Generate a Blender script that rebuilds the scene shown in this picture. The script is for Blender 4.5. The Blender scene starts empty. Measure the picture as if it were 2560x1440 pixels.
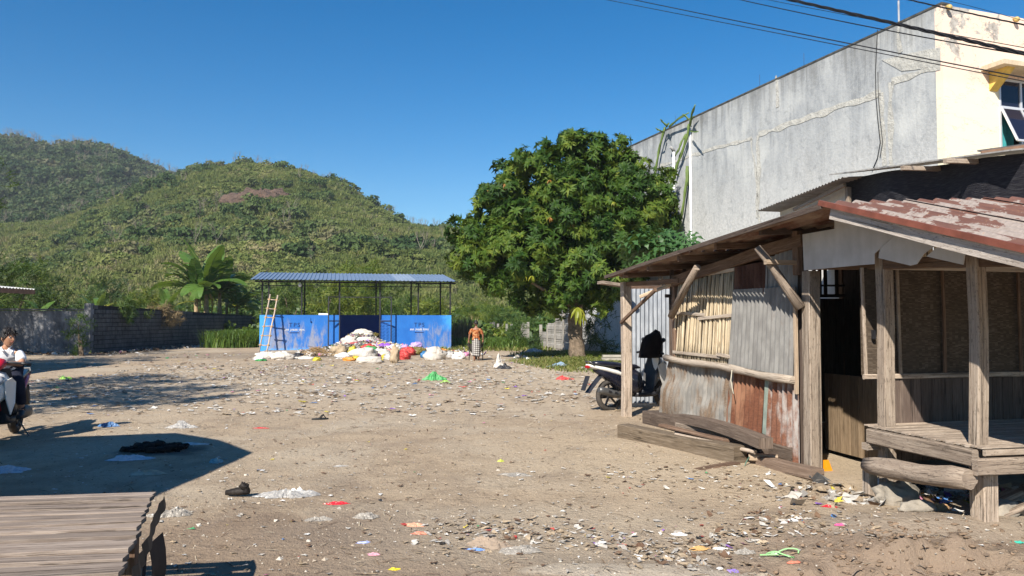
import bpy, math, random
import numpy as np
from mathutils import Vector, Matrix, noise
R = math.radians
rnd = random.Random(7)
nr = np.random.default_rng(11)
scene = bpy.context.scene
COL = scene.collection

# ---------------- camera, sky, sun, exposure ----------------
F = 1920.0                      # focal length in px of a 2560 px wide picture
TH = math.atan(80.0 / F)        # the camera looks up a little
CH = 1.55                       # eye height
cam_d = bpy.data.cameras.new('camera'); cam = bpy.data.objects.new('camera', cam_d)
COL.objects.link(cam); scene.camera = cam
cam_d.sensor_width = 36.0; cam_d.lens = 36.0 * F / 2560.0
cam_d.clip_start = 0.05; cam_d.clip_end = 5000
cam.location = (0, 0, CH); cam.rotation_euler = (math.pi / 2 + TH, 0, 0)

SUN_DIR = Vector((0.42, 0.90, -0.79)).normalized()      # direction the light travels
sun_el = math.asin(-SUN_DIR.z)
sun_az = math.atan2(-SUN_DIR.x, -SUN_DIR.y)             # towards the sun, clockwise from +Y
world = bpy.data.worlds.new('World'); scene.world = world; world.use_nodes = True
wn = world.node_tree.nodes; wl = world.node_tree.links
sky = wn.new('ShaderNodeTexSky'); sky.sky_type = 'NISHITA'; sky.sun_disc = False
sky.sun_elevation = sun_el; sky.sun_rotation = sun_az
sky.altitude = 0; sky.air_density = 1.0; sky.dust_density = 0.0; sky.ozone_density = 3.5
bg = wn.get('Background') or wn.new('ShaderNodeBackground')
wo = wn.get('World Output') or wn.new('ShaderNodeOutputWorld'); wl.new(bg.outputs[0], wo.inputs[0])
bg.inputs['Strength'].default_value = 0.071
hs = wn.new('ShaderNodeHueSaturation'); hs.inputs['Saturation'].default_value = 1.45
wl.new(sky.outputs[0], hs.inputs['Color']); wl.new(hs.outputs[0], bg.inputs['Color'])
sl = bpy.data.lights.new('sun', 'SUN'); sl.energy = 5.0; sl.angle = R(0.53); sl.color = (1.0, 0.93, 0.82)
sun = bpy.data.objects.new('sun', sl); COL.objects.link(sun)
sun.rotation_euler = SUN_DIR.to_track_quat('-Z', 'Y').to_euler(); sun.location = (-20, -40, 40)
vs = scene.view_settings
vs.view_transform = 'Standard'; vs.look = 'None'; vs.gamma = 1; vs.exposure = 0.80; vs.use_curve_mapping = False
scene.cycles.max_bounces = 6; scene.cycles.transparent_max_bounces = 12
scene.cycles.diffuse_bounces = 3

# ---------------- reading positions off the view ----------------
def ray(u, v):
    a = (u - 1280) / F; b = (720 - v) / F
    return a, math.cos(TH) - math.sin(TH) * b, math.sin(TH) + math.cos(TH) * b
def at(u, v, Y):
    a, y, z = ray(u, v); k = Y / y
    return Vector((a * k, Y, CH + z * k))
def gnd(u, v, z=0.0):
    a, y, zz = ray(u, v); k = (z - CH) / zz
    return Vector((a * k, y * k, z))
def on_plane(u, v, o, n):
    """point where the view line meets the plane through o with normal n"""
    d = Vector(ray(u, v)); o = Vector(o); n = Vector(n)
    k = (o - Vector((0, 0, CH))).dot(n) / d.dot(n)
    return Vector((0, 0, CH)) + d * k

# ---------------- materials ----------------
MATS = {}
def _ramp(nt, stops):
    n = nt.nodes.new('ShaderNodeValToRGB'); e = n.color_ramp.elements
    while len(e) > 1: e.remove(e[-1])
    e[0].position = stops[0][0]; e[0].color = (*stops[0][1], 1)
    for p, c in stops[1:]:
        x = e.new(p); x.color = (*c, 1)
    return n
class NT:
    """small helper round a node tree"""
    def __init__(s, name):
        s.m = bpy.data.materials.new(name); s.m.use_nodes = True
        s.t = s.m.node_tree; s.N = s.t.nodes; s.L = s.t.links
        s.b = next(x for x in s.N if x.type == 'BSDF_PRINCIPLED')
        s.tc = s.N.new('ShaderNodeTexCoord')
    def coord(s, kind='Object', scale=(1, 1, 1), rand=True, loc=(0, 0, 0), rot=(0, 0, 0)):
        mp = s.N.new('ShaderNodeMapping'); mp.inputs['Scale'].default_value = scale
        mp.inputs['Location'].default_value = loc; mp.inputs['Rotation'].default_value = rot
        src = None if kind == 'World' else s.tc.outputs[kind]
        if src is None:
            g = s.N.new('ShaderNodeNewGeometry'); src = g.outputs['Position']
        if rand:
            oi = s.N.new('ShaderNodeObjectInfo'); ad = s.N.new('ShaderNodeVectorMath'); ad.operation = 'ADD'
            mu = s.N.new('ShaderNodeMath'); mu.operation = 'MULTIPLY'; mu.inputs[1].default_value = 37.0
            s.L.new(oi.outputs['Random'], mu.inputs[0]); s.L.new(src, ad.inputs[0]); s.L.new(mu.outputs[0], ad.inputs[1])
            src = ad.outputs[0]
        s.L.new(src, mp.inputs['Vector']); return mp.outputs[0]
    def noise(s, co, scale=5, detail=5, rough=0.55, dist=0.0, out='Fac'):
        n = s.N.new('ShaderNodeTexNoise'); n.inputs['Scale'].default_value = scale
        n.inputs['Detail'].default_value = detail; n.inputs['Roughness'].default_value = rough
        n.inputs['Distortion'].default_value = dist; s.L.new(co, n.inputs['Vector']); return n.outputs[out]
    def voro(s, co, scale=5, feat='F1', out='Distance'):
        n = s.N.new('ShaderNodeTexVoronoi'); n.inputs['Scale'].default_value = scale; n.feature = feat
        s.L.new(co, n.inputs['Vector']); return n.outputs[out]
    def ramp(s, fac, stops):
        r = _ramp(s.t, stops); s.L.new(fac, r.inputs[0]); return r.outputs[0]
    def mix(s, fac, a, b, mode='MIX'):
        m = s.N.new('ShaderNodeMix'); m.data_type = 'RGBA'; m.blend_type = mode
        for i, x in ((0, fac), (6, a), (7, b)):
            if isinstance(x, (int, float)): m.inputs[i].default_value = x
            elif isinstance(x, tuple): m.inputs[i].default_value = (*x, 1)
            else: s.L.new(x, m.inputs[i])
        return m.outputs[2]
    def math(s, op, a, b=0.0, clamp=False):
        m = s.N.new('ShaderNodeMath'); m.operation = op; m.use_clamp = clamp
        for i, x in ((0, a), (1, b)):
            if isinstance(x, (int, float)): m.inputs[i].default_value = x
            else: s.L.new(x, m.inputs[i])
        return m.outputs[0]
    def step(s, fac, lo, hi):
        m = s.N.new('ShaderNodeMapRange'); m.inputs[1].default_value = lo; m.inputs[2].default_value = hi
        m.interpolation_type = 'SMOOTHSTEP'; s.L.new(fac, m.inputs[0]); return m.outputs[0]
    def sep(s, co):
        n = s.N.new('ShaderNodeSeparateXYZ'); s.L.new(co, n.inputs[0]); return n.outputs
    def attr(s, name, out='Color'):
        n = s.N.new('ShaderNodeAttribute'); n.attribute_name = name; return n.outputs[out]
    def bump(s, h, strength=0.4, dist=0.02):
        b = s.N.new('ShaderNodeBump'); b.inputs['Strength'].default_value = strength
        b.inputs['Distance'].default_value = dist; s.L.new(h, b.inputs['Height'])
        s.L.new(b.outputs[0], s.b.inputs['Normal']); return b
    def set(s, color=None, rough=0.8, spec=0.3, metal=0.0):
        i = s.b.inputs
        for key, x in (('Base Color', color), ('Roughness', rough), ('Metallic', metal), ('Specular IOR Level', spec)):
            if x is None: continue
            if isinstance(x, tuple): i[key].default_value = (*x, 1)
            elif isinstance(x, (int, float)): i[key].default_value = x
            else: s.L.new(x, i[key])
        return s.m

def m_plain(name, c, rough=0.7, spec=0.3, metal=0.0, var=0.25, scale=6, bump=0.2, bscale=30, bd=0.01):
    if name in MATS: return MATS[name]
    n = NT(name); co = n.coord()
    f = n.noise(co, scale, 6, 0.6)
    lo = tuple(max(0, x * (1 - var)) for x in c); hi = tuple(min(1, x * (1 + var)) for x in c)
    col = n.ramp(f, [(0.3, lo), (0.7, hi)])
    n.set(col, rough, spec, metal)
    n.bump(n.noise(co, bscale, 4), bump, bd)
    MATS[name] = n.m; return n.m

def m_wood(name, dark, mid, light, rough=0.85, worn=0.5, specks=0.0):
    """weathered timber, grain along UV u"""
    if name in MATS: return MATS[name]
    n = NT(name)
    co = n.coord('UV', (2.2, 52, 1)); co2 = n.coord('UV', (9, 230, 1)); co3 = n.coord('UV', (3.0, 9, 1))
    g1 = n.noise(co, 1, 6, 0.62, 0.8); g2 = n.noise(co2, 1, 3, 0.6); p = n.noise(co3, 1, 5, 0.6)
    f = n.math('ADD', n.math('MULTIPLY', g1, 0.55), n.math('MULTIPLY', g2, 0.45))
    col = n.ramp(f, [(0.34, dark), (0.5, mid), (0.66, light)])
    col = n.mix(n.step(p, 0.5, 0.72), col, tuple(0.45 * a + 0.55 * b for a, b in zip(dark, mid)), 'MIX') if worn else col
    ck = n.noise(n.coord('UV', (1.1, 55, 1)), 1, 4, 0.7, 0.3); col = n.mix(n.math('MULTIPLY', n.step(ck, 0.60, 0.66), 0.75), col, tuple(x * 0.35 for x in dark))
    kn = n.voro(n.coord('UV', (2.3, 9, 1)), 1); col = n.mix(n.math('MULTIPLY', n.step(kn, 0.13, 0.05), 0.7), col, tuple(x * 0.5 for x in dark))
    if specks:
        sp = n.noise(n.coord('UV', (26, 70, 1)), 1, 3, 0.7)
        col = n.mix(n.math('MULTIPLY', n.step(sp, 0.55, 0.66), 0.6), col, tuple(x * 0.6 for x in dark))
    oi = n.N.new('ShaderNodeObjectInfo')
    v = n.math('ADD', n.math('MULTIPLY', oi.outputs['Random'], 0.45), 0.78)
    hv = n.N.new('ShaderNodeHueSaturation'); n.L.new(col, hv.inputs['Color']); n.L.new(v, hv.inputs['Value'])
    n.set(hv.outputs[0], rough, 0.2)
    n.bump(n.math('SUBTRACT', f, n.math('MULTIPLY', n.step(ck, 0.58, 0.66), 0.8)), 0.9, 0.008)
    MATS[name] = n.m; return n.m

def m_leaf(name, cols, rough=0.45, trans=0.25, spec=0.35):
    """leaves: colour picked per leaf by the vertex attribute 'tint' (0..1)"""
    if name in MATS: return MATS[name]
    n = NT(name)
    t = n.attr('tint', 'Fac')
    k = len(cols); col = n.ramp(t, [(i / max(1, k - 1), c) for i, c in enumerate(cols)])
    n.set(col, rough, spec)
    tr = n.N.new('ShaderNodeBsdfTranslucent'); ms = n.N.new('ShaderNodeMixShader'); ms.inputs[0].default_value = trans
    tc = n.mix(0.35, col, (0.35, 0.45, 0.03)); n.L.new(tc, tr.inputs[0])
    n.L.new(n.b.outputs[0], ms.inputs[1]); n.L.new(tr.outputs[0], ms.inputs[2])
    n.L.new(ms.outputs[0], n.N['Material Output'].inputs[0])
    MATS[name] = n.m; return n.m

def m_tint(name, rough=0.6, spec=0.3, bump=0.3, scale=30, dirt=0.35, trans=0.0):
    """many-coloured pieces: colour from the face attribute 'col', with grime"""
    if name in MATS: return MATS[name]
    n = NT(name); co = n.coord('World', rand=False)
    f = n.noise(co, scale, 5, 0.6)
    col = n.mix(n.math('MULTIPLY', n.step(f, 0.45, 0.75), dirt), n.attr('col'), (0.16, 0.12, 0.08))
    n.set(col, rough, spec); n.bump(f, bump, 0.02)
    MATS[name] = n.m; return n.m

def m_corr(name, base, rust, zinc, rustiness=0.5, metal=0.35, rough=0.5):
    """aged corrugated iron; UV in metres, v runs along the sheet"""
    if name in MATS: return MATS[name]
    n = NT(name)
    co = n.coord('UV', (3, 1.2, 1)); co2 = n.coord('UV', (14, 3, 1)); co3 = n.coord('UV', (60, 60, 1))
    a = n.noise(co, 1, 6, 0.62); b = n.noise(co2, 1, 5, 0.65); c = n.noise(co3, 1, 3, 0.6)
    col = n.mix(n.step(b, 0.35, 0.65), base, zinc)
    f = n.math('ADD', n.math('MULTIPLY', a, 0.65), n.math('MULTIPLY', b, 0.35))
    rl = n.mix(n.step(c, 0.3, 0.7), rust, tuple(x * 0.6 for x in rust))
    th = 0.72 - 0.42 * rustiness
    col = n.mix(n.step(f, th - 0.07, th + 0.07), col, rl)
    n.set(col, rough + 0.15, 0.4, n.math('MULTIPLY', n.math('SUBTRACT', 1.0, n.step(f, th - 0.07, th + 0.07)), metal))
    n.bump(n.math('ADD', c, b), 0.25, 0.004)
    MATS[name] = n.m; return n.m

# ---------------- objects ----------------
def tag(o, label=None, cat=None, group=None, kind=None):
    if label: o['label'] = label
    if cat: o['category'] = cat
    if group: o['group'] = group
    if kind: o['kind'] = kind
    return o
def thing(name, label, cat, loc=(0, 0, 0), rz=0.0, group=None):
    o = bpy.data.objects.new(name, None); COL.objects.link(o)
    o.location = loc; o.rotation_euler = (0, 0, rz); o.empty_display_size = 0.2
    return tag(o, label, cat, group)
def copy_tree(o, parent=None):
    c = o.copy(); COL.objects.link(c); c.parent = parent
    for ch in o.children: copy_tree(ch, c)
    return c

class MB:
    """collects faces (with UVs in metres) and links them as one mesh object"""
    def __init__(s): s.v = []; s.f = []; s.uv = []; s.smooth = []; s.mi = []; s.col = []; s.cur = 0; s.curcol = (1, 1, 1)
    def face(s, ids, uvs, smooth=False):
        s.f.append(ids); s.uv.extend(uvs); s.smooth.append(smooth); s.mi.append(s.cur); s.col.append(s.curcol)
    def quad(s, a, b, c, d, uv=None):
        i = len(s.v); s.v += [tuple(a), tuple(b), tuple(c), tuple(d)]
        if uv is None:
            w = (Vector(b) - Vector(a)).length; h = (Vector(d) - Vector(a)).length
            uv = [(0, 0), (w, 0), (w, h), (0, h)]
        s.face((i, i + 1, i + 2, i + 3), uv)
    def box(s, p0, p1, w, h, up=(0, 0, 1), taper=1.0, warp=0.0, segs=1, bev=0.0):
        """bar from p0 to p1, w wide and h high; UV u runs along it"""
        p0 = Vector(p0); p1 = Vector(p1); d = p1 - p0; L = d.length
        if L < 1e-6: return
        x = d / L; up = Vector(up)
        y = up.cross(x)
        if y.length < 1e-3: y = Vector((0, 1, 0)).cross(x) if abs(x.y) < 0.9 else Vector((1, 0, 0)).cross(x)
        y.normalize(); z = x.cross(y)
        if bev > 0:
            b = bev; prof = [(-w/2+b, -h/2), (w/2-b, -h/2), (w/2, -h/2+b), (w/2, h/2-b), (w/2-b, h/2), (-w/2+b, h/2), (-w/2, h/2-b), (-w/2, -h/2+b)]
        else: prof = [(-w/2, -h/2), (w/2, -h/2), (w/2, h/2), (-w/2, h/2)]
        n = len(prof); base = len(s.v)
        if segs == 1 and warp > 0: segs = max(2, int(L / 0.3))
        ph = rnd.uniform(0, 50)
        for k in range(segs + 1):
            t = k / segs; q = p0.lerp(p1, t); sc = 1 + (taper - 1) * t
            if warp:
                q = q + y * (noise.noise(Vector((ph, t * L * 0.9, 0))) * warp) + z * (noise.noise(Vector((ph, t * L * 0.9, 9))) * warp)
                sc *= 1 + noise.noise(Vector((ph, t * L * 2.2, 19))) * warp * 2.2
            for (a, b_) in prof: s.v.append(tuple(q + y * a * sc + z * b_ * sc))
        per = [0]
        for k in range(n):
            a = prof[k]; b_ = prof[(k + 1) % n]; per.append(per[-1] + math.hypot(a[0] - b_[0], a[1] - b_[1]))
        for k in range(segs):
            for j in range(n):
                a = base + k * n + j; b_ = base + k * n + (j + 1) % n
                u0 = L * k / segs; u1 = L * (k + 1) / segs
                s.face((a, a + n, b_ + n, b_), [(u0, per[j]), (u1, per[j]), (u1, per[j + 1]), (u0, per[j + 1])])
        s.face(tuple(base + j for j in range(n)), [(p[0], p[1]) for p in prof])
        e = base + segs * n
        s.face(tuple(e + j for j in reversed(range(n))), [(p[0], p[1]) for p in reversed(prof)])
    def aabb(s, x0, x1, y0, y1, z0, z1):
        s.box(((x0 + x1) / 2, (y0 + y1) / 2, z0), ((x0 + x1) / 2, (y0 + y1) / 2, z1), abs(x1 - x0), abs(y1 - y0), up=(0, 1, 0))
    def tube(s, pts, r, n=8, cap=True, lump=0.0):
        pts = [Vector(p) for p in pts]; m = len(pts)
        rr = r if isinstance(r, (list, tuple)) else [r] * m
        base = len(s.v); L = 0; us = []; prev = None; y = None; ph = rnd.uniform(0, 40)
        for k in range(m):
            t = (pts[min(k + 1, m - 1)] - pts[max(k - 1, 0)])
            t = t.normalized() if t.length > 0 else Vector((0, 0, 1))
            if y is None:
                y = t.cross(Vector((0, 0, 1)))
                if y.length < 1e-3: y = t.cross(Vector((1, 0, 0)))
                y.normalize()
            else:
                y = (y - t * y.dot(t)); y = y.normalized() if y.length > 1e-6 else t.orthogonal().normalized()
            z = t.cross(y)
            if k: L += (pts[k] - pts[k - 1]).length
            us.append(L)
            for j in range(n):
                a = 2 * math.pi * j / n; q = rr[k]
                if lump: q *= 1 + lump * noise.noise(Vector((math.cos(a) * 1.5 + ph, math.sin(a) * 1.5, L * 3)))
                s.v.append(tuple(pts[k] + y * math.cos(a) * q + z * math.sin(a) * q))
        for k in range(m - 1):
            w = 2 * math.pi * rr[k]
            for j in range(n):
                a = base + k * n + j; b = base + k * n + (j + 1) % n
                s.face((a, b, b + n, a + n), [(us[k], w * j / n), (us[k], w * (j + 1) / n), (us[k + 1], w * (j + 1) / n), (us[k + 1], w * j / n)], True)
        if cap:
            s.face(tuple(base + j for j in reversed(range(n))), [(math.cos(6.28 * j / n) * rr[0], math.sin(6.28 * j / n) * rr[0]) for j in reversed(range(n))])
            e = base + (m - 1) * n
            s.face(tuple(e + j for j in range(n)), [(math.cos(6.28 * j / n) * rr[-1], math.sin(6.28 * j / n) * rr[-1]) for j in range(n)])
    def prism(s, poly, d):
        """flat outline (world/local points) given thickness vector d"""
        d = Vector(d); n = len(poly); P = [Vector(p) for p in poly]; b = len(s.v)
        e1 = (P[1] - P[0]).normalized(); nn = (P[1] - P[0]).cross(P[2] - P[0]).normalized(); e2 = nn.cross(e1)
        uv = [((p - P[0]).dot(e1), (p - P[0]).dot(e2)) for p in P]
        s.v += [tuple(p) for p in P] + [tuple(p + d) for p in P]
        s.face(tuple(b + i for i in range(n)), uv); s.face(tuple(b + n + i for i in reversed(range(n))), list(reversed(uv)))
        for i in range(n):
            j = (i + 1) % n; w = (P[j] - P[i]).length
            s.face((b + i, b + n + i, b + n + j, b + j), [(0, 0), (0, d.length), (w, d.length), (w, 0)])
    def grid(s, fn, nu, nv, uvfn=None, smooth=True, close_u=False):
        b = len(s.v)
        for i in range(nu + 1):
            for j in range(nv + 1): s.v.append(tuple(fn(i / nu, j / nv)))
        uvf = uvfn or (lambda a, c: (a, c))
        for i in range(nu):
            for j in range(nv):
                a = b + i * (nv + 1) + j
                s.face((a, a + nv + 1, a + nv + 2, a + 1), [uvf(i / nu, j / nv), uvf((i + 1) / nu, j / nv), uvf((i + 1) / nu, (j + 1) / nv), uvf(i / nu, (j + 1) / nv)], smooth)
    def blob(s, c, r, nu=12, nv=8, lump=0.25, freq=1.6, flat=None, seed=None, rot=0.0, twist=0.0, sharp=False):
        """lumpy closed ellipsoid"""
        c = Vector(c); ph = rnd.uniform(0, 99) if seed is None else seed; b = len(s.v)
        cr, sr = math.cos(rot), math.sin(rot)
        def P(u, v):
            th = u * 2 * math.pi; f = (v - 0.5) * math.pi
            d = Vector((math.cos(th) * math.cos(f), math.sin(th) * math.cos(f), math.sin(f)))
            nz = noise.noise(d * freq + Vector((ph, 0, 0)))
            if sharp: nz = 0.6 - abs(nz) * 2.2
            k = 1 + lump * (nz + 0.5 * noise.noise(d * freq * 2.7 + Vector((0, ph, 0))))
            q = Vector((d.x * r[0] * k, d.y * r[1] * k, d.z * r[2] * k))
            q = Vector((q.x * cr - q.y * sr, q.x * sr + q.y * cr, q.z))
            w = c + q
            if flat is not None and w.z < flat: w.z = flat + (w.z - flat) * 0.08
            return w
        s.v.append(tuple(P(0, 0)))
        for j in range(1, nv):
            for i in range(nu): s.v.append(tuple(P(i / nu, j / nv)))
        s.v.append(tuple(P(0, 1))); top = len(s.v) - 1
        U = lambda i, j: (i / nu * 3 * r[0], j / nv * 3 * r[2])
        for i in range(nu):
            i2 = (i + 1) % nu
            s.face((b, b + 1 + i2, b + 1 + i), [U(i, 0), U(i + 1, 1), U(i, 1)], True)
            for j in range(nv - 2):
                a = b + 1 + j * nu
                s.face((a + i, a + i2, a + nu + i2, a + nu + i), [U(i, j + 1), U(i + 1, j + 1), U(i + 1, j + 2), U(i, j + 2)], True)
            a = b + 1 + (nv - 2) * nu
            s.face((a + i, a + i2, top), [U(i, nv - 1), U(i + 1, nv - 1), U(i, nv)], True)
    def mesh(s, name, mats):
        me = bpy.data.meshes.new(name); me.from_pydata(s.v, [], s.f); 
        uvl = me.uv_layers.new(name='UVMap'); uvl.data.foreach_set('uv', np.array(s.uv, dtype=np.float32).ravel())
        me.polygons.foreach_set('use_smooth', np.array(s.smooth, dtype=bool))
        if not isinstance(mats, (list, tuple)): mats = [mats]
        for m in mats: me.materials.append(m)
        if len(mats) > 1: me.polygons.foreach_set('material_index', np.array(s.mi, dtype=np.int32))
        if any(c != (1, 1, 1) for c in s.col):
            a = me.attributes.new('col', 'FLOAT_COLOR', 'FACE')
            a.data.foreach_set('color', np.array([(*c, 1) for c in s.col], dtype=np.float32).ravel())
        me.update(); return me
    def build(s, name, mats, parent=None, M=None):
        """M: matrix taking the collected world points into the parent's frame"""
        if M is not None: s.v = [tuple(M @ Vector(p)) for p in s.v]
        o = bpy.data.objects.new(name, s.mesh(name, mats)); COL.objects.link(o)
        if parent is not None: o.parent = parent
        return o

def frame(loc, rz):
    """world matrix of an Empty"""
    return Matrix.Translation(loc) @ Matrix.Rotation(rz, 4, 'Z')

def np_mesh(name, V, Fc, mats, parent=None, tint=None, smooth=False, col=None):
    """fast mesh from numpy arrays; Fc (n,3) or (n,4); tint per vertex, col per face"""
    me = bpy.data.meshes.new(name); k = Fc.shape[1]
    me.vertices.add(len(V)); me.vertices.foreach_set('co', V.astype(np.float32).ravel())
    me.loops.add(Fc.size); me.loops.foreach_set('vertex_index', Fc.astype(np.int32).ravel())
    me.polygons.add(len(Fc)); me.polygons.foreach_set('loop_start', np.arange(0, Fc.size, k, dtype=np.int32))
    me.polygons.foreach_set('use_smooth', np.full(len(Fc), smooth))
    if not isinstance(mats, (list, tuple)): mats = [mats]
    for m in mats: me.materials.append(m)
    if tint is not None:
        a = me.attributes.new('tint', 'FLOAT', 'POINT'); a.data.foreach_set('value', tint.astype(np.float32))
    if col is not None:
        a = me.attributes.new('col', 'FLOAT_COLOR', 'FACE'); c4 = np.ones((len(Fc), 4), np.float32); c4[:, :3] = col
        a.data.foreach_set('color', c4.ravel())
    me.update(calc_edges=True); me.validate()
    o = bpy.data.objects.new(name, me); COL.objects.link(o)
    if parent is not None: o.parent = parent
    return o

def rot_frames(dirs, spin):
    """(n,3,3) matrices whose z column is dir, spun about it"""
    d = dirs / np.linalg.norm(dirs, axis=1, keepdims=True)
    ref = np.where(np.abs(d[:, 2:3]) > 0.95, np.array([[1.0, 0, 0]]), np.array([[0, 0, 1.0]]))
    x = np.cross(ref, d); x /= np.linalg.norm(x, axis=1, keepdims=True); y = np.cross(d, x)
    c = np.cos(spin)[:, None]; s_ = np.sin(spin)[:, None]
    x2 = x * c + y * s_; y2 = -x * s_ + y * c
    return np.stack([x2, y2, d], axis=2)
def scatter(protoV, protoF, pos, dirs, size, spin=None):
    """copies of a small prototype mesh, one per position"""
    n = len(pos); m = len(protoV)
    if spin is None: spin = nr.uniform(0, 6.283, n)
    A = rot_frames(dirs, spin)
    V = np.einsum('nij,mj->nmi', A, protoV) * np.asarray(size).reshape(n, 1, 1) + pos[:, None, :]
    Fc = protoF[None] + (np.arange(n) * m)[:, None, None]
    return V.reshape(-1, 3), Fc.reshape(-1, protoF.shape[1])
# ---------------- the setting: ground ----------------
U_ = Vector((-math.sin(R(13)), math.cos(R(13)), 0)); N_ = Vector((math.cos(R(13)), math.sin(R(13)), 0))

def gz(x, y):
    """height of the ground"""
    z = 0.035 * noise.noise(Vector((x * 0.35, y * 0.35, 0))) + 0.012 * noise.noise(Vector((x * 1.7, y * 1.7, 3)))
    # roadside mound and the gully at the lower right
    def g(cx, cy, rx, ry, a=0):
        dx, dy = x - cx, y - cy; ca, sa = math.cos(a), math.sin(a)
        return math.exp(-(((dx * ca + dy * sa) / rx) ** 2 + ((-dx * sa + dy * ca) / ry) ** 2))
    z += 0.09 * g(3.05, 5.75, 0.85, 0.33, 0.1)
    if y < 7 and x > 0:
        rough = 0.5 + noise.fractal(Vector((x * 5, y * 5, 1)), 1.0, 2.0, 4)
        z += 0.10 * g(2.75, 5.05, 0.75, 0.30, -0.30) * (0.35 + 1.3 * rough)
        z -= 0.22 * g(2.45, 4.75, 0.75, 0.20, -0.15) * (0.4 + 1.5 * rough)
        z -= 0.10 * g(2.75, 4.98, 0.35, 0.07, -0.2)
        z -= 0.05 * g(1.75, 5.30, 0.9, 0.35, 0)
        z += 0.035 * g(2.4, 5.0, 1.1, 0.55) * noise.fractal(Vector((x * 16, y * 16, 7)), 1.0, 2.0, 3)
        z += 0.03 * g(1.0, 4.72, 1.0, 0.22)
    z += 0.13 * g(2.9, 27.6, 3.6, 3.0)                      # grassy bank under the mango tree
    z += 0.035 * g(1.6, 9.2, 1.6, 1.6, 0)                     # pale sand by the timber
    z += 0.03 * g(-2.2, 5.6, 1.8, 0.9)
    if y > 46: z += (y - 46) * 0.02
    return z
def ground_material():
    n = NT('packed_dirt'); P = n.coord('World', rand=False); xyz = n.sep(P)
    big = n.noise(P, 0.35, 5, 0.6, 0.6); mid = n.noise(P, 2.2, 6, 0.65, 0.4); fine = n.noise(P, 22, 5, 0.7); grit = n.noise(P, 95, 3, 0.7)
    base = n.ramp(mid, [(0.3, (0.213, 0.157, 0.104)), (0.5, (0.343, 0.266, 0.183)), (0.72, (0.442, 0.357, 0.255))])
    base = n.mix(n.step(big, 0.44, 0.66), base, (0.403, 0.345, 0.267))
    def blobmask(cx, cy, rx, ry, soft=0.6, amp=1.1):
        a = n.math('DIVIDE', n.math('SUBTRACT', xyz[0], cx), rx); b = n.math('DIVIDE', n.math('SUBTRACT', xyz[1], cy), ry)
        d = n.math('SQRT', n.math('ADD', n.math('MULTIPLY', a, a), n.math('MULTIPLY', b, b)))
        d = n.math('ADD', d, n.math('MULTIPLY', n.math('SUBTRACT', mid, 0.5), amp))
        m = n.N.new('ShaderNodeMapRange'); m.interpolation_type = 'SMOOTHSTEP'
        m.inputs[1].default_value = 1 + soft / 2; m.inputs[2].default_value = 1 - soft / 2
        n.L.new(d, m.inputs[0]); return m.outputs[0]
    base = n.mix(n.math('MULTIPLY', blobmask(2.0, 8.8, 2.1, 2.0, 1.0), 0.7), base, (0.46, 0.375, 0.265))
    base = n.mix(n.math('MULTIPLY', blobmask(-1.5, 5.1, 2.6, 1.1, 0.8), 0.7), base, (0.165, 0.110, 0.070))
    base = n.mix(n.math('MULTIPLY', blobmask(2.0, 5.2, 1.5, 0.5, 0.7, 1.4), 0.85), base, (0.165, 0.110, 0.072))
    base = n.mix(n.math('MULTIPLY', blobmask(3.1, 5.75, 1.0, 0.36, 0.3, 0.7), 0.85), base, (0.34, 0.285, 0.225))
    base = n.mix(n.math('MULTIPLY', blobmask(1.0, 4.72, 0.95, 0.17, 0.2, 0.4), 0.9), base, (0.46, 0.41, 0.34))
    base = n.mix(n.math('MULTIPLY', blobmask(0.4, 5.6, 1.3, 0.9, 0.8), 0.5), base, (0.422, 0.367, 0.283))
    base = n.mix(n.math('MULTIPLY', blobmask(-4, 20, 9, 8, 0.9), 0.45), base, (0.461, 0.393, 0.307))
    base = n.mix(n.math('MULTIPLY', blobmask(-4.15, 9.1, 0.5, 0.42, 0.5), 0.92), base, (0.02, 0.018, 0.016))   # burnt patch
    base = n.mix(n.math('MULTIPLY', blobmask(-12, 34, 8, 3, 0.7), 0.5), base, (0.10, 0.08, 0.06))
    dp = n.noise(P, 0.55, 6, 0.62, 1.2); base = n.mix(n.math('MULTIPLY', n.step(dp, 0.53, 0.66), 0.42), base, (0.17, 0.125, 0.09)); trk = n.noise(n.coord('World', (1.3, 0.10, 1), rand=False, rot=(0, 0, 0.35)), 2.0, 5, 0.6, 0.5); base = n.mix(n.math('MULTIPLY', n.step(trk, 0.55, 0.68), 0.30), base, (0.20, 0.155, 0.12))
    far = n.step(xyz[1], 44, 60)
    base = n.mix(far, base, (0.075, 0.10, 0.03))
    base = n.mix(n.math('MULTIPLY', n.step(fine, 0.52, 0.68), 0.5), base, (0.138, 0.097, 0.063))
    base = n.mix(n.math('MULTIPLY', n.step(grit, 0.62, 0.74), 0.55), base, (0.666, 0.583, 0.457))
    base = n.mix(n.math('MULTIPLY', n.step(grit, 0.42, 0.32), 0.45), base, (0.09, 0.065, 0.045))
    base = n.mix(1.0, base, (1.0, 0.955, 0.89), 'MULTIPLY'); base = n.mix(0.15, base, (0.62, 0.55, 0.48))
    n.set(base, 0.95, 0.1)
    h = n.math('ADD', n.math('ADD', n.math('MULTIPLY', fine, 0.7), n.math('MULTIPLY', grit, 0.25)), n.math('MULTIPLY', mid, 1.2))
    n.bump(h, 0.85, 0.045); return n.m
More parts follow.
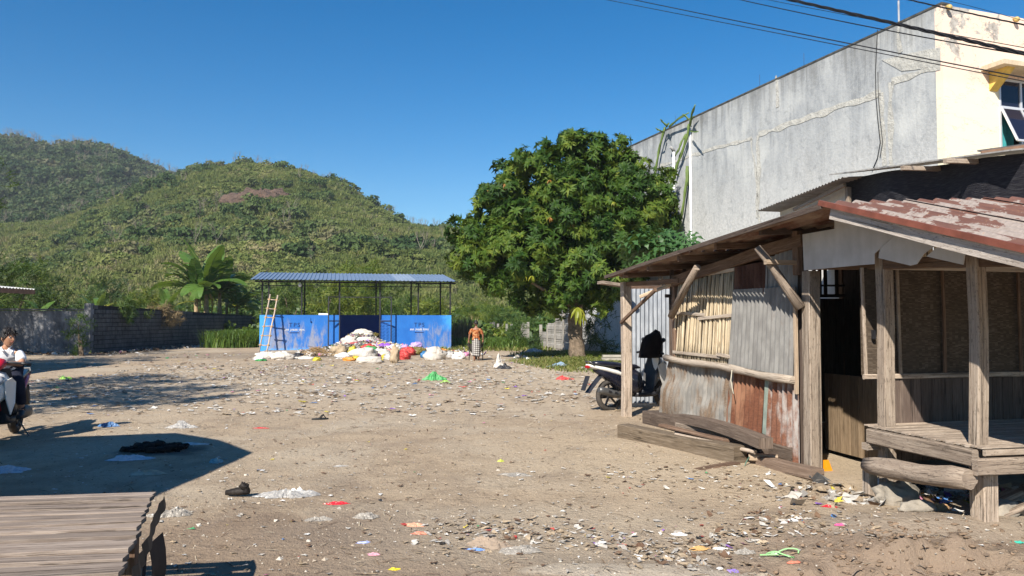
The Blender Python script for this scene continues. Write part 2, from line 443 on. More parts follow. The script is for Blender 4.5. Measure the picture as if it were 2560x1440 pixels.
def build_ground():
    # radial sheet: fine near the viewer, reaching beyond the hills
    rs = [0.0]; r = 0.9
    while r < 60: rs.append(r); r *= (1.03 if r < 4 else 1.008 if r < 7 else 1.013 if r < 14 else 1.02)
    while r < 1600: rs.append(r); r *= 1.12
    NA = 560
    V = []
    for i, r in enumerate(rs):
        for k in range(NA):
            a = 2 * math.pi * k / NA
            # more angles in front
            a = a - 0.62 * math.sin(a) if True else a
            x, y = r * math.sin(a), r * math.cos(a)
            V.append((x, y, gz(x, y) if r < 70 else (min(y, 75) - 46) * 0.02 if y > 46 else 0.0))
    V = np.array(V); Fc = []
    for i in range(1, len(rs) - 1):
        for k in range(NA):
            a = i * NA + k; b = i * NA + (k + 1) % NA
            Fc.append((a, b, b + NA, a + NA))
    for k in range(0, NA, 2):
        Fc.append((NA + k, NA + (k + 2) % NA, NA + (k + 1) % NA, NA + k + 1) if False else (k, NA + (k + 2) % NA, NA + (k + 1) % NA, NA + k))
    o = np_mesh('ground', V, np.array(Fc), ground_material(), smooth=True)
    tag(o, kind='structure')
build_ground()

# ---------------- hills ----------------
def interp(tab, u):
    return float(np.interp(u, [t[0] for t in tab], [t[1] for t in tab]))
# skyline heights against bearing (bearing given as the picture column it stands in)
HILL_NEAR = [(-900, 700), (-500, 640), (-200, 600), (0, 560), (120, 545), (250, 505), (400, 440), (440, 428), (500, 415), (600, 414), (700, 420), (760, 437), (850, 466), (900, 492), (960, 524), (1000, 548), (1060, 566), (1150, 574), (1300, 582), (1500, 600), (1800, 650), (2600, 700), (3600, 740)]
HILL_FAR = [(-1500, 560), (-700, 420), (-300, 370), (0, 358), (60, 362), (120, 382), (200, 368), (260, 382), (320, 408), (400, 440), (480, 470), (600, 520), (800, 600), (1100, 690), (1500, 740), (2500, 770)]
def hill_height(tab, u, D, d_crest, d_foot, d_back):
    # D: distance along +Y-ish from the viewer
    crest = (800 - interp(tab, u)) / F * d_crest
    if D <= d_foot: return -2.0
    if D <= d_crest:
        t = (D - d_foot) / (d_crest - d_foot)
        s_ = t * t * (3 - 2 * t) * 0.45 + t * 0.55
        return crest * s_ + (-2.0) * (1 - t) ** 3
    t = (D - d_crest) / (d_back - d_crest)
    return crest * (1 - 0.55 * t)
def hn(x, y, s, seed): return noise.fractal(Vector((x * s, y * s, seed)), 1.0, 2.0, 4)
def near_h(x, y):
    D = math.hypot(x, y) if y < 1 else y
    u = 1280 + F * x / max(y, 1)
    dc = 250 + 25 * noise.noise(Vector((u / 400, 0, 2)))
    h = hill_height(HILL_NEAR, u, y, dc, 78, 420)
    t = min(1, max(0, (y - 80) / 60))
    edge = min(1, abs(y - dc) / 40)
    return h + t * (7.5 * edge * hn(x, y, 0.014, 5) + 1.6 * hn(x, y, 0.05, 8) * edge)
def far_h(x, y):
    u = 1280 + F * x / max(y, 1)
    dc = 430
    h = hill_height(HILL_FAR, u, y, dc, 170, 640)
    edge = min(1, abs(y - dc) / 60); t = min(1, max(0, (y - 180) / 60))
    return h + t * (14 * edge * hn(x, y, 0.009, 15) + 3 * hn(x, y, 0.04, 18) * edge)
def hill_mat(name, cols, rock=False):
    n = NT(name); P = n.coord('World', rand=False); xyz = n.sep(P)
    a = n.noise(P, 0.03, 5, 0.6); b = n.noise(P, 0.35, 5, 0.7)
    f = n.math('ADD', n.math('MULTIPLY', a, 0.6), n.math('MULTIPLY', b, 0.4))
    c = n.ramp(f, [(0.36, cols[0]), (0.5, cols[1]), (0.62, cols[2])])
    n.set(c, 0.95, 0.1); n.bump(b, 1.0, 1.5); return n.m
def build_hill(name, hf, us, Ys, mat):
    V = []; 
    for Y in Ys:
        for u in us:
            x = (u - 1280) / F * Y; V.append((x, Y, hf(x, Y)))
    n = len(us); Fc = [(i * n + j, i * n + j + 1, (i + 1) * n + j + 1, (i + 1) * n + j) for i in range(len(Ys) - 1) for j in range(n - 1)]
    return tag(np_mesh(name, np.array(V), np.array(Fc), mat, smooth=True), kind='structure')
m_hn = hill_mat('hill_scrub', [(0.035, 0.062, 0.016), (0.085, 0.108, 0.032), (0.145, 0.138, 0.062)])
m_hf = hill_mat('hill_forest_floor', [(0.02, 0.04, 0.014), (0.045, 0.06, 0.024), (0.09, 0.085, 0.05)])
build_hill('near_hill', near_h, np.linspace(-1100, 3700, 200), np.concatenate([np.linspace(76, 300, 70), np.linspace(312, 420, 12)]), m_hn)
build_hill('far_hill', far_h, np.linspace(-1500, 2500, 130), np.concatenate([np.linspace(168, 480, 70), np.linspace(500, 640, 8)]), m_hf)

# ---- leaf clump prototypes (each: verts, quad faces, tint) ----
def clump_proto(n_leaf, flat=0.75, leaf=0.2, lobes=7, seed=0, hollow=0.55):
    g = np.random.default_rng(seed)
    c = g.normal(size=(lobes, 3)); c /= np.linalg.norm(c, axis=1, keepdims=True); c *= g.uniform(0.25, 0.72, (lobes, 1)); c[:, 2] *= flat
    rad = g.uniform(0.28, 0.5, lobes)
    k = g.integers(0, lobes, n_leaf); d = g.normal(size=(n_leaf, 3)); d /= np.linalg.norm(d, axis=1, keepdims=True)
    d[:, 2] = np.abs(d[:, 2]) * 0.9 - 0.25 * (g.random(n_leaf) < 0.45) 
    p = c[k] + d * (rad[k] * g.uniform(hollow, 1.05, n_leaf))[:, None]
    nrm = d + g.normal(size=d.shape) * 0.55
    A = rot_frames(nrm, g.uniform(0, 6.28, n_leaf))
    q = np.array([[-0.5, -0.32, 0], [0.5, -0.32, 0.1], [0.62, 0.3, 0], [-0.4, 0.36, 0.1]]) * leaf
    V = np.einsum('nij,mj->nmi', A, q) * g.uniform(0.6, 1.3, (n_leaf, 1, 1)) + p[:, None]
    Fc = (np.arange(4)[None] + np.arange(n_leaf)[:, None] * 4)
    t = np.repeat(np.clip(g.normal(0.45, 0.22, n_leaf), 0, 1), 4)
    return V.reshape(-1, 3), Fc, t

protoC = bpy.data.collections.new('hill_plant_shapes')      # shapes used by the hillside growth; not linked to the scene
def proto_obj(name, V, Fc, t, mat):
    o = np_mesh(name, V, Fc, mat, tint=t); COL.objects.unlink(o); protoC.objects.link(o); return o

def growth_material(name, dark, mid, lite, dry):
    """foliage of a far hillside: each plant its own green, dry ones straw"""
    n = NT(name)
    oi = n.N.new('ShaderNodeObjectInfo'); t = n.attr('tint', 'Fac')
    P = n.N.new('ShaderNodeNewGeometry').outputs['Position']
    reg = n.noise(P, 0.022, 4, 0.6)
    f = n.math('ADD', n.math('ADD', n.math('MULTIPLY', oi.outputs['Random'], 0.55), n.math('MULTIPLY', t, 0.2)), n.math('MULTIPLY', n.math('SUBTRACT', reg, 0.5), 1.5))
    col = n.ramp(n.math('ADD', f, 0.05), [(0.1, dark), (0.38, mid), (0.66, lite), (0.9, dry)])
    n.set(col, 0.7, 0.2); 
    tr = n.N.new('ShaderNodeBsdfTranslucent'); ms = n.N.new('ShaderNodeMixShader'); ms.inputs[0].default_value = 0.35
    n.L.new(col, tr.inputs[0]); n.L.new(n.b.outputs[0], ms.inputs[1]); n.L.new(tr.outputs[0], ms.inputs[2])
    n.L.new(ms.outputs[0], n.N['Material Output'].inputs[0]); return n.m
def gn_instances(name, pts, protos, scales, label, cat, idx=None):
    """stuff: one object whose geometry nodes put a plant on every point"""
    order = sorted(range(len(protos)), key=lambda i: protos[i].name); inv = {p: k for k, p in enumerate(order)}
    if idx is not None: idx = [inv[i] for i in idx]
    me = bpy.data.meshes.new(name); me.vertices.add(len(pts)); me.vertices.foreach_set('co', np.asarray(pts, np.float32).ravel())
    for nm, ty, arr in (('scl', 'FLOAT', scales), ('rotz', 'FLOAT', nr.uniform(0, 6.28, len(pts))), ('idx', 'INT', idx if idx is not None else nr.integers(0, len(protos), len(pts)))):
        a = me.attributes.new(nm, ty, 'POINT'); a.data.foreach_set('value', np.asarray(arr))
    o = bpy.data.objects.new(name, me); COL.objects.link(o); tag(o, label, cat, kind='stuff')
    sub = bpy.data.collections.new(name + '_shapes')
    for p in protos: sub.objects.link(p)
    ng = bpy.data.node_groups.new(name, 'GeometryNodeTree')
    ng.interface.new_socket('Geometry', in_out='INPUT', socket_type='NodeSocketGeometry')
    ng.interface.new_socket('Geometry', in_out='OUTPUT', socket_type='NodeSocketGeometry')
    N = ng.nodes; L = ng.links
    gi = N.new('NodeGroupInput'); go = N.new('NodeGroupOutput'); ip = N.new('GeometryNodeInstanceOnPoints')
    m2p = N.new('GeometryNodeMeshToPoints'); L.new(gi.outputs[0], m2p.inputs[0])
    ci = N.new('GeometryNodeCollectionInfo'); ci.inputs['Collection'].default_value = sub
    ci.inputs['Separate Children'].default_value = True; ci.inputs['Reset Children'].default_value = True
    ip.inputs['Pick Instance'].default_value = True
    def na(nm, ty):
        x = N.new('GeometryNodeInputNamedAttribute'); x.data_type = ty; x.inputs['Name'].default_value = nm; return x.outputs['Attribute']
    cx = N.new('ShaderNodeCombineXYZ'); L.new(na('rotz', 'FLOAT'), cx.inputs[2])
    L.new(m2p.outputs[0], ip.inputs['Points']); L.new(ci.outputs[0], ip.inputs['Instance'])
    L.new(na('idx', 'INT'), ip.inputs['Instance Index']); L.new(cx.outputs[0], ip.inputs['Rotation'])
    L.new(na('scl', 'FLOAT'), ip.inputs['Scale']); L.new(ip.outputs[0], go.inputs[0])
    md = o.modifiers.new('growth', 'NODES'); md.node_group = ng
    return o
def bare_proto(seed, n=26):
    """leafless tree: trunk and twigs as thin blades"""
    g = random.Random(seed); mb = MB()
    def br(p, d, L, r, lev):
        q = p + d * L; mb.tube([p, q], [r, r * 0.55], 3, cap=False)
        if lev == 0: return
        for _ in range(3 if lev > 1 else 4):
            nd = (d + Vector((g.uniform(-1, 1), g.uniform(-1, 1), g.uniform(-0.15, 0.7))) * 0.85).normalized()
            br(p + d * L * g.uniform(0.55, 1), nd, L * g.uniform(0.55, 0.8), r * 0.5, lev - 1)
    br(Vector((0, 0, -0.3)), Vector((0.05, 0, 1)), 0.75, 0.035, 3)
    return mb
m_grow_n = growth_material('hill_leaves', (0.090, 0.130, 0.034), (0.150, 0.190, 0.050), (0.215, 0.235, 0.074), (0.285, 0.25, 0.13))
m_grow_f = growth_material('far_hill_leaves', (0.030, 0.062, 0.024), (0.062, 0.100, 0.036), (0.100, 0.130, 0.052), (0.150, 0.135, 0.08))
m_bare = m_plain('pale_dry_bark', (0.22, 0.19, 0.15), 0.9, bump=0)
def protos_for(mat, tagn):
    ps = []
    for i in range(5):
        V, Fc, t = clump_proto(330, 0.7, 0.19, 6 + i, seed=20 + i); V = V.copy(); V[:, 2] += 0.3
        ps.append(proto_obj('bush_shape_%s_%d' % (tagn, i), V, Fc, t, mat))
    for i in range(2):   # grass tuft shapes
        g = np.random.default_rng(70 + i); n = 90
        p = np.zeros((n, 3)); p[:, :2] = g.normal(0, 0.42, (n, 2)); d = g.normal(0, 0.35, (n, 3)); d[:, 2] = 1
        w = 0.05; h = g.uniform(0.35, 0.9, n); ang = g.uniform(0, 3.14, n); s_ = np.stack([np.cos(ang), np.sin(ang), ang * 0], 1) * w
        tip = p + d * h[:, None]; V = np.stack([p - s_, p + s_, tip + s_ * 0.6, tip - s_ * 0.6], 1).reshape(-1, 3)
        ps.append(proto_obj('tuft_shape_%s_%d' % (tagn, i), V, np.arange(4 * n).reshape(n, 4), np.repeat(g.uniform(0.4, 0.9, n), 4), mat))
    for i in range(2):
        me = bare_proto(5 + i).mesh('bare_shape', m_bare); o = bpy.data.objects.new('bare_shape_%s_%d' % (tagn, i), me); protoC.objects.link(o); ps.append(o)
    return ps
def hill_growth(name, hf, mat, u0, u1, Y0, Y1, n, smin, smax, label, tagn, crest_tab=None, grassy=0.5):
    ps = protos_for(mat, tagn); pts = []; sc = []; ix = []
    while len(pts) < n:
        Y = math.sqrt(rnd.uniform(Y0 * Y0, Y1 * Y1)) if rnd.random() < 0.45 else rnd.uniform(Y0, Y1)
        u = rnd.uniform(u0, u1); x = (u - 1280) / F * Y; z = hf(x, Y)
        if z < -0.5: continue
        if name.startswith('hillside') and ((x + 62) / 6.5) ** 2 + ((Y - 188) / 11) ** 2 < 1: continue
        k = noise.noise(Vector((x * 0.02, Y * 0.02, 3))) + 0.5 * noise.noise(Vector((x * 0.07, Y * 0.07, 7)))
        r_ = rnd.random()
        g_here = grassy and k < 0.12 and 95 < Y < 235
        if g_here and r_ < 0.42: i = rnd.choice([5, 6]); s_ = rnd.uniform(0.8, 1.6)
        elif r_ > 0.965: i = rnd.choice([7, 8]); s_ = rnd.uniform(1.8, 4.0) * (smax / 4.5)
        else: i = rnd.randrange(5); s_ = rnd.uniform(smin, smax) * (1.25 if k > 0.15 else 0.75)
        pts.append((x, Y, z)); sc.append(s_); ix.append(i)
    return gn_instances(name, pts, ps, sc, label, 'hillside growth', ix)
hill_growth('hillside_scrub', near_h, m_grow_n, -150, 2000, 80, 275, 36000, 0.5, 1.75, 'green and straw scrub, grass and small trees covering the rounded nearer hill', 'n')
def hill_trees(name, hf, mat, u0, u1, Y0, Y1, n, smin, smax, label, tagn, crest_share, yc):
    ps = protos_for(mat, tagn); pts = []; sc = []; ix = []
    while len(pts) < n:
        cr = rnd.random() < crest_share
        Y = rnd.gauss(yc, 7) if cr else rnd.uniform(Y0, Y1)
        x = (rnd.uniform(u0, u1) - 1280) / F * Y; z = hf(x, Y)
        if z < 2 or ((x + 62) / 7.5) ** 2 + ((Y - 186) / 13) ** 2 < 1: continue
        k = noise.noise(Vector((x * 0.025, Y * 0.025, 13)))
        if not cr and k < 0.08: continue
        bare = rnd.random() < (0.3 if cr else 0.12)
        pts.append((x, Y, z)); sc.append(rnd.uniform(smin, smax) * (1.1 if bare else 1)); ix.append(rnd.choice([7, 8]) if bare else rnd.randrange(5))
    return gn_instances(name, pts, ps, sc, label, 'hillside trees', ix)
m_tree_n = growth_material('hill_tree_leaves', (0.040, 0.080, 0.026), (0.078, 0.125, 0.038), (0.125, 0.160, 0.052), (0.200, 0.180, 0.10))
hill_trees('hillside_trees', near_h, m_tree_n, -150, 1500, 85, 245, 900, 1.8, 3.6, 'clusters of darker trees and pale bare trees on the nearer hill', 'nt', 0.32, 246)
hill_trees('far_ridge_trees', far_h, m_grow_f, -150, 520, 300, 430, 420, 4.5, 8.0, 'tall trees and bare grey trees along the farther ridge', 'ft', 0.6, 428)
hill_growth('far_forest', far_h, m_grow_f, -200, 1300, 200, 455, 12000, 2.6, 5.4, 'dark green forest covering the farther hill at the left', 'f', grassy=0)
# the bare brown rock face on the nearer hill
def rock_face():
    mb = MB(); c0 = (-62, 188)
    for i in range(26):
        x = c0[0] + rnd.uniform(-4.5, 4.5); y = c0[1] + rnd.uniform(-5, 5); z = near_h(x, y)
        mb.blob((x, y, z), (rnd.uniform(2, 4.5), rnd.uniform(1.5, 3), rnd.uniform(1.5, 2.7)), 10, 7, 0.6, 1.8, sharp=True)
    n = NT('brown_rock'); P = n.coord('World', rand=False)
    c = n.ramp(n.noise(P, 0.5, 6, 0.7), [(0.35, (0.05, 0.035, 0.03)), (0.6, (0.13, 0.085, 0.062))]); n.set(c, 0.95); n.bump(n.noise(P, 1.5, 5), 1, 0.6)
    tag(mb.build('rock_outcrop', n.m), 'bare reddish brown rock face high on the nearer hill', 'rock', kind='stuff')
rock_face()
# ================= large structures =================
def m_plaster(name, base, dark, light, streak=0.6, scale=1.0, stain=(0.06, 0.06, 0.06), topz=None):
    n = NT(name); P = n.coord('World', rand=False)
    st = n.coord('World', (1.0, 1.0, 0.16), rand=False)
    a = n.noise(P, 0.7 * scale, 6, 0.62, 0.5); b = n.noise(st, 2.6 * scale, 6, 0.68, 0.9); c = n.noise(P, 14 * scale, 4, 0.6); cr = n.noise(P, 2.3 * scale, 8, 0.75, 2.2)
    f = n.math('ADD', n.math('MULTIPLY', a, 0.5), n.math('MULTIPLY', b, 0.5))
    col = n.ramp(f, [(0.33, dark), (0.47, base), (0.62, light)])
    edge = n.math('ABSOLUTE', n.math('SUBTRACT', cr, 0.5))
    col = n.mix(n.math('MULTIPLY', n.step(edge, 0.028, 0.0), 0.4), col, light)
    col = n.mix(n.math('MULTIPLY', n.step(b, 0.60, 0.74), streak), col, stain)
    if topz is not None:
        zz = n.math('ADD', n.sep(P)[2], n.math('MULTIPLY', n.math('SUBTRACT', a, 0.5), 6.0)); col = n.mix(n.math('MULTIPLY', n.step(zz, 7.4, 4.2), 0.8), col, n.mix(n.step(c, 0.3, 0.7), (0.40, 0.405, 0.40), (0.53, 0.53, 0.52)))
        z = n.sep(P)[2]; dr = n.noise(n.coord('World', (1.0, 1.0, 0.05), rand=False), 3.5, 5, 0.7, 0.4); t = n.math('ADD', z, n.math('MULTIPLY', n.math('SUBTRACT', dr, 0.5), 4.2))
        col = n.mix(n.math('MULTIPLY', n.step(t, topz - 0.9, topz + 0.5), 0.6), col, stain); mo = n.noise(P, 3.2, 6, 0.7, 0.8); col = n.mix(n.math('MULTIPLY', n.step(mo, 0.54, 0.66), 0.35), col, (0.17, 0.18, 0.19))
    n.set(col, 0.9, 0.2); n.bump(n.math('ADD', n.math('MULTIPLY', cr, 0.6), c), 0.38, 0.03); return n.m

# ---------- two-storey building on the right ----------
BU = Vector((-math.sin(R(18.7)), math.cos(R(18.7)), 0)); BN = Vector((math.cos(R(18.7)), math.sin(R(18.7)), 0))
B0 = at(2353, 8, 18.2); BH = B0.z; B0.z = 0
def Bside(u, v): return on_plane(u, v, B0, BN)      # on the long side wall
def Bfront(u, v): return on_plane(u, v, B0, BU)     # on the end that faces the viewer
m_grey = m_plaster('grey_cement_render', (0.31, 0.325, 0.34), (0.17, 0.18, 0.19), (0.46, 0.47, 0.465), 0.45, 0.8, (0.13, 0.13, 0.125), topz=BH)
m_pink = None
def build_building():
    b = thing('grey_building', 'tall two-storey building with a long cracked grey side wall and a peach and yellow end', 'building', B0, R(18.7))
    M = frame(B0, R(18.7)).inverted()
    L = 24.0; W = 9.0
    mb = MB(); mb.aabb(0, 0.2, 0.2, L, -0.3, BH - 0.03); mb.build('side_wall', m_grey, b)
    mb = MB(); mb.aabb(0.2, W, L - 0.2, L, -0.3, BH - 0.03); mb.build('rear_wall', m_grey, b)
    # repaired plaster bands: proud strips of pale cement
    n = NT('pale_cement_patch'); co = n.coord(); n.set(n.ramp(n.noise(co, 5, 5), [(0.3, (0.36, 0.355, 0.33)), (0.7, (0.52, 0.51, 0.47))]), 0.9); n.bump(n.noise(co, 9, 6, 0.7), 1.0, 0.05); m_patch = n.m
    def band(pts, w):
        w *= 1.45
        mb = MB(); P = [M @ Bside(*p) for p in pts]; Q = []
        for a, c in zip(P, P[1:]):
            m = max(2, int((c - a).length / 0.18))
            for k in range(m): Q.append(a.lerp(c, k / m))
        Q.append(P[-1])
        for k in range(len(Q) - 1):
            a, c = Q[k], Q[k + 1]; d = (c - a).normalized(); y = Vector((0, -d.z, d.y))
            w0 = w * (0.75 + 0.7 * noise.noise(a * 2.1)); w1 = w * (0.75 + 0.7 * noise.noise(c * 2.1))
            j0 = y * 0.09 * noise.noise(a * 1.3); j1 = y * 0.09 * noise.noise(c * 1.3)
            o = Vector((-0.012, 0, 0))
            A = [a + y * w0 / 2 + j0 + o, a - y * w0 / 2 + j0 + o, c - y * w1 / 2 + j1 + o, c + y * w1 / 2 + j1 + o]
            mb.quad(*A)
        mb.build('cement_band', m_patch, b)
    band([(1905, 640), (1880, 345), (1780, 372), (1640, 420)], 0.10)
    band([(1893, 545), (1897, 338), (2030, 290), (2202, 232), (2206, 330), (2212, 415)], 0.15)
    band([(2229, 418), (2226, 310), (2229, 205), (2352, 165)], 0.15)
    band([(1945, 268), (1944, 205), (1940, 190)], 0.10); band([(2255, 130), (2245, 85), (2247, 65)], 0.12)
    mb = MB(); P = [M @ Bside(*p) for p in [(2352, 118), (2352, 160), (2310, 172), (2255, 178), (2205, 150), (2290, 130)]]
    mb.prism([p + Vector((-0.014, 0, 0)) for p in P], (0.01, 0, 0)); mb.build('cement_band', m_patch, b)
    # dark weathered coping
    mb = MB(); mb.aabb(-0.02, 0.24, -0.03, L, BH - 0.03, BH + 0.02); mb.build('coping', m_plain('mossy_cement', (0.07, 0.07, 0.065), 0.95, var=0.6, scale=4), b)
    mb = MB(); mb.aabb(0.24, W, 0.24, L - 0.24, BH - 0.9, BH - 0.8); mb.build('roof_slab', m_grey, b)
    for (u, v) in ((1893, 228), (1683, 330), (2003, 150)):
        mb = MB(); p = M @ Bside(u, v); mb.tube([(0.1, p.y, BH), (0.1, p.y, BH + 0.45)], 0.006, 4)
        mb.build('rebar', m_plain('rusty_rod', (0.06, 0.04, 0.03)), b)
    # end wall, painted
    n = NT('peach_and_yellow_paint'); P = n.coord('World', rand=False); z = n.sep(P)[2]
    zy = M.inverted() @ (M @ Bfront(2400, 205)); zs = zy.z
    f = n.noise(P, 2.2, 7, 0.7, 0.6)
    col = n.mix(n.step(n.math('ADD', z, n.math('MULTIPLY', n.math('SUBTRACT', f, 0.5), 0.25)), zs - 0.12, zs + 0.12), (0.76, 0.69, 0.52), (0.77, 0.59, 0.48))
    peel = n.noise(P, 1.15, 8, 0.66, 0.3); zz = n.step(z, zs - 0.1, zs + 0.9)
    pf = n.math('MULTIPLY', n.step(peel, 0.555, 0.575), zz)
    grey = n.ramp(n.noise(P, 8, 5, 0.7), [(0.35, (0.24, 0.22, 0.20)), (0.65, (0.50, 0.47, 0.43))])
    col = n.mix(pf, col, grey)
    crk = n.math('ABSOLUTE', n.math('SUBTRACT', n.noise(n.coord('World', (0.5, 0.5, 1.6), rand=False), 1.7, 6, 0.6, 0.6), 0.5))
    col = n.mix(n.math('MULTIPLY', n.step(crk, 0.006, 0.0), 0.6), col, (0.2, 0.14, 0.1))
    n.set(col, 0.85, 0.25); n.bump(n.math('SUBTRACT', f, n.math('MULTIPLY', pf, 0.6)), 0.4, 0.02); m_end = n.m
    # window opening in the end wall
    w0 = M @ Bfront(2496, 196); w1 = M @ Bfront(2496, 372); wx0 = w0.x; wz1 = w0.z; wz0 = w1.z
    wx1 = wx0 + 2.3
    mb = MB()
    mb.aabb(0, wx0, 0, 0.2, -0.3, BH - 0.03); mb.aabb(wx1, W, 0, 0.2, -0.3, BH - 0.03)
    mb.aabb(wx0, wx1, 0, 0.2, wz1, BH - 0.03); mb.aabb(wx0, wx1, 0, 0.2, -0.3, wz0)
    mb.build('end_wall', m_end, b)
    mb = MB(); mb.aabb(W - 0.2, W - 0.002, 0.2, L - 0.2, -0.3, BH - 0.03); mb.build('side_wall', m_grey, b)
    # concrete sun shade with side brackets
    mb = MB(); sx0 = (M @ Bfront(2452, 180)).x; zt = wz1 + 0.12
    mb.aabb(sx0, wx1 + 0.5, -0.62, 0, zt, zt + 0.11)
    mb.build('sun_shade', m_plaster('stained_sunshade', (0.52, 0.42, 0.30), (0.35, 0.27, 0.18), (0.62, 0.52, 0.38), 0.7, 3.0), b)
    mb = MB(); bz = (M @ Bfront(2475, 228)).z
    mb.prism([(wx0 - 0.32, -0.002, zt), (wx0 - 0.32, -0.5, zt), (wx0 - 0.32, -0.002, bz)], (0.26, 0, 0)); mb.build('bracket', m_plain('ochre_paint', (0.62, 0.42, 0.10), 0.8), b)
    mb = MB(); mb.aabb(wx0 - 0.16, wx0, 0.2, 0.5, wz0, wz1); mb.build('window_reveal', m_plain('ochre_paint', (0.62, 0.42, 0.10), 0.8), b)
    # window
    alu = m_plain('pale_aluminium', (0.62, 0.63, 0.66), 0.35, 0.6, 0.3, 0.05, bump=0)
    gl = NT('dark_glass'); gl.set((0.012, 0.014, 0.03), 0.06, 0.5); glass = gl.m
    win = MB(); t = 0.05
    mz = wz0 + (wz1 - wz0) * 0.60; cx = (M @ Bfront(2548, 200)).x
    for (x0, x1, z0, z1) in ((wx0, wx1, wz1 - t, wz1), (wx0, wx1, wz0, wz0 + t), (wx0, wx0 + t, wz0, wz1), (wx1 - t, wx1, wz0, wz1), (wx0 + t, wx1 - t, mz - t / 2, mz + t / 2), (cx, cx + 0.06, wz0 + t, mz - t / 2), (cx, cx + 0.06, mz + t / 2, wz1 - t)):
        win.aabb(x0, x1, -0.02, 0.05, z0, z1)
    wo = win.build('window', alu, b)
    for (x0, x1, z0, z1) in ((wx0 + t, cx, mz + t / 2, wz1 - t), (cx + 0.06, wx1 - t, mz + t / 2, wz1 - t), (cx + 0.06, wx1 - t, wz0 + t, mz - t / 2)):
        g = MB(); g.aabb(x0, x1, 0.012, 0.02, z0, z1); g.build('pane', glass, wo)
    # the open sash, hinged at its top
    s = MB(); x0, x1 = wx0 + t, cx; zt2 = mz - t / 2; zl = zt2 - wz0 - t
    sw = math.sin(R(24)) * zl; cz = math.cos(R(24)) * zl
    A = Vector((x0, -0.02, zt2)); Bp = Vector((x1, -0.02, zt2)); Cc = Vector((x1, -0.02 - sw, zt2 - cz)); D = Vector((x0, -0.02 - sw, zt2 - cz))
    for a, c in ((A, Bp), (Bp, Cc), (Cc, D), (D, A)): s.box(a, c, 0.045, 0.045)
    so = s.build('sash', alu, wo)
    s = MB(); s.prism([A + (Bp - A) * 0.05, Bp + (A - Bp) * 0.05, Cc, D], (0, 0.006, 0)); s.build('pane', glass, wo)
    s = MB(); s.grid(lambda p, q: (wx0 + 0.12 + p * 0.5, 0.12 + 0.025 * math.sin(p * 26), wz0 + q * 1.0), 24, 2); s.build('curtain', m_plain('teal_curtain', (0.03, 0.22, 0.24), 0.8), b)
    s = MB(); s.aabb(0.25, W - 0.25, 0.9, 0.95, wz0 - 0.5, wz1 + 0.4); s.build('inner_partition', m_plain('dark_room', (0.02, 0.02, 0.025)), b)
    # two small lamps under the parapet
    for (u, v) in ((2365, 22), (2533, 52)):
        p = M @ Bfront(u, v); q = MB()
        q.blob((p.x, -0.1, p.z), (0.065, 0.065, 0.07), 12, 8, 0.0); q.tube([(p.x, 0.0, p.z + 0.04), (p.x, -0.08, p.z + 0.05)], 0.03, 8)
        q.build('lamp_globe', m_plain('old_lamp_globe', (0.50, 0.36, 0.13), 0.35), b)
    # metal mast at the roof edge
    p = on_plane(2221, 52, B0, BN); q = MB(); pl = M @ p
    q.tube([(0.35, pl.y, BH - 0.8), (0.35, pl.y, BH + 0.75)], 0.025, 8); q.tube([(0.35, pl.y, BH + 0.75), (0.35, pl.y, BH + 1.6)], 0.015, 8)
    tag(q.build('roof_mast', m_plain('mast_steel', (0.25, 0.26, 0.28), .5)), 'thin grey metal mast standing on the edge of the building roof', 'mast').matrix_world = frame(B0, R(18.7))
    # loose cable hanging down the side wall
    q = MB(); pts = [(2196, 75), (2193, 130), (2191, 180), (2192, 240), (2197, 300), (2203, 355), (2196, 395), (2182, 428)]
    q.tube([M @ Bside(*p_) + Vector((-0.03, 0, 0)) for p_ in pts], 0.011, 5)
    q.tube([M @ Bside(u_ + 6, v_) + Vector((-0.03, 0, 0)) for u_, v_ in pts[2:-1]], 0.008, 5)
    tag(q.build('hanging_cable', m_plain('black_rubber', (0.02, 0.02, 0.02), 0.6)), 'thin black cable hanging down the grey side wall', 'cable').matrix_world = frame(B0, R(18.7))
    return b
build_building()
# dark damp stain below the cactus, pipes and the climbing cactus
pvc = m_plain('white_pvc', (0.72, 0.73, 0.74), 0.4, 0.5, var=0.06, bump=0)
def pipe(u0, v0, v1, label, elbow=False):
    a = on_plane(u0, v0, B0 - BN * 0.06, BN); c = on_plane(u0 - 6 if elbow else u0 - 5, v1, B0 - BN * 0.06, BN)
    c = Vector((a.x, a.y, 0.3)); mb = MB(); mb.tube([c, a], 0.045, 10)
    o = mb.build('drain_pipe', pvc); tag(o, label, 'pipe', 'white pipes on the grey wall')
    if elbow:
        m2 = MB(); m2.tube([a, a + Vector((0, 0, 0.1)) - BN * 0.06, a + Vector((0, 0, 0.16)) - BN * 0.16], 0.06, 10); m2.build('elbow', m_plain('grey_fitting', (0.3, 0.3, 0.3)), o)
pipe(1684, 378, 660, 'white pipe with a bent grey top, shorter of the two pipes on the grey wall', True)
pipe(1725, 318, 640, 'white pipe reaching almost to the wall top beside the climbing cactus')
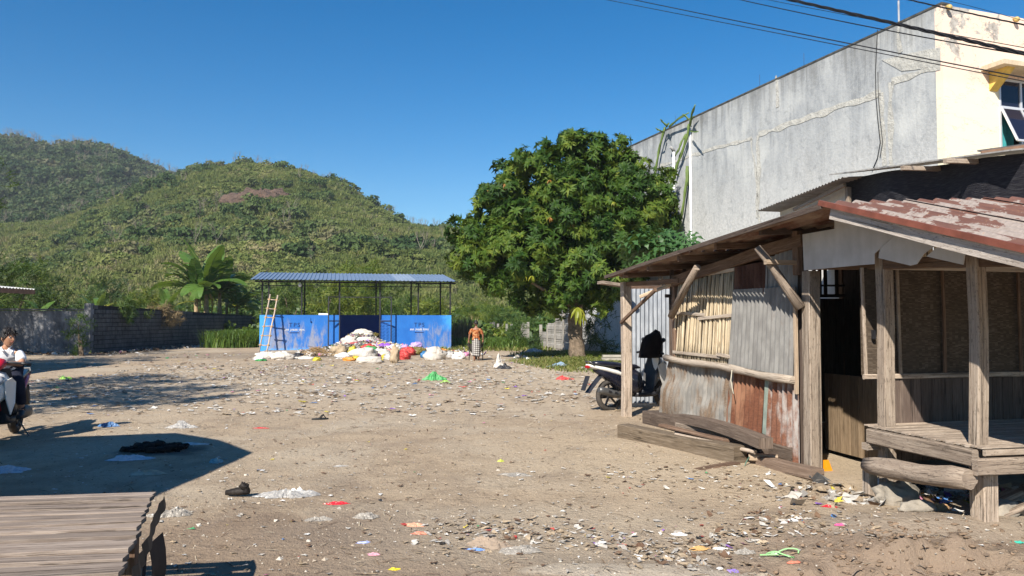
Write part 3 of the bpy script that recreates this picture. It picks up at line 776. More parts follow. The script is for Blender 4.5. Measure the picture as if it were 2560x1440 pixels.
def dragon_cactus():
    green = m_plain('cactus_green', (0.13, 0.19, 0.05), 0.5, 0.4, var=0.3, scale=3); dry = m_plain('cactus_shaded', (0.16, 0.24, 0.05), 0.55, var=0.3)
    def stems(name, label, lst):
        lst = [(p, r * 0.5) for p, r in lst]
        root = thing(name, label, 'cactus', Bside(*lst[0][0][0]) if False else on_plane(lst[0][0][0][0], lst[0][0][0][1], B0 - BN * 0.2, BN), 0, 'climbing cactus on the wall')
        o0 = Vector(root.location)
        for pts, r in lst:
            P = [on_plane(p[0], p[1], B0 - BN * (p[2] if len(p) > 2 else 0.2), BN) - o0 for p in pts]
            # three-winged stem
            mb = MB(); m = len(P)
            Q = []
            for k in range(m - 1):
                for t in range(3): Q.append(P[k].lerp(P[k + 1], t / 3))
            Q.append(P[-1])
            y = None
            for w in range(3):
                ang = w * 2.094 + 0.3
                rows = []
                for k, q in enumerate(Q):
                    t = (Q[min(k + 1, len(Q) - 1)] - Q[max(0, k - 1)]).normalized(); a = t.cross(BN).normalized(); b_ = t.cross(a)
                    rr = r * (1.0 + 0.25 * math.sin(k * 2.1)) * (1 if k < len(Q) - 1 else 0.2)
                    rows.append((q, q + (a * math.cos(ang) + b_ * math.sin(ang)) * rr))
                for k in range(len(rows) - 1): mb.quad(rows[k][0], rows[k][1], rows[k + 1][1], rows[k + 1][0]); 
            mb.tube(Q, r * 0.45, 5)
            mb.build('stem', green, root)
    stems('climbing_cactus', 'long green cactus stems hanging from the wall top, left clump of the two',
          [([(1663, 318), (1650, 365), (1642, 410), (1636, 452)], 0.11), ([(1665, 318), (1668, 312, 0.4), (1673, 307, 0.3)], 0.1), ([(1668, 315, 0.3), (1655, 304, 0.5), (1651, 298, 0.6)], 0.08),
           ([(1660, 330, 0.3), (1648, 326, 0.6), (1639, 320, 0.7)], 0.08), ([(1672, 318, 0.2), (1695, 298, 0.3), (1722, 282, 0.35)], 0.09), ([(1636, 452), (1634, 468)], 0.08)])
    stems('climbing_cactus', 'long green cactus stems hanging from the wall top, right clump beside the tall pipe',
          [([(1724, 310), (1720, 335), (1706, 380), (1694, 410), (1686, 442)], 0.13), ([(1724, 315), (1729, 285, 0.3), (1738, 262, 0.4)], 0.1), ([(1722, 300, 0.3), (1714, 290, 0.4), (1706, 285, 0.5)], 0.08),
           ([(1726, 328, 0.25), (1738, 330, 0.45), (1746, 329, 0.6)], 0.07), ([(1716, 335), (1704, 355, 0.3), (1697, 375, 0.35), (1688, 390, 0.35)], 0.09), ([(1728, 300, 0.2), (1734, 290, 0.4)], 0.08),
           ([(1719, 415), (1716, 460), (1708, 520), (1699, 565), (1690, 585)], 0.12), ([(1720, 425), (1720, 465)], 0.10)])
dragon_cactus()

# ---------- waste shelter (blue) ----------
T0 = gnd(648, 878); T0.z = 0; TR = R(13)
TI = frame(T0, TR).inverted()
blue = None
def m_blue(inner=False):
    n = NT('blue_wall_paint' if not inner else 'blue_wall_paint_with_shade'); co = n.coord(rand=False); xyz = n.sep(co)
    f = n.noise(co, 1.3, 6, 0.65); st = n.noise(n.coord(scale=(2.2, 2.2, 0.55), rand=False), 1.5, 7, 0.72, 0.5); fine = n.noise(co, 9, 5, 0.7)
    col = n.ramp(f, [(0.3, (0.012, 0.115, 0.42)), (0.7, (0.022, 0.165, 0.52))] if not inner else [(0.3, (0.006, 0.035, 0.20)), (0.7, (0.010, 0.055, 0.27))])  # inner walls take a deeper blue that stands in for their shade
    if not inner:
        # dirt worn through above the ground, upright smears
        z = n.math('ADD', xyz[2], n.math('MULTIPLY', n.math('SUBTRACT', 0.5, st), 3.0))
        worn = n.step(z, 1.45, 0.55)
        side = n.math('ADD', n.step(xyz[0], 3.6, 2.9), n.math('MULTIPLY', n.step(xyz[0], 7.4, 8.2), 0.7))
        m = n.math('MULTIPLY', n.math('MULTIPLY', worn, n.step(st, 0.38, 0.6)), n.math('MULTIPLY', side, 0.68))
        col = n.mix(m, col, n.ramp(fine, [(0.35, (0.26, 0.25, 0.25)), (0.7, (0.42, 0.37, 0.31))]))
        # faded pale blue at both ends and along the foot
        e = n.math('ADD', n.step(n.math('ADD', xyz[0], n.math('MULTIPLY', f, 1.3)), 1.35, 0.7), n.math('MULTIPLY', n.step(n.math('SUBTRACT', xyz[0], n.math('MULTIPLY', f, 1.6)), 8.2, 8.75), n.step(xyz[2], 0.9, 1.3)))
        e = n.math('MAXIMUM', e, n.math('MULTIPLY', n.step(n.math('ADD', xyz[2], n.math('MULTIPLY', n.math('SUBTRACT', fine, 0.5), 0.5)), 0.18, 0.05), 0.8))
        col = n.mix(n.math('MULTIPLY', e, 0.85), col, (0.06, 0.34, 0.78))
    n.set(col, 0.55, 0.35); n.bump(n.noise(co, 6, 5), 0.25, 0.02); return n.m
def build_shelter():
    s = thing('waste_shelter', 'blue walled rubbish shelter with a low corrugated roof on thin black posts', 'shelter', T0, TR)
    L = 9.62; Dp = 4.0; H = 1.80
    x_open0 = (TI @ on_plane(849, 800, T0, frame(T0, TR).to_3x3() @ Vector((0, 1, 0)))).x
    x_open1 = (TI @ on_plane(950, 800, T0, frame(T0, TR).to_3x3() @ Vector((0, 1, 0)))).x
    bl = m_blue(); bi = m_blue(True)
    mb = MB(); mb.aabb(0, x_open0, 0, 0.15, -0.1, H); mb.build('front_wall', bl, s)
    mb = MB(); mb.aabb(x_open1, L, 0, 0.15, -0.1, H); mb.build('front_wall', bl, s)
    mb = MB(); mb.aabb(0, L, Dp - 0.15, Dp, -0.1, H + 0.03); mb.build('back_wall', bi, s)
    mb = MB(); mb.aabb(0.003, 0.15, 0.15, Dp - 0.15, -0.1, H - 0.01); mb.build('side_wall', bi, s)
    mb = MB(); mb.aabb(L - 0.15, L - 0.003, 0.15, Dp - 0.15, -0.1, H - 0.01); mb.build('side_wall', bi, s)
    mb = MB(); mb.aabb(0.15, L - 0.15, 0.15, Dp - 0.15, -0.1, 0.06); mb.aabb(0.3, L + 0.2, -1.0, -0.001, -0.15, 0.05)
    mb.build('concrete_apron', m_plain('grey_concrete', (0.30, 0.27, 0.23), 0.9, var=0.3, scale=3, bump=0.5), s)
    steel = m_plain('black_steel', (0.018, 0.018, 0.022), 0.5, 0.4, var=0.3)
    zf, zb = 3.44, 3.93                                    # top of posts front, back
    def fx(u): return (TI @ on_plane(u, 760, T0, frame(T0, TR).to_3x3() @ Vector((0, 1, 0)))).x
    for u in (655, 754, 849, 950, 1046, 1137):
        x = min(max(fx(u), 0.05), L - 0.05); mb = MB(); z0 = H if not (840 < u < 960) else 0.05
        mb.box((x, 0.075, z0), (x, 0.075, zf), 0.07, 0.07, up=(0, 1, 0)); mb.build('front_post', steel, s)
        mb = MB(); mb.box((x, Dp - 0.075, H + 0.03), (x, Dp - 0.075, zb), 0.075, 0.075, up=(0, 1, 0)); mb.build('back_post', steel, s)
    # beams and rafters
    mb = MB(); mb.box((-0.25, 0.075, zf + 0.035), (L + 0.25, 0.075, zf + 0.035), 0.06, 0.07); mb.box((-0.25, Dp - 0.075, zb + 0.035), (L + 0.25, Dp - 0.075, zb + 0.035), 0.06, 0.07)
    mb.box((0.0, 0.075, zf - 0.16), (L, 0.075, zf - 0.16), 0.04, 0.04)
    mb.build('beam', steel, s)
    sl = (zb - zf) / (Dp - 0.15)
    for x in (0.05, 1.95, 3.85, 5.75, 7.65, 9.57):
        mb = MB(); mb.box((x, -0.45, zf + 0.10 - 0.52 * sl), (x, Dp + 0.4, zb + 0.10 + 0.47 * sl), 0.05, 0.07); mb.build('rafter', steel, s)
    mb = MB()
    for k in range(5):
        y = -0.4 + k * (Dp + 0.75) / 4; mb.box((-0.3, y, zf + 0.16 + (y - 0.075) * sl), (L + 0.3, y, zf + 0.16 + (y - 0.075) * sl), 0.04, 0.04)
    mb.build('purlin', steel, s)
    # roof sheets: trapezoid ribs, one sheet a part
    rb = m_plain('blue_grey_roof_paint', (0.16, 0.215, 0.31), 0.45, 0.4, 0.1, var=0.12, scale=2)
    rb2 = m_plain('pale_roof_paint', (0.25, 0.305, 0.39), 0.45, 0.4, 0.1, var=0.12, scale=2)
    x0 = -0.42; W = 1.02; p = 0.204
    for k in range(10):
        mb = MB(); xs = []
        for r_ in range(5):
            b0 = x0 + k * W + r_ * p
            xs += [(b0, 0), (b0 + 0.13, 0), (b0 + 0.15, 0.035), (b0 + 0.185, 0.035), (b0 + p, 0)]
        ya, yb = -0.55, Dp + 0.45; dz = rnd.uniform(0, 0.006)
        for (a, za), (b_, zc) in zip(xs, xs[1:]):
            if b_ - a < 1e-5: continue
            Z = lambda y, e: zf + 0.185 + (y - 0.075) * sl + e + dz
            mb.quad((a, ya, Z(ya, za)), (b_, ya, Z(ya, zc)), (b_, yb, Z(yb, zc)), (a, yb, Z(yb, za)))
        mb.build('roof_sheet', rb2 if k in (7,) else rb, s)
    # open gates, folded outwards
    def gate(xh, direction):
        mb = MB(); w = 0.62; z0, z1 = 0.28, 2.72; ang = R(28) * direction
        ux = -math.cos(R(28)) if direction < 0 else math.cos(R(28)); uy = -math.sin(R(28))
        P = lambda t, z: (xh + ux * t, -0.06 + uy * t, z)
        t = 0.05
        for a, c in ((P(0, z0), P(0, z1)), (P(w, z0), P(w, z1)), (P(0, z0), P(w, z0)), (P(0, z1), P(w, z1)), (P(0, 1.5), P(w, 1.5))): mb.box(a, c, t, t, up=(0.3, 1, 0.1))
        g = mb.build('gate', steel, s)
        if direction > 0:
            mb = MB()
            for k in range(17):
                z = z0 + 0.06 + k * 0.075; mb.box(P(0.03, z), P(w - 0.03, z), 0.012, 0.02, up=(0, 0, 1))
            mb.build('gate_bars', m_plain('blue_gate_rod', (0.03, 0.12, 0.42), 0.5), g)
    gate(x_open0, -1); gate(x_open1, 1)
    mb = MB(); mb.box((x_open0, 0.05, 2.72), (x_open1, 0.05, 2.72), 0.05, 0.05); mb.build('lintel', steel, s)
    # white bulb under the front beam
    xb = fx(749); mb = MB(); mb.tube([(xb, 0.02, zf), (xb, 0.02, zf - 0.05)], 0.03, 8); mb.blob((xb, 0.02, zf - 0.13), (0.09, 0.09, 0.10), 12, 8, 0)
    mb.build('light_bulb', m_plain('white_bulb', (0.85, 0.85, 0.83), 0.3, var=0.02), s)
    # lettering on both front walls
    def text(body, x, z, size, mat, name, sc=(1, 1, 1), sw=1.0):
        cu = bpy.data.curves.new(name, 'FONT'); cu.body = body; cu.size = size; cu.align_x = 'CENTER'; cu.align_y = 'CENTER'; cu.extrude = 0.002; cu.space_character = 1.25 if len(body) < 4 else 1.0; cu.space_word = sw
        o = bpy.data.objects.new(name, cu); COL.objects.link(o); o.parent = s; o.location = (x, -0.004, z); o.rotation_euler = (math.pi / 2, 0, 0); cu.materials.append(mat); o.scale = sc
        dg = bpy.context.evaluated_depsgraph_get(); me = bpy.data.meshes.new_from_object(o.evaluated_get(dg))
        q = bpy.data.objects.new(name, me); COL.objects.link(q); q.parent = s; q.location = o.location; q.rotation_euler = o.rotation_euler; q.scale = sc; q['kind'] = 'stuff'; bpy.data.objects.remove(o); return q
    tb = m_plain('dark_blue_lettering', (0.005, 0.012, 0.07), 0.6, bump=0); tw = m_plain('white_lettering', (0.75, 0.74, 0.70), 0.6, bump=0)
    for uc in (738, 1049.5):
        x = fx(uc - 1); zc = 1.80 - 0.51
        text('TPS', x, zc, 0.30, tb, 'lettering'); text('AWA JANNINI RAWA', x, zc - 0.24, 0.15, tw, 'lettering', (0.62, 1, 1), 2.4)
        mb = MB(); mb.aabb(x - 0.23, x + 0.23, -0.006, -0.001, zc - 0.40, zc - 0.365); mb.build('underline', tb, s)
    # little hook lamp on the left wall
    mb = MB(); x = fx(777); mb.tube([(x, -0.02, 1.65), (x, -0.02, 1.50)], 0.006, 4); mb.blob((x + 0.02, -0.03, 1.46), (0.04, 0.03, 0.04), 8, 6, 0); mb.build('hook', tb, s)
    return s
build_shelter()
mb = MB(); p = TI @ on_plane(808, 783, T0, frame(T0, TR).to_3x3() @ Vector((0, 1, 0))); mb.aabb(p.x - 0.23, p.x + 0.24, 0.02, 0.13, 1.805, 1.89)
o = mb.build('white_box', m_plain('white_foam', (0.8, 0.8, 0.78), 0.7, var=0.04)); tag(o, 'flat white foam box lying on top of the blue wall', 'box'); o.matrix_world = frame(T0, TR)

# ladder leaning on the front beam
def build_ladder():
    _f = Vector((math.sin(TR), -math.cos(TR), 0)) * 0.62; a0 = gnd(651, 879) + _f; a1 = gnd(670, 879) + _f; d = Vector((math.sin(TR), -math.cos(TR), 0))
    n_ = frame(T0, TR).to_3x3() @ Vector((0, 1, 0))
    t0 = on_plane(676, 736, T0 - n_ * 0.10, n_); t1 = on_plane(694, 738, T0 - n_ * 0.10, n_)
    b = thing('bamboo_ladder', 'pale bamboo ladder leaning against the left end of the blue wall', 'ladder', a0)
    bam = m_wood('pale_bamboo_pole', (0.24, 0.18, 0.13), (0.42, 0.34, 0.27), (0.56, 0.48, 0.40), 0.6)
    L0 = a0
    for p, q in ((a0, t0), (a1, t1)):
        mb = MB(); mb.tube([p - L0 + (q - p) * t / 6 + Vector((rnd.uniform(-.015, .015), 0, 0)) for t in range(7)], 0.037, 8); mb.build('rail', bam, b)
    for k in range(6):
        t = 0.12 + k * 0.158; p = a0.lerp(t0, t) - L0; q = a1.lerp(t1, t) - L0; e = (q - p).normalized() * 0.09
        mb = MB(); mb.tube([p - e, q + e + Vector((0, 0, rnd.uniform(-.05, .05)))], 0.026, 7); r_ = mb.build('rung', bam, b)
        for c in (p, q):
            mb = MB(); mb.tube([c + Vector((-0.05, 0, 0)), c + Vector((0.05, 0, 0))], 0.045, 7)
            mb.build('lashing', m_plain('rope_lashing', (0.42, 0.25, 0.10), 0.9), r_)
build_ladder()

# ---------- left boundary walls ----------
m_dkplaster = m_plaster('shade_darkened_plaster', (0.12, 0.12, 0.125), (0.05, 0.05, 0.053), (0.25, 0.25, 0.26), 0.6, 1.3, (0.035, 0.035, 0.035))  # dark plaster, tone lowered further to carry the shade on the wall
m_block = m_plaster('old_block', (0.092, 0.092, 0.09), (0.042, 0.042, 0.042), (0.15, 0.148, 0.145), 0.4, 2.5, (0.03, 0.03, 0.03))
m_mortar = m_plain('dark_mortar', (0.035, 0.034, 0.034), 0.95, var=0.4)
WA = gnd(225, 884); WA.z = 0; WB = gnd(640, 854); WB.z = 0
def build_left_walls():
    w = thing('plaster_wall', 'low stained plaster wall at the left behind the boy, coloured darker for shade', 'wall', WA)
    p0 = Vector((WA.x - 13.0, WA.y - 1.0, 0)) - WA; p1 = Vector((-0.25, 0.05, 0)); d = (p1 - p0)
    mb = MB(); k = 12; H = 1.98
    # wall with a slightly uneven top
    nn = Vector((-d.y, d.x, 0)).normalized() * 0.16
    for i in range(k):
        a = p0.lerp(p1, i / k); c = p0.lerp(p1, (i + 1) / k); ha = H + 0.05 * noise.noise(Vector((i, 0, 0))); hc = H + 0.05 * noise.noise(Vector((i + 1, 0, 0)))
        mb.quad(a - nn * 0 + Vector((0, 0, -.2)), c + Vector((0, 0, -.2)), c + Vector((0, 0, hc)), a + Vector((0, 0, ha)))
        mb.quad(c + nn + Vector((0, 0, -.2)), a + nn + Vector((0, 0, -.2)), a + nn + Vector((0, 0, ha)), c + nn + Vector((0, 0, hc)))
        mb.quad(a + Vector((0, 0, ha)), c + Vector((0, 0, hc)), c + nn + Vector((0, 0, hc)), a + nn + Vector((0, 0, ha)))
    mb.build('wall_body', m_dkplaster, w)
    mb = MB(); mb.box(p0 + Vector((0, 0.08, H + .06)), p1 + Vector((0, 0.08, H + .06)), 0.26, 0.07, warp=0.02); mb.build('coping', m_block, w)
    mb = MB(); mb.aabb(-0.26, 0.04, -0.1, 0.2, -0.2, 2.32); mb.build('pillar', m_dkplaster, w)
    # block wall running back
    ang = math.atan2((WB - WA).y, (WB - WA).x)
    b = thing('block_wall', 'dark blockwork wall with overhanging plants running back to the blue shelter', 'wall', WA, ang)
    Lw = (WB - WA).length; H = 2.25
    top = lambda x: H - 0.42 * x / Lw
    n = 26
    mb = MB()
    for i in range(n):
        a = 0.05 + (Lw - 0.05) * i / n; c = 0.05 + (Lw - 0.05) * (i + 1) / n
        mb.quad((a, -0.0, -.2), (c, -0.0, -.2), (c, 0, top(c)), (a, 0, top(a))); mb.quad((c, .14, -.2), (a, .14, -.2), (a, .14, top(a)), (c, .14, top(c))); mb.quad((a, 0, top(a)), (c, 0, top(c)), (c, .14, top(c)), (a, .14, top(a)))
    mb.build('mortar_core', m_mortar, b)
    # blocks: nearest 300 as parts, the rest joined
    proto = []
    for v in range(3):
        mb = MB(); mb.box((-0.195, 0, 0), (0.195, 0, 0), 0.05, 0.175, bev=0.008); me = mb.mesh('block', m_block); proto.append(me)
    rest = MB(); cnt = 0
    hh = 0.205; nrow = int(H / hh)
    for i in range(int(Lw / 0.42) + 1):
        for r_ in range(nrow + 1):
            x = 0.27 + i * 0.42 + (0.21 if r_ % 2 else 0); z = 0.10 + r_ * hh
            if z + 0.09 > top(x) or x > Lw - .2: continue
            off = -0.015 + rnd.uniform(-0.012, 0.008)
            if cnt < 300:
                o = bpy.data.objects.new('block', proto[cnt % 3]); COL.objects.link(o); o.parent = b
                o.location = (x, off, z + rnd.uniform(-.006, .006)); o.rotation_euler = (0, rnd.uniform(-.012, .012), rnd.uniform(-.02, .02)); cnt += 1
            else: rest.box((x - 0.195, off, z), (x + 0.195, off, z), 0.05, 0.175)
    o = rest.build('far_blocks', m_block, b); tag(o, kind='stuff')
build_left_walls()

# ---------- concrete panel fence at the back right ----------
def build_panel_fence():
    A = gnd(1432, 884); Bp = gnd(1190, 848); A.z = Bp.z = 0
    ang = math.atan2((Bp - A).y, (Bp - A).x)
    f = thing('panel_fence', 'old grey precast concrete panel fence partly broken behind the mango tree', 'fence', A, ang)
    con = m_plaster('weathered_precast', (0.26, 0.245, 0.22), (0.13, 0.12, 0.105), (0.38, 0.36, 0.33), 0.6, 2.2, (0.07, 0.065, 0.06))
    L = (Bp - A).length; x = 0.0; k = 0; missing = {4, 5, 7, 8, 10}
    while x < L:
        nrow = 0 if k in missing else (4 if k < 2 else (3 if k < 3 else rnd.choice([2, 3])))
        H = nrow * 0.46 + 0.05 if nrow else 1.3
        if not (k in missing and (k - 1) in missing):
            mb = MB(); mb.aabb(x - 0.06, x + 0.06, -0.07, 0.07, -0.2, max(H, 1.3)); mb.build('fence_post', con, f)
        for r_ in range(nrow):
            mb = MB(); z0 = 0.02 + r_ * 0.46; w = 1.38
            mb.box((x + 0.06, 0, z0 + 0.225), (x + 0.06 + w, 0, z0 + 0.225), 0.05, 0.445, bev=0.012)
            mb.box((x + 0.16, 0.0, z0 + 0.225), (x + w - 0.04, 0.0, z0 + 0.225), 0.10, 0.25, bev=0.03)
            mb.build('fence_panel', con, f)
        x += 1.5; k += 1
build_panel_fence()
# ---------- house edge at the far left, off-frame kiosk and trees' shade ----------
def build_left_house():
    p = at(62, 722, 24); z = p.z
    h = thing('roadside_house', 'low building at the left edge with a white corrugated roof eave', 'building', (p.x - 6, 24, 0))
    mb = MB(); w = m_corr('white_roof_iron', (0.62, 0.61, 0.58), (0.25, 0.16, 0.10), (0.72, 0.72, 0.70), 0.15, 0.1)
    def P(t, s_):
        x = t * 6.0; return (x, -5.0 + s_ * 5.5, z + 0.55 - 0.55 * t - 0.04 * 0 + 0.018 * math.sin(s_ * 5.5 / 0.076 * 6.283 / 2))
    mb.grid(P, 6, 150, uvfn=lambda a, c: (c * 5.5, a * 6), smooth=True)
    mb.build('roof', w, h)
    mb = MB(); mb.box((6.0, -5.0, z - 0.09), (6.0, 0.5, z - 0.09), 0.03, 0.14); mb.box((0, -5.0, z + 0.42), (6, -5.0, z - 0.08), 0.03, 0.12)
    mb.build('fascia', m_plain('brown_fascia', (0.20, 0.12, 0.08), 0.8), h)
    mb = MB(); mb.aabb(-1, 4.6, -4.6, 0.2, 0, z - 0.02); mb.build('wall', m_dkplaster, h)
    mb = MB(); mb.box((5.8, -4.7, 0), (5.8, -4.7, z - 0.08), 0.1, 0.1, up=(0, 1, 0)); mb.build('post', m_plain('dark_post', (0.05, 0.04, 0.035)), h)
build_left_house()
def build_kiosk():
    """stands beside the viewer, outside the picture; its roof throws the big shadow in front"""
    h = 3.0; k = h / -SUN_DIR.z; off = Vector((SUN_DIR.x * k, SUN_DIR.y * k, 0))
    sh = [gnd(390, 1238), gnd(625, 1135), gnd(540, 1103), gnd(430, 1084), gnd(100, 1096), gnd(-250, 1108)]
    P = [Vector((s_.x - off.x, s_.y - off.y, h)) for s_ in sh]
    P.insert(0, Vector((P[0].x + 0.02, P[0].y - 1.35, h))); P.append(Vector((P[-1].x, P[0].y, h)))
    c = thing('roadside_kiosk', 'small wooden kiosk with a sheet roof standing left of the table', 'kiosk', (P[0].x, P[0].y, 0))
    o = Vector((P[0].x, P[0].y, 0)); Q = [p - o for p in P]
    mb = MB(); mb.prism(Q, (0, 0, 0.05)); mb.build('roof', m_corr('kiosk_iron', (0.3, 0.29, 0.28), (0.2, 0.1, 0.06), (0.4, 0.4, 0.4), 0.4), c)
    x0 = Q[-2].x + 0.2; y0 = 0.2; x1 = -1.5; y1 = 2.6
    mb = MB(); mb.aabb(x0, x1, y0, y0 + 0.06, 0, h); mb.aabb(x0, x1, y1, y1 + 0.06, 0, h); mb.aabb(x0, x0 + 0.06, y0 + 0.06, y1, 0, h); mb.build('wall', m_plain('kiosk_board', (0.25, 0.18, 0.12)), c)
    mb = MB()
    for (x, y) in ((-0.3, 0.3), (-0.3, 2.0)): mb.box((x, y, 0), (x, y, h), 0.1, 0.1, up=(0, 1, 0))
    mb.build('post', m_plain('kiosk_post', (0.2, 0.15, 0.1)), c)
build_kiosk()
# ================= vegetation =================
def leaf_strip(L, w, segs=3, droop=0.5, fold=0.25):
    """one leaf as verts/quads: base at origin, along +x, drooping to -z"""
    V = []; Fq = []
    for k in range(segs + 1):
        t = k / segs; x = L * (t - 0.12 * t * t * droop); z = -droop * L * t * t * 0.6 + 0.04 * L
        ww = w * math.sin(math.pi * min(0.97, max(0.06, t * 0.9 + 0.08))) * 0.5
        V += [(x, -ww, z + ww * fold), (x, 0, z), (x, ww, z + ww * fold)]
    for k in range(segs):
        a = k * 3; Fq += [(a, a + 1, a + 4, a + 3), (a + 1, a + 2, a + 5, a + 4)]
    return np.array(V, float), np.array(Fq)
def rosette(n, L, w, tilt=(0.1, 0.9), segs=2, droop=0.7, seed=0):
    g = np.random.default_rng(seed); VV = []; FF = []; T = []
    for k in range(n):
        V, Fq = leaf_strip(L * g.uniform(0.75, 1.15), w * g.uniform(0.8, 1.15), segs, droop)
        el = g.uniform(*tilt) ; az = 6.283 * (k * 0.382 + g.uniform(-.04, .04))
        ce, se = math.cos(el), math.sin(el); x = V[:, 0] * ce - V[:, 2] * se; z = V[:, 0] * se + V[:, 2] * ce
        ca, sa = math.cos(az), math.sin(az)
        P = np.stack([x * ca - V[:, 1] * sa, x * sa + V[:, 1] * ca, z], 1)
        FF.append(Fq + len(VV) * len(V)); VV.append(P); T.append(np.full(len(V), np.clip(g.normal(0.45, 0.2), 0, 1)))
    return np.concatenate(VV), np.concatenate(FF), np.concatenate(T)
def crown_points(lobes, dens, clump=0.55, per=9, up=0.25, seed=1, jitter=0.16):
    g = np.random.default_rng(seed); P = []; D = []; K = []
    for (c, r) in lobes:
        c = np.array(c, float); r = np.array(r if hasattr(r, '__len__') else (r, r, r), float)
        n = max(3, int(dens * 4 * math.pi * (r.prod() ** (2 / 3)) / (clump * clump * 3.1)))
        d = g.normal(size=(n, 3)); d /= np.linalg.norm(d, axis=1, keepdims=True)
        q = c + d * r * (1 + g.normal(0, jitter, (n, 1)) - 0.08)
        k_of = g.random(n)
        for qq, dd, kk in zip(q, d, k_of):
            e = g.normal(size=(per, 3)); e /= np.linalg.norm(e, axis=1, keepdims=True); e = e + dd * 0.7; e /= np.linalg.norm(e, axis=1, keepdims=True)
            P.append(qq + e * clump * g.uniform(0.35, 1.0, (per, 1))); D.append(e + np.array([0, 0, up])); K.append(np.full(per, kk))
    return np.concatenate(P), np.concatenate(D), np.concatenate(K)
def crown(name, parent, lobes, mat, proto, dens=1.0, clump=0.55, per=9, seed=1, size=(0.8, 1.2), tvar=0.3, up=0.25, jitter=0.16):
    P, D, K = crown_points(lobes, dens, clump, per, up, seed, jitter)
    g = np.random.default_rng(seed + 5)
    V, Fc = scatter(proto[0], proto[1], P, D, g.uniform(size[0], size[1], len(P)))
    t = np.clip(np.tile(proto[2], len(P)) * 0.6 + np.repeat((K - 0.5) * tvar + 0.2, len(proto[2])), 0, 1)
    o = np_mesh(name, V, Fc, mat, parent, tint=t, smooth=False); o['kind'] = 'stuff'; return o
bark = m_plain('grey_brown_bark', (0.16, 0.12, 0.085), 0.95, var=0.55, scale=7, bump=0.9, bscale=14, bd=0.04)
def limb(parent, pts, rr, name='limb', mat=None, n=9):
    mb = MB(); P = [Vector(p) for p in pts]; Q = []; Rr = []
    for k in range(len(P) - 1):
        for t in range(4):
            q = P[k].lerp(P[k + 1], t / 4); Q.append(q + noise.noise_vector(q * 1.7) * rr[k] * 0.35); Rr.append(rr[k] + (rr[k + 1] - rr[k]) * t / 4)
    Q.append(P[-1]); Rr.append(rr[-1]); mb.tube(Q, Rr, n, lump=0.22); return mb.build(name, mat or bark, parent)

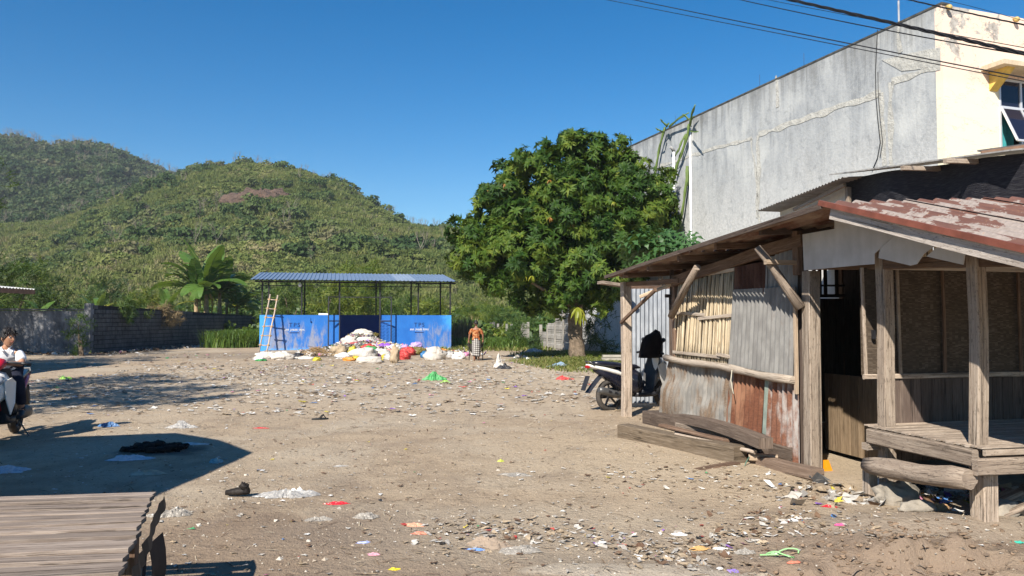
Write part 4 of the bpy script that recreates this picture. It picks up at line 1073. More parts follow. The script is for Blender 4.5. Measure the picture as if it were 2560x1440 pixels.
m_mango = m_leaf('mango_leaves', [(0.010, 0.034, 0.006), (0.032, 0.074, 0.010), (0.070, 0.120, 0.016), (0.150, 0.185, 0.024)], 0.55, 0.22, 0.2)
m_yleaf = m_leaf('young_yellow_leaves', [(0.17, 0.21, 0.02), (0.36, 0.34, 0.035)], 0.45, 0.3)
m_oleaf = m_leaf('young_orange_leaves', [(0.30, 0.13, 0.03), (0.48, 0.24, 0.07)], 0.5, 0.3)
def build_mango():
    DY = 28.6
    base = at(1447, 893, DY); base.z = gz(base.x, base.y) - 0.05
    t = thing('mango_tree', 'large dense dark green mango tree in front of the grey building', 'tree', base)
    def q(u, v, dy=0.0): return at(u, v, DY + dy) - base
    limb(t, [Vector((0, 0, -0.1)), q(1443, 850), q(1438, 800), q(1440, 765)], [0.33, 0.27, 0.25, 0.27], 'trunk', n=14)
    for pts, rr in (([q(1440, 775), q(1400, 700, .3), q(1330, 620, .2), q(1270, 560)], [0.19, 0.15, 0.10, 0.05]), ([q(1440, 775), q(1450, 680, -.3), q(1470, 560), q(1480, 430)], [0.19, 0.15, 0.10, 0.05]),
                    ([q(1441, 770), q(1500, 690, .4), q(1560, 600, .3), q(1600, 500)], [0.16, 0.13, 0.09, 0.04]), ([q(1400, 700, .3), q(1380, 560, 1), q(1360, 460, 1)], [0.10, 0.07, 0.03]),
                    ([q(1441, 770), q(1390, 740, -1.0), q(1300, 690, -1.6)], [0.12, 0.08, 0.04])):
        limb(t, pts, rr)
    lob = []
    px = DY / F
    for (u, v, r, dy) in ((1230, 590, 86, 0), (1262, 505, 68, .3), (1350, 470, 86, .2), (1345, 400, 40, .3), (1405, 400, 55, 0), (1470, 425, 82, 0), (1525, 385, 46, .4), (1570, 480, 86, .3), (1610, 520, 56, .0), (1625, 470, 26, 0),
                         (1300, 640, 96, -.6), (1420, 560, 128, -.4), (1430, 660, 100, -.9), (1530, 610, 100, -.6), (1185, 625, 54, .2), (1330, 715, 52, -.2), (1215, 685, 48, 0), (1400, 730, 50, -.5), (1500, 700, 52, -.4), (1255, 440, 22, .2), (1160, 570, 26, 0), (1652, 500, 34, .3), (1645, 560, 36, .2), (1655, 445, 16, .3), (1570, 660, 50, -.3), (1440, 365, 30, 0), (1500, 705, 62, 2.4), (1560, 655, 75, 2.4), (1450, 720, 50, 1.8), (1520, 640, 80, 2.2), (1290, 450, 30, .2), (1600, 600, 50, -.2), (1250, 650, 70, -1.2), (1360, 570, 110, 1.4), (1480, 500, 110, 1.4)):  # the lower lobes at the back are added to shade the wall behind
        lob.append((q(u, v, dy), r * px * 0.93))
    pr = rosette(10, 0.25, 0.080, seed=3)
    crown('crown', t, lob, m_mango, pr, 1.35, 0.42, 10, 4, (0.75, 1.3), 0.75, jitter=0.17)
    # tufts of young leaves
    prd = rosette(11, 0.36, 0.085, (-0.9, -0.1), 3, 1.0, seed=9)
    g = random.Random(3)
    for lst, mat, nm in (([(1445, 770, -1.7, 1.5), (1452, 785, -1.7, 1.1), (1310, 685, -2.2, .7), (1330, 690, -2.2, .6), (1365, 615, -2.0, .6), (1535, 505, -1.6, .6)], m_yleaf, 'young_leaves'),
                         ([(1262, 460, -.8, .6), (1222, 475, -.6, .5), (1374, 450, -1.2, .5), (1378, 543, -2.2, .5), (1428, 557, -2.3, .6)], m_oleaf, 'young_leaves')):
        for (u, v, dy, s_) in lst:
            V, Fc = scatter(prd[0], prd[1], np.array([q(u, v, dy)]), np.array([[0.1, -0.3, 1.0]]), np.array([s_]))
            np_mesh(nm, V, Fc, mat, t, tint=prd[2])
build_mango()

m_bush_y = m_leaf('bright_bush_leaves', [(0.03, 0.065, 0.008), (0.075, 0.125, 0.014), (0.14, 0.18, 0.022), (0.22, 0.22, 0.035)], 0.5, 0.3)
m_bush_g = m_leaf('green_bush_leaves', [(0.015, 0.045, 0.010), (0.04, 0.085, 0.016), (0.075, 0.125, 0.022), (0.13, 0.17, 0.03)], 0.5, 0.28)
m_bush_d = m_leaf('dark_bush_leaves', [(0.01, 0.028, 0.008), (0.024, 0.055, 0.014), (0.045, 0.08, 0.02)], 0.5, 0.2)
m_dry = m_leaf('dry_straw_leaves', [(0.12, 0.085, 0.045), (0.22, 0.16, 0.085), (0.32, 0.24, 0.13)], 0.8, 0.1)
PR_S = rosette(6, 0.20, 0.10, (-0.3, 0.9), 1, 0.5, seed=12)
PR_M = rosette(6, 0.32, 0.15, (-0.3, 0.9), 1, 0.5, seed=13)
PR_F = rosette(8, 0.22, 0.045, (-0.2, 1.0), 1, 0.6, seed=14)
def leafy(name, label, cat, u, v_base, v_top, w, D, mat, proto=PR_S, n=5, dens=1.0, seed=0, group=None, trunk=True, clump=0.4, per=7, shape=0.5, z0=None):
    """bush or small tree: width w and top given as seen, standing at distance D"""
    g = random.Random(seed * 7 + 1); base = at(u, v_base, D); base.z = z0 if z0 is not None else max(0, (D - 46) * 0.02 if D > 46 else 0) - 0.05
    H = at(u, v_top, D).z - base.z; Wm = w / F * D
    t = thing(name, label, cat, base, 0, group); lob = []
    r0 = Wm * 0.30
    for k in range(n):
        a = (k + 0.5) / n
        x = (g.random() - 0.5) * (Wm - 1.5 * r0) ; z = H * (shape + (1 - shape) * g.random()) - r0 * 0.7
        rr = r0 * g.uniform(0.65, 1.0); lob.append(((x, g.uniform(-.5, .5) * r0, max(rr * 0.7, z)), (rr, rr, rr * 0.8)))
    lob.append(((0, 0, H - r0 * 0.75), (r0 * 0.8, r0 * 0.8, r0 * 0.7)))
    if trunk:
        for k in range(3): limb(t, [(g.uniform(-.1, .1), 0, 0), (lob[k][0][0] * 0.4, 0, H * 0.4), lob[k][0]], [0.07, 0.05, 0.02], 'trunk' if k == 0 else 'branch', n=5)
    crown('crown', t, lob, mat, proto, dens, clump, per, seed + 3, tvar=0.6)
    return t
# leafy trees seen over and through the shelter
for i, (u, vt, w, D, mt, lab) in enumerate([
    (925, 655, 190, 56, m_bush_y, 'rounded bright yellow-green tree rising just above the shelter roof'),
    (730, 700, 150, 52, m_bush_g, 'mid green leafy tree seen through the left bay of the shelter'),
    (800, 712, 150, 50, m_bush_y, 'yellow-green bush seen behind the shelter gate'),
    (870, 706, 160, 50, m_bush_y, 'bright leafy bush seen through the middle bay of the shelter'),
    (990, 720, 150, 53, m_bush_g, 'darker bush seen through the right bay of the shelter'),
    (1075, 745, 110, 50, m_bush_y, 'low yellowish bush behind the right end of the shelter'),
    (1190, 745, 130, 54, m_bush_y, 'sunlit scrub beyond the walking man'),
    (1250, 775, 130, 56, m_bush_g, 'green scrub behind the broken panel fence'),
    (1310, 782, 110, 50, m_bush_g, 'rounded green bush growing over the panel fence'),
    (1245, 745, 150, 62, m_bush_y, 'tall pale scrub under the left edge of the mango tree'),
    (1395, 762, 150, 60, m_bush_y, 'sunlit bush behind the tall fence panels')]):
    leafy('leafy_bush' if i > 1 else 'leafy_tree', lab, 'bush' if i > 1 else 'tree', u, 850, vt, w, D, mt, PR_M if i < 6 else PR_S, 6, 1.1, seed=i, clump=0.5, trunk=i < 6)
leafy('leafy_bush', 'dense green bush hiding part of the fence beside the tall panels', 'bush', 1300, 872, 800, 70, 41, m_bush_g, PR_S, 5, 1.2, seed=31, trunk=False, clump=0.3)
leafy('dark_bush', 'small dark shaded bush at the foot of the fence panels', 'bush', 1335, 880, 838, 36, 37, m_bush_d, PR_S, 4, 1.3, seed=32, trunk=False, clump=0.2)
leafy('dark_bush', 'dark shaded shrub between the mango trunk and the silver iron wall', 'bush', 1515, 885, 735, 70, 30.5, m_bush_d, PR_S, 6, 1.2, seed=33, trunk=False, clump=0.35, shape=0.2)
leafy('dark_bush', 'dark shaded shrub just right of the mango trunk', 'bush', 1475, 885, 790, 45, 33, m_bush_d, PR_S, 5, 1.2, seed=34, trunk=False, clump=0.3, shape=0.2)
# behind the left walls
for i, (u, vt, w, D, mt, pr, lab) in enumerate([
    (35, 620, 190, 42, m_bush_g, PR_M, 'loose green tree standing behind the left wall at the picture edge'),
    (-70, 600, 150, 40, m_bush_g, PR_M, 'broad green tree at the far left beyond the roadside house'),
    (130, 690, 130, 46, m_bush_d, PR_M, 'dark tree behind the left wall, second from the picture edge'),
    (215, 700, 120, 52, m_bush_g, PR_M, 'mid green tree behind the wall pillar'),
    (290, 690, 110, 56, m_bush_d, PR_M, 'dark rounded tree behind the overgrown block wall'),
    (370, 715, 110, 50, m_bush_g, PR_S, 'bright leafy bush behind the block wall left of the bananas'),
    (440, 735, 110, 54, m_bush_g, PR_S, 'low green bush directly left of the banana clump'),
    (600, 740, 110, 58, m_bush_g, PR_S, 'green bush between the bananas and the shelter'),
    (75, 735, 110, 39, m_bush_y, PR_S, 'yellow-green shrub looking over the plaster wall')]):
    leafy('leafy_tree' if i < 5 else 'leafy_bush', lab, 'tree' if i < 5 else 'bush', u, 850, vt, w, D, mt, pr, 7, 1.05, seed=40 + i, clump=0.5, shape=0.35)
def wall_plants():
    # shrub standing against the wall corner
    leafy('wall_shrub', 'scraggly green shrub growing in front of the wall pillar', 'shrub', 205, 884, 790, 70, 33.5, m_bush_g, PR_S, 5, 0.8, seed=61, clump=0.3, shape=0.3, z0=-0.05)
    # creepers lying over the wall top, hanging down
    for i, (u0, u1, v0, v1, mt, lab) in enumerate([(285, 330, 755, 800, m_bush_g, 'green creeper hanging over the block wall near the pillar'), (330, 385, 740, 790, m_bush_y, 'thick yellow-green creeper draped over the wall top'), (380, 432, 755, 805, m_dry, 'dry brown creeper hanging from the wall top')]):
        uc = (u0 + u1) / 2; f_ = (uc - 225) / (640 - 225); D = WA.y + (WB.y - WA.y) * ((uc - 225) * 38.0 / ((uc - 225) * 38.0 + (640 - uc) * 54.0) if True else f_)
        p = at(uc, v0, D - 0.2); t = thing('wall_creeper', lab, 'creeper', p, 0)
        lob = []; Wm = (u1 - u0) / F * D; g = random.Random(i)
        for k in range(15):
            x = (g.random() - .5) * Wm * 1.25; z = -g.random() * (v1 - v0) / F * D * (0.75 if i < 2 else 1); lob.append(((x, g.uniform(-.25, .1), z), (0.32, 0.24, 0.30)))
        crown('foliage', t, lob, mt, PR_S, 1.0, 0.28, 6, 70 + i, tvar=0.6)
wall_plants()

# ---------- bananas ----------
def banana_leaf_mesh(name, L, W, seed, mat):
    g = random.Random(seed); mb = MB(); n = 22; droop = g.uniform(0.35, 1.15)
    def mid(t):
        a = t * droop * 1.5; return Vector((L * (math.sin(a) / (droop * 1.5)), 0, -L * (1 - math.cos(a)) / (droop * 1.5)))
    V = []; Fq = []; T = []
    for s_ in (-1, 1):
        k = 0
        while k < n:
            run = g.choice([1, 2, 2, 3, 4]); k2 = min(n, k + run)
            base = len(V); dz = g.uniform(-0.3, 0.02)
            for j in range(k, k2 + 1):
                t = 0.08 + 0.92 * j / n; w = W * 0.5 * (math.sin(math.pi * min(1, t ** 0.8)) ** 0.55) * (1 if t < 0.97 else 0.5)
                jj = j + (-0.16 if j == k2 and k2 < n else 0)
                m = mid(0.08 + 0.92 * jj / n); V.append(tuple(m)); V.append((m.x + 0.10 * W, m.y + s_ * w, m.z + w * (dz - 0.15)))
                T += [0.5, 0.35 + 0.3 * g.random()]
            for j in range(k2 - k):
                a = base + j * 2; Fq.append((a, a + 1, a + 3, a + 2))
            k = k2
    base = len(V); rib = []
    for k in range(9):   # midrib: slim triangular beam
        m = mid(k / 8); r = 0.035 * (1 - 0.8 * k / 8)
        V += [(m.x, -r, m.z - 0.0), (m.x, r, m.z), (m.x, 0, m.z - 2 * r)]; T += [0.95, 0.95, 0.95]
    for k in range(8):
        a = base + k * 3
        for i in range(3): Fq.append((a + i, a + (i + 1) % 3, a + 3 + (i + 1) % 3, a + 3 + i))
    me_o = np_mesh(name, np.array(V), np.array(Fq), mat, tint=np.array(T)); me = me_o.data; bpy.data.objects.remove(me_o); return me
m_ban = m_leaf('banana_leaf', [(0.04, 0.10, 0.015), (0.085, 0.165, 0.03), (0.20, 0.26, 0.08)], 0.38, 0.28, 0.45)
m_ban_y = m_leaf('yellowing_banana_leaf', [(0.13, 0.16, 0.015), (0.26, 0.26, 0.03), (0.42, 0.36, 0.10)], 0.45, 0.3)
m_ban_dead = m_leaf('dead_banana_leaf', [(0.25, 0.12, 0.03), (0.42, 0.22, 0.06), (0.45, 0.30, 0.15)], 0.7, 0.15)
BLEAF = [banana_leaf_mesh('banana_leaf', 2.3, 0.78, s_, m_ban) for s_ in range(5)]; BLEAF_Y = banana_leaf_mesh('banana_leaf', 2.1, 0.55, 9, m_ban_y); BLEAF_D = banana_leaf_mesh('banana_leaf', 1.6, 0.25, 10, m_ban_dead)
m_pstem = m_plain('banana_stem', (0.30, 0.22, 0.13), 0.8, var=0.5, scale=5)
def banana(label, u, D, v_top_stem, n_leaf, sc, seed, yellow=0, dead=0, up=1.0):
    g = random.Random(seed); p = at(u, 800, D); p.z = 0; H = at(u, v_top_stem, D).z
    t = thing('banana_plant', label, 'banana plant', p, 0, 'banana plants behind the block wall')
    limb(t, [(0, 0, -0.1), (0.03, 0, H * 0.5), (0, 0, H)], [0.15 * sc, 0.12 * sc, 0.07 * sc], 'stem', m_pstem)
    for k in range(n_leaf):
        me = BLEAF_D if k < dead else (BLEAF_Y if k < dead + yellow else BLEAF[g.randrange(5)])
        o = bpy.data.objects.new('banana_leaf', me); COL.objects.link(o); o.parent = t
        az = k * 2.4 + g.uniform(-.3, .3); el = (-0.95 * (k / n_leaf) * up - 0.35) if k >= dead else 0.9
        if k == n_leaf - 1: el = -1.45
        o.location = (0.02 * math.cos(az), 0.02 * math.sin(az), H - 0.15 + 0.1 * k / n_leaf); o.rotation_euler = (g.uniform(-.5, .5), max(el, -1.5), az); s_ = sc * g.uniform(0.8, 1.1); o.scale = (s_, s_, s_)
for a in (('tallest banana plant in the clump, upright leaves high above the wall', 515, 52.5, 716, 14, 1.50, 2, 0, 1, 1.35), ('banana plant with brown trunk at the left of the clump', 490, 52, 722, 13, 1.35, 4, 0, 1, 1.25), ('banana plant leaning right behind the two tall ones', 548, 54, 728, 13, 1.4, 6, 0, 0, 1.15),
          ('smaller banana plant with yellow leaves next to the shelter', 592, 55.5, 765, 11, 1.1, 8, 3, 0, 1.2), ('short banana plant with a brown dead leaf over the wall creeper', 415, 49, 775, 8, 0.85, 10, 2, 2, 1.5), ('low pale banana plant beside the wall pillar', 245, 43, 772, 7, 0.65, 12, 3, 1, 1.3), ('small yellow banana shoot over the plaster wall', 95, 40, 782, 5, 0.55, 14, 3, 0, 1.3), ('half hidden banana plant right of the tallest one', 566, 57, 745, 10, 1.05, 16, 0, 1, 1.2)):
    banana(*a)

# ---------- papaya over the shed roof ----------
def build_papaya():
    D = 19.0; top = at(1648, 578, D); base = Vector((top.x, top.y, 0))
    t = thing('papaya_tree', 'papaya tree with deeply cut leaves showing above the shed roof', 'papaya tree', base)
    limb(t, [(0, 0, 0), (0.05, 0, 1.5), (0, 0, top.z - 0.1)], [0.1, 0.08, 0.05], 'trunk')
    mt = m_leaf('papaya_leaf', [(0.03, 0.085, 0.025), (0.055, 0.125, 0.035)], 0.5, 0.25)
    def leafmesh(seed):
        g = random.Random(seed); V = [(0, 0, 0)]; Fq = []; T = [0.5]
        for k in range(9):
            a = (k - 4) * 0.62; L = 0.34 * (1.15 - 0.05 * abs(k - 4)); ca, sa = math.cos(a), math.sin(a)
            prof = [(0.0, 0.02), (0.35, 0.035), (0.5, 0.13), (0.62, 0.04), (0.78, 0.11), (0.88, 0.03), (1.0, 0.005)]
            b = len(V)
            for (x, w) in prof:
                x *= L; w *= L * 1.25
                for s_ in (-1, 1): V.append((x * ca - s_ * w * sa, x * sa + s_ * w * ca, -0.25 * x * x / L + 0.03 * math.sin(x * 30))); T.append(g.random())
            for j in range(len(prof) - 1):
                q = b + 2 * j; Fq.append((q, q + 1, q + 3, q + 2))
        o = np_mesh('papaya_leaf', np.array(V, float), np.array(Fq), mt, tint=np.array(T)); me = o.data; bpy.data.objects.remove(o); return me
    ms = [leafmesh(i) for i in range(3)]; g = random.Random(5); pet = m_plain('petiole', (0.2, 0.28, 0.08))
    for k in range(70):
        az = g.uniform(0, 6.283); rr = g.uniform(0.15, 1.12) ; c = Vector((rr * math.cos(az), rr * math.sin(az) * 0.7, top.z - 0.10 - 0.42 * rr + g.uniform(-.2, .25)))
        if k % 5 == 0:
            mb = MB(); mb.tube([(0, 0, top.z - 0.15), (c.x * 0.5, c.y * 0.5, c.z + 0.06), c], 0.012, 5); mb.build('petiole', pet, t)
        o = bpy.data.objects.new('papaya_leaf', ms[k % 3]); COL.objects.link(o); o.parent = t; o.location = c
        o.rotation_euler = (g.uniform(-.35, .35) + 0.35, g.uniform(0.0, 0.6), az); s_ = g.uniform(1.0, 1.45); o.scale = (s_, s_, s_)
build_papaya()

# ---------- grass and ground cover ----------
m_grass = m_leaf('tall_grass', [(0.035, 0.09, 0.014), (0.085, 0.155, 0.024), (0.16, 0.22, 0.04)], 0.5, 0.3)
m_weed = m_leaf('low_weeds', [(0.05, 0.085, 0.014), (0.12, 0.16, 0.028), (0.22, 0.22, 0.07), (0.30, 0.24, 0.11)], 0.6, 0.25)
def grass(name, label, pts, h, mat, lean=0.35, w=0.02, seed=0, cat='grass'):
    g = np.random.default_rng(seed); n = len(pts); pts = np.asarray(pts, float)
    az = g.uniform(0, 6.283, n); H = h * g.uniform(0.5, 1.15, n); ln = g.uniform(0.1, lean * 2, n) * H
    sd = np.stack([-np.sin(az), np.cos(az), az * 0], 1) * w; dr = np.stack([np.cos(az), np.sin(az), az * 0], 1)
    rows = []
    for t, ww in ((0, 1), (0.45, 0.9), (0.8, 0.6), (1.0, 0.1)):
        c = pts + dr * (ln * t * t)[:, None]; c[:, 2] += H * (t - 0.25 * t * t)
        rows += [c - sd * ww, c + sd * ww]
    V = np.stack(rows, 1).reshape(-1, 3); b = (np.arange(n) * 8)[:, None, None]
    Fc = (np.array([[0, 1, 3, 2], [2, 3, 5, 4], [4, 5, 7, 6]])[None] + b).reshape(-1, 4)
    o = np_mesh(name, V, Fc, mat, tint=np.repeat(np.clip(g.normal(0.5, 0.25, n), 0, 1), 8)); tag(o, label, cat, kind='stuff')
def patch(n, fn, seed):
    g = random.Random(seed); out = []
    while len(out) < n:
        p = fn(g)
        if p is not None: out.append((p[0], p[1], gz(p[0], p[1]) if math.hypot(p[0], p[1]) < 70 else (p[1] - 46) * 0.02))
    return out
def along(u0, v0, u1, v1, wd):
    a = gnd(u0, v0); c = gnd(u1, v1)
    def fn(g):
        t = g.random(); q = a.lerp(c, t); r_ = wd * (g.random() ** 0.7); th = g.uniform(0, 6.28)
        return (q.x + r_ * math.cos(th), q.y + r_ * math.sin(th))
    return fn
grass('tall_grass', 'tall bright green grass in front of the wall left of the shelter', patch(3600, along(575, 868, 636, 866, 1.7), 1), 1.25, m_grass, 0.35, 0.022, 1)
grass('tall_grass', 'green grass and weeds beyond the walking man', patch(3200, along(1205, 868, 1300, 872, 2.2), 2), 0.75, m_grass, 0.4, 0.02, 2)
grass('low_grass', 'low weeds growing round the foot of the mango tree', patch(7500, along(1375, 890, 1530, 896, 1.9), 3), 0.28, m_weed, 0.6, 0.016, 3)
grass('low_grass', 'thin grass edge beside the scooter', patch(9000, along(1420, 908, 1560, 925, 2.3), 4), 0.16, m_weed, 0.8, 0.012, 4)
grass('low_grass', 'short yellowish grass behind the waste shelter', patch(9000, lambda g: (g.uniform(-4, 9), g.uniform(38, 62)), 5), 0.28, m_weed, 0.5, 0.03, 5)
grass('dry_reeds', 'dry upright reed stalks at the right end of the shelter', patch(220, along(1150, 866, 1168, 864, 0.8), 6), 2.3, m_dry, 0.06, 0.02, 6, 'reeds')
def weeds():
    g = np.random.default_rng(9); pts = np.array(patch(560, along(1385, 884, 1530, 908, 1.8), 12)); d = g.normal(0, .3, (len(pts), 3)); d[:, 2] = 1
    V, Fc = scatter(PR_S[0], PR_S[1], pts + np.array([0, 0, 0.08]), d, g.uniform(0.5, 1.1, len(pts)))
    tag(np_mesh('leafy_weeds', V, Fc, m_bush_y, tint=np.tile(PR_S[2], len(pts))), 'bright leafy weeds at the foot of the mango trunk', 'weeds', kind='stuff')
weeds()
def undergrowth():
    prot = []
    for i in range(4):
        V, Fc, t = clump_proto(220, 0.8, 0.20, 7, seed=120 + i); V = V.copy(); V[:, 2] += 0.3
        prot.append(proto_obj('undergrowth_shape_%d' % i, V, Fc, t, m_bush_g if i < 2 else m_bush_y))
    pts = []; sc = []
    for k in range(1150):
        Y = rnd.uniform(47, 84); x = (rnd.uniform(-150, 1700) - 1280) / F * Y
        if Y < 52 and x > 2.0: continue
        if x < -16 and Y < 50: continue
        pts.append((x, Y, (min(Y, 75) - 46) * 0.02)); sc.append(rnd.uniform(0.9, 2.0) * (0.7 + 0.02 * (Y - 46)))
    gn_instances('undergrowth', pts, prot, sc, 'thick green undergrowth between the walls and the foot of the hill', 'undergrowth')
undergrowth()
# trees beyond the left picture edge, whose shade falls across the ground
for i, (x, y, r, h, lab) in enumerate([(-10.4, 10.3, 2.1, 4.4, 'leafy tree beyond the left picture edge, nearest to the boy'), (-12.6, 13.8, 2.1, 4.6, 'second roadside tree beyond the left picture edge'), (-20.3, 22.4, 3.0, 5.2, 'spreading tree beside the roadside house'), (-23.4, 29.0, 3.4, 6.4, 'tall tree behind the roadside house'), (-27.0, 30.5, 3.6, 6.8, 'tallest tree far beyond the roadside house')]):
    t = thing('roadside_tree', lab, 'tree', (x, y, 0), 0, 'trees beyond the left picture edge')
    limb(t, [(0, 0, 0), (0.1, 0, h * .5), (0, 0, h - .4)], [0.16, 0.12, 0.06], 'trunk')
    g = random.Random(i); lob = [((g.uniform(-.6, .6) * r, g.uniform(-.6, .6) * r, h + g.uniform(-.4, .5)), (r * .6, r * .6, r * .45)) for k in range(6)]
    crown('crown', t, lob, m_bush_g, PR_M, 0.9, 0.5, 7, 90 + i)
# ================= wooden stall on the right =================
S0 = Vector((3.0, 7.83, 0)); SR = R(13); SM = frame(S0, SR).inverted()
def SL(u, v, x=0.0): return SM @ on_plane(u, v, S0 + N_ * x, N_)       # on the side facing the yard, x metres inside it
def SF(u, v, y=0.0): return SM @ on_plane(u, v, S0 + U_ * y, U_)       # on a wall facing the viewer
w_grey = m_wood('weathered_grey_timber', (0.19, 0.145, 0.11), (0.38, 0.305, 0.24), (0.52, 0.44, 0.36), specks=1)
w_brown = m_wood('brown_timber', (0.075, 0.045, 0.03), (0.15, 0.095, 0.065), (0.24, 0.165, 0.115))
w_pale = m_wood('pale_cut_timber', (0.25, 0.18, 0.12), (0.42, 0.32, 0.23), (0.55, 0.45, 0.34))
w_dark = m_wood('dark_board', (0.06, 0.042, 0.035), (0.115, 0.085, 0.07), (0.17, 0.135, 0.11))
w_log = m_wood('old_log', (0.13, 0.10, 0.08), (0.26, 0.205, 0.16), (0.38, 0.32, 0.26), specks=1)
w_door = m_wood('lower_door_board', (0.13, 0.09, 0.055), (0.23, 0.165, 0.105), (0.33, 0.25, 0.17))
bamb = m_wood('straw_bamboo', (0.30, 0.22, 0.14), (0.50, 0.41, 0.28), (0.66, 0.57, 0.44), 0.5)
bamb_g = m_wood('grey_bamboo', (0.28, 0.22, 0.17), (0.43, 0.36, 0.29), (0.56, 0.49, 0.41), 0.6)
c_zinc = m_corr('dull_zinc', (0.17, 0.165, 0.16), (0.11, 0.055, 0.035), (0.25, 0.245, 0.235), 0.25, 0.15, 0.6)
c_zinc2 = m_corr('dirty_zinc', (0.21, 0.20, 0.185), (0.20, 0.14, 0.095), (0.34, 0.32, 0.29), 0.5, 0.12, 0.6)
c_rust = m_corr('rusty_iron', (0.26, 0.12, 0.07), (0.17, 0.065, 0.035), (0.30, 0.17, 0.10), 0.6, 0.0, 0.8)
c_rustz = m_corr('half_rusty_iron', (0.36, 0.34, 0.32), (0.20, 0.085, 0.05), (0.46, 0.45, 0.43), 0.62, 0.1, 0.7)
c_dkrust = m_corr('dark_rusty_iron', (0.10, 0.05, 0.035), (0.07, 0.03, 0.02), (0.13, 0.07, 0.05), 0.6, 0.0, 0.8)
c_silver = m_corr('silver_iron', (0.27, 0.29, 0.32), (0.2, 0.16, 0.13), (0.38, 0.40, 0.43), 0.0, 0.35, 0.42)
def corr_quad(mb, P, pitch, amp, nrm, nv=6, bulge=None, ph=0.0):
    """P: top-left, top-right, bottom-right, bottom-left"""
    P = [Vector(p) for p in P]; nrm = Vector(nrm); w = ((P[1] - P[0]).length + (P[2] - P[3]).length) / 2; h = (P[3] - P[0]).length
    nu = max(6, int(w / pitch * 7))
    def fn(a, b):
        q = P[0].lerp(P[1], a).lerp(P[3].lerp(P[2], a), b)
        o = amp * math.sin((a * w / pitch + ph) * 2 * math.pi)
        if bulge: o += bulge(a, b)
        return q + nrm * o
    mb.grid(fn, nu, nv, uvfn=lambda a, b: (a * w, b * h))
def paint_roof():
    n = NT('peeling_red_roof_paint')
    a = n.noise(n.coord('UV', (2.4, 1.5, 1)), 1, 7, 0.68, 0.4); b = n.noise(n.coord('UV', (9, 3.0, 1)), 1, 6, 0.7); c = n.noise(n.coord('UV', (30, 30, 1)), 1, 4)
    red = n.ramp(b, [(0.3, (0.105, 0.050, 0.038)), (0.7, (0.165, 0.080, 0.058))]); pale = n.ramp(c, [(0.3, (0.22, 0.18, 0.155)), (0.7, (0.33, 0.28, 0.25))])
    f = n.math('ADD', n.math('MULTIPLY', a, 0.68), n.math('MULTIPLY', b, 0.32))
    col = n.mix(n.step(f, 0.485, 0.505), red, pale); col = n.mix(n.math('MULTIPLY', n.step(c, 0.62, 0.72), 0.5), col, (0.3, 0.17, 0.08))
    n.set(col, 0.62, 0.35); n.bump(n.math('ADD', f, n.math('MULTIPLY', c, 0.2)), 0.3, 0.006); return n.m
def weave_mat():
    n = NT('woven_bamboo'); xyz = n.sep(n.coord('UV', (1, 1, 1), rand=False)); w = 0.011
    U = n.math('DIVIDE', xyz[0], w); V = n.math('DIVIDE', xyz[1], w)
    fu = n.math('FLOOR', U); fv = n.math('FLOOR', V)
    k = n.math('MODULO', n.math('ADD', n.math('ADD', fu, fv), 400.0), 6.0); sel = n.math('LESS_THAN', k, 3.0)
    eu = n.math('PINGPONG', U, 0.5); ev = n.math('PINGPONG', V, 0.5)
    h = n.math('ADD', n.math('MULTIPLY', sel, ev), n.math('MULTIPLY', n.math('SUBTRACT', 1.0, sel), eu))
    nz = n.noise(n.coord('UV', (8, 8, 1)), 1, 5, 0.6); nz2 = n.noise(n.coord('UV', (2, 2, 1)), 1, 4)
    rr = n.N.new('ShaderNodeTexWhiteNoise'); cx = n.N.new('ShaderNodeCombineXYZ'); n.L.new(n.math('FLOOR', n.math('MULTIPLY', fu, 0.33)), cx.inputs[0]); n.L.new(fv, cx.inputs[1]); n.L.new(cx.outputs[0], rr.inputs[0])
    col = n.ramp(n.math('ADD', n.math('MULTIPLY', nz, 0.5), n.math('MULTIPLY', rr.outputs[0], 0.5)), [(0.25, (0.07, 0.052, 0.038)), (0.6, (0.105, 0.080, 0.058)), (0.9, (0.19, 0.155, 0.12))])
    col = n.mix(n.step(h, 0.16, 0.0), col, (0.04, 0.028, 0.02)); col = n.mix(n.math('MULTIPLY', n.step(nz2, 0.5, 0.7), 0.5), col, (0.10, 0.075, 0.055))
    n.set(col, 0.8, 0.2); n.bump(h, 0.8, 0.006); return n.m
RY = -1.13
def zroof(x, y):
    b = 2.60 + 0.055 * (x + 0.4)
    return b - 0.061 * (y + 0.89) if y > RY else 2.565 + 0.055 * (x + 0.58) + 0.29 * (y + 1.10) - 0.03
RY2 = -1.10
def zr2(x, y): return 2.565 + 0.055 * (x + 0.58) + 0.29 * (y - RY2)
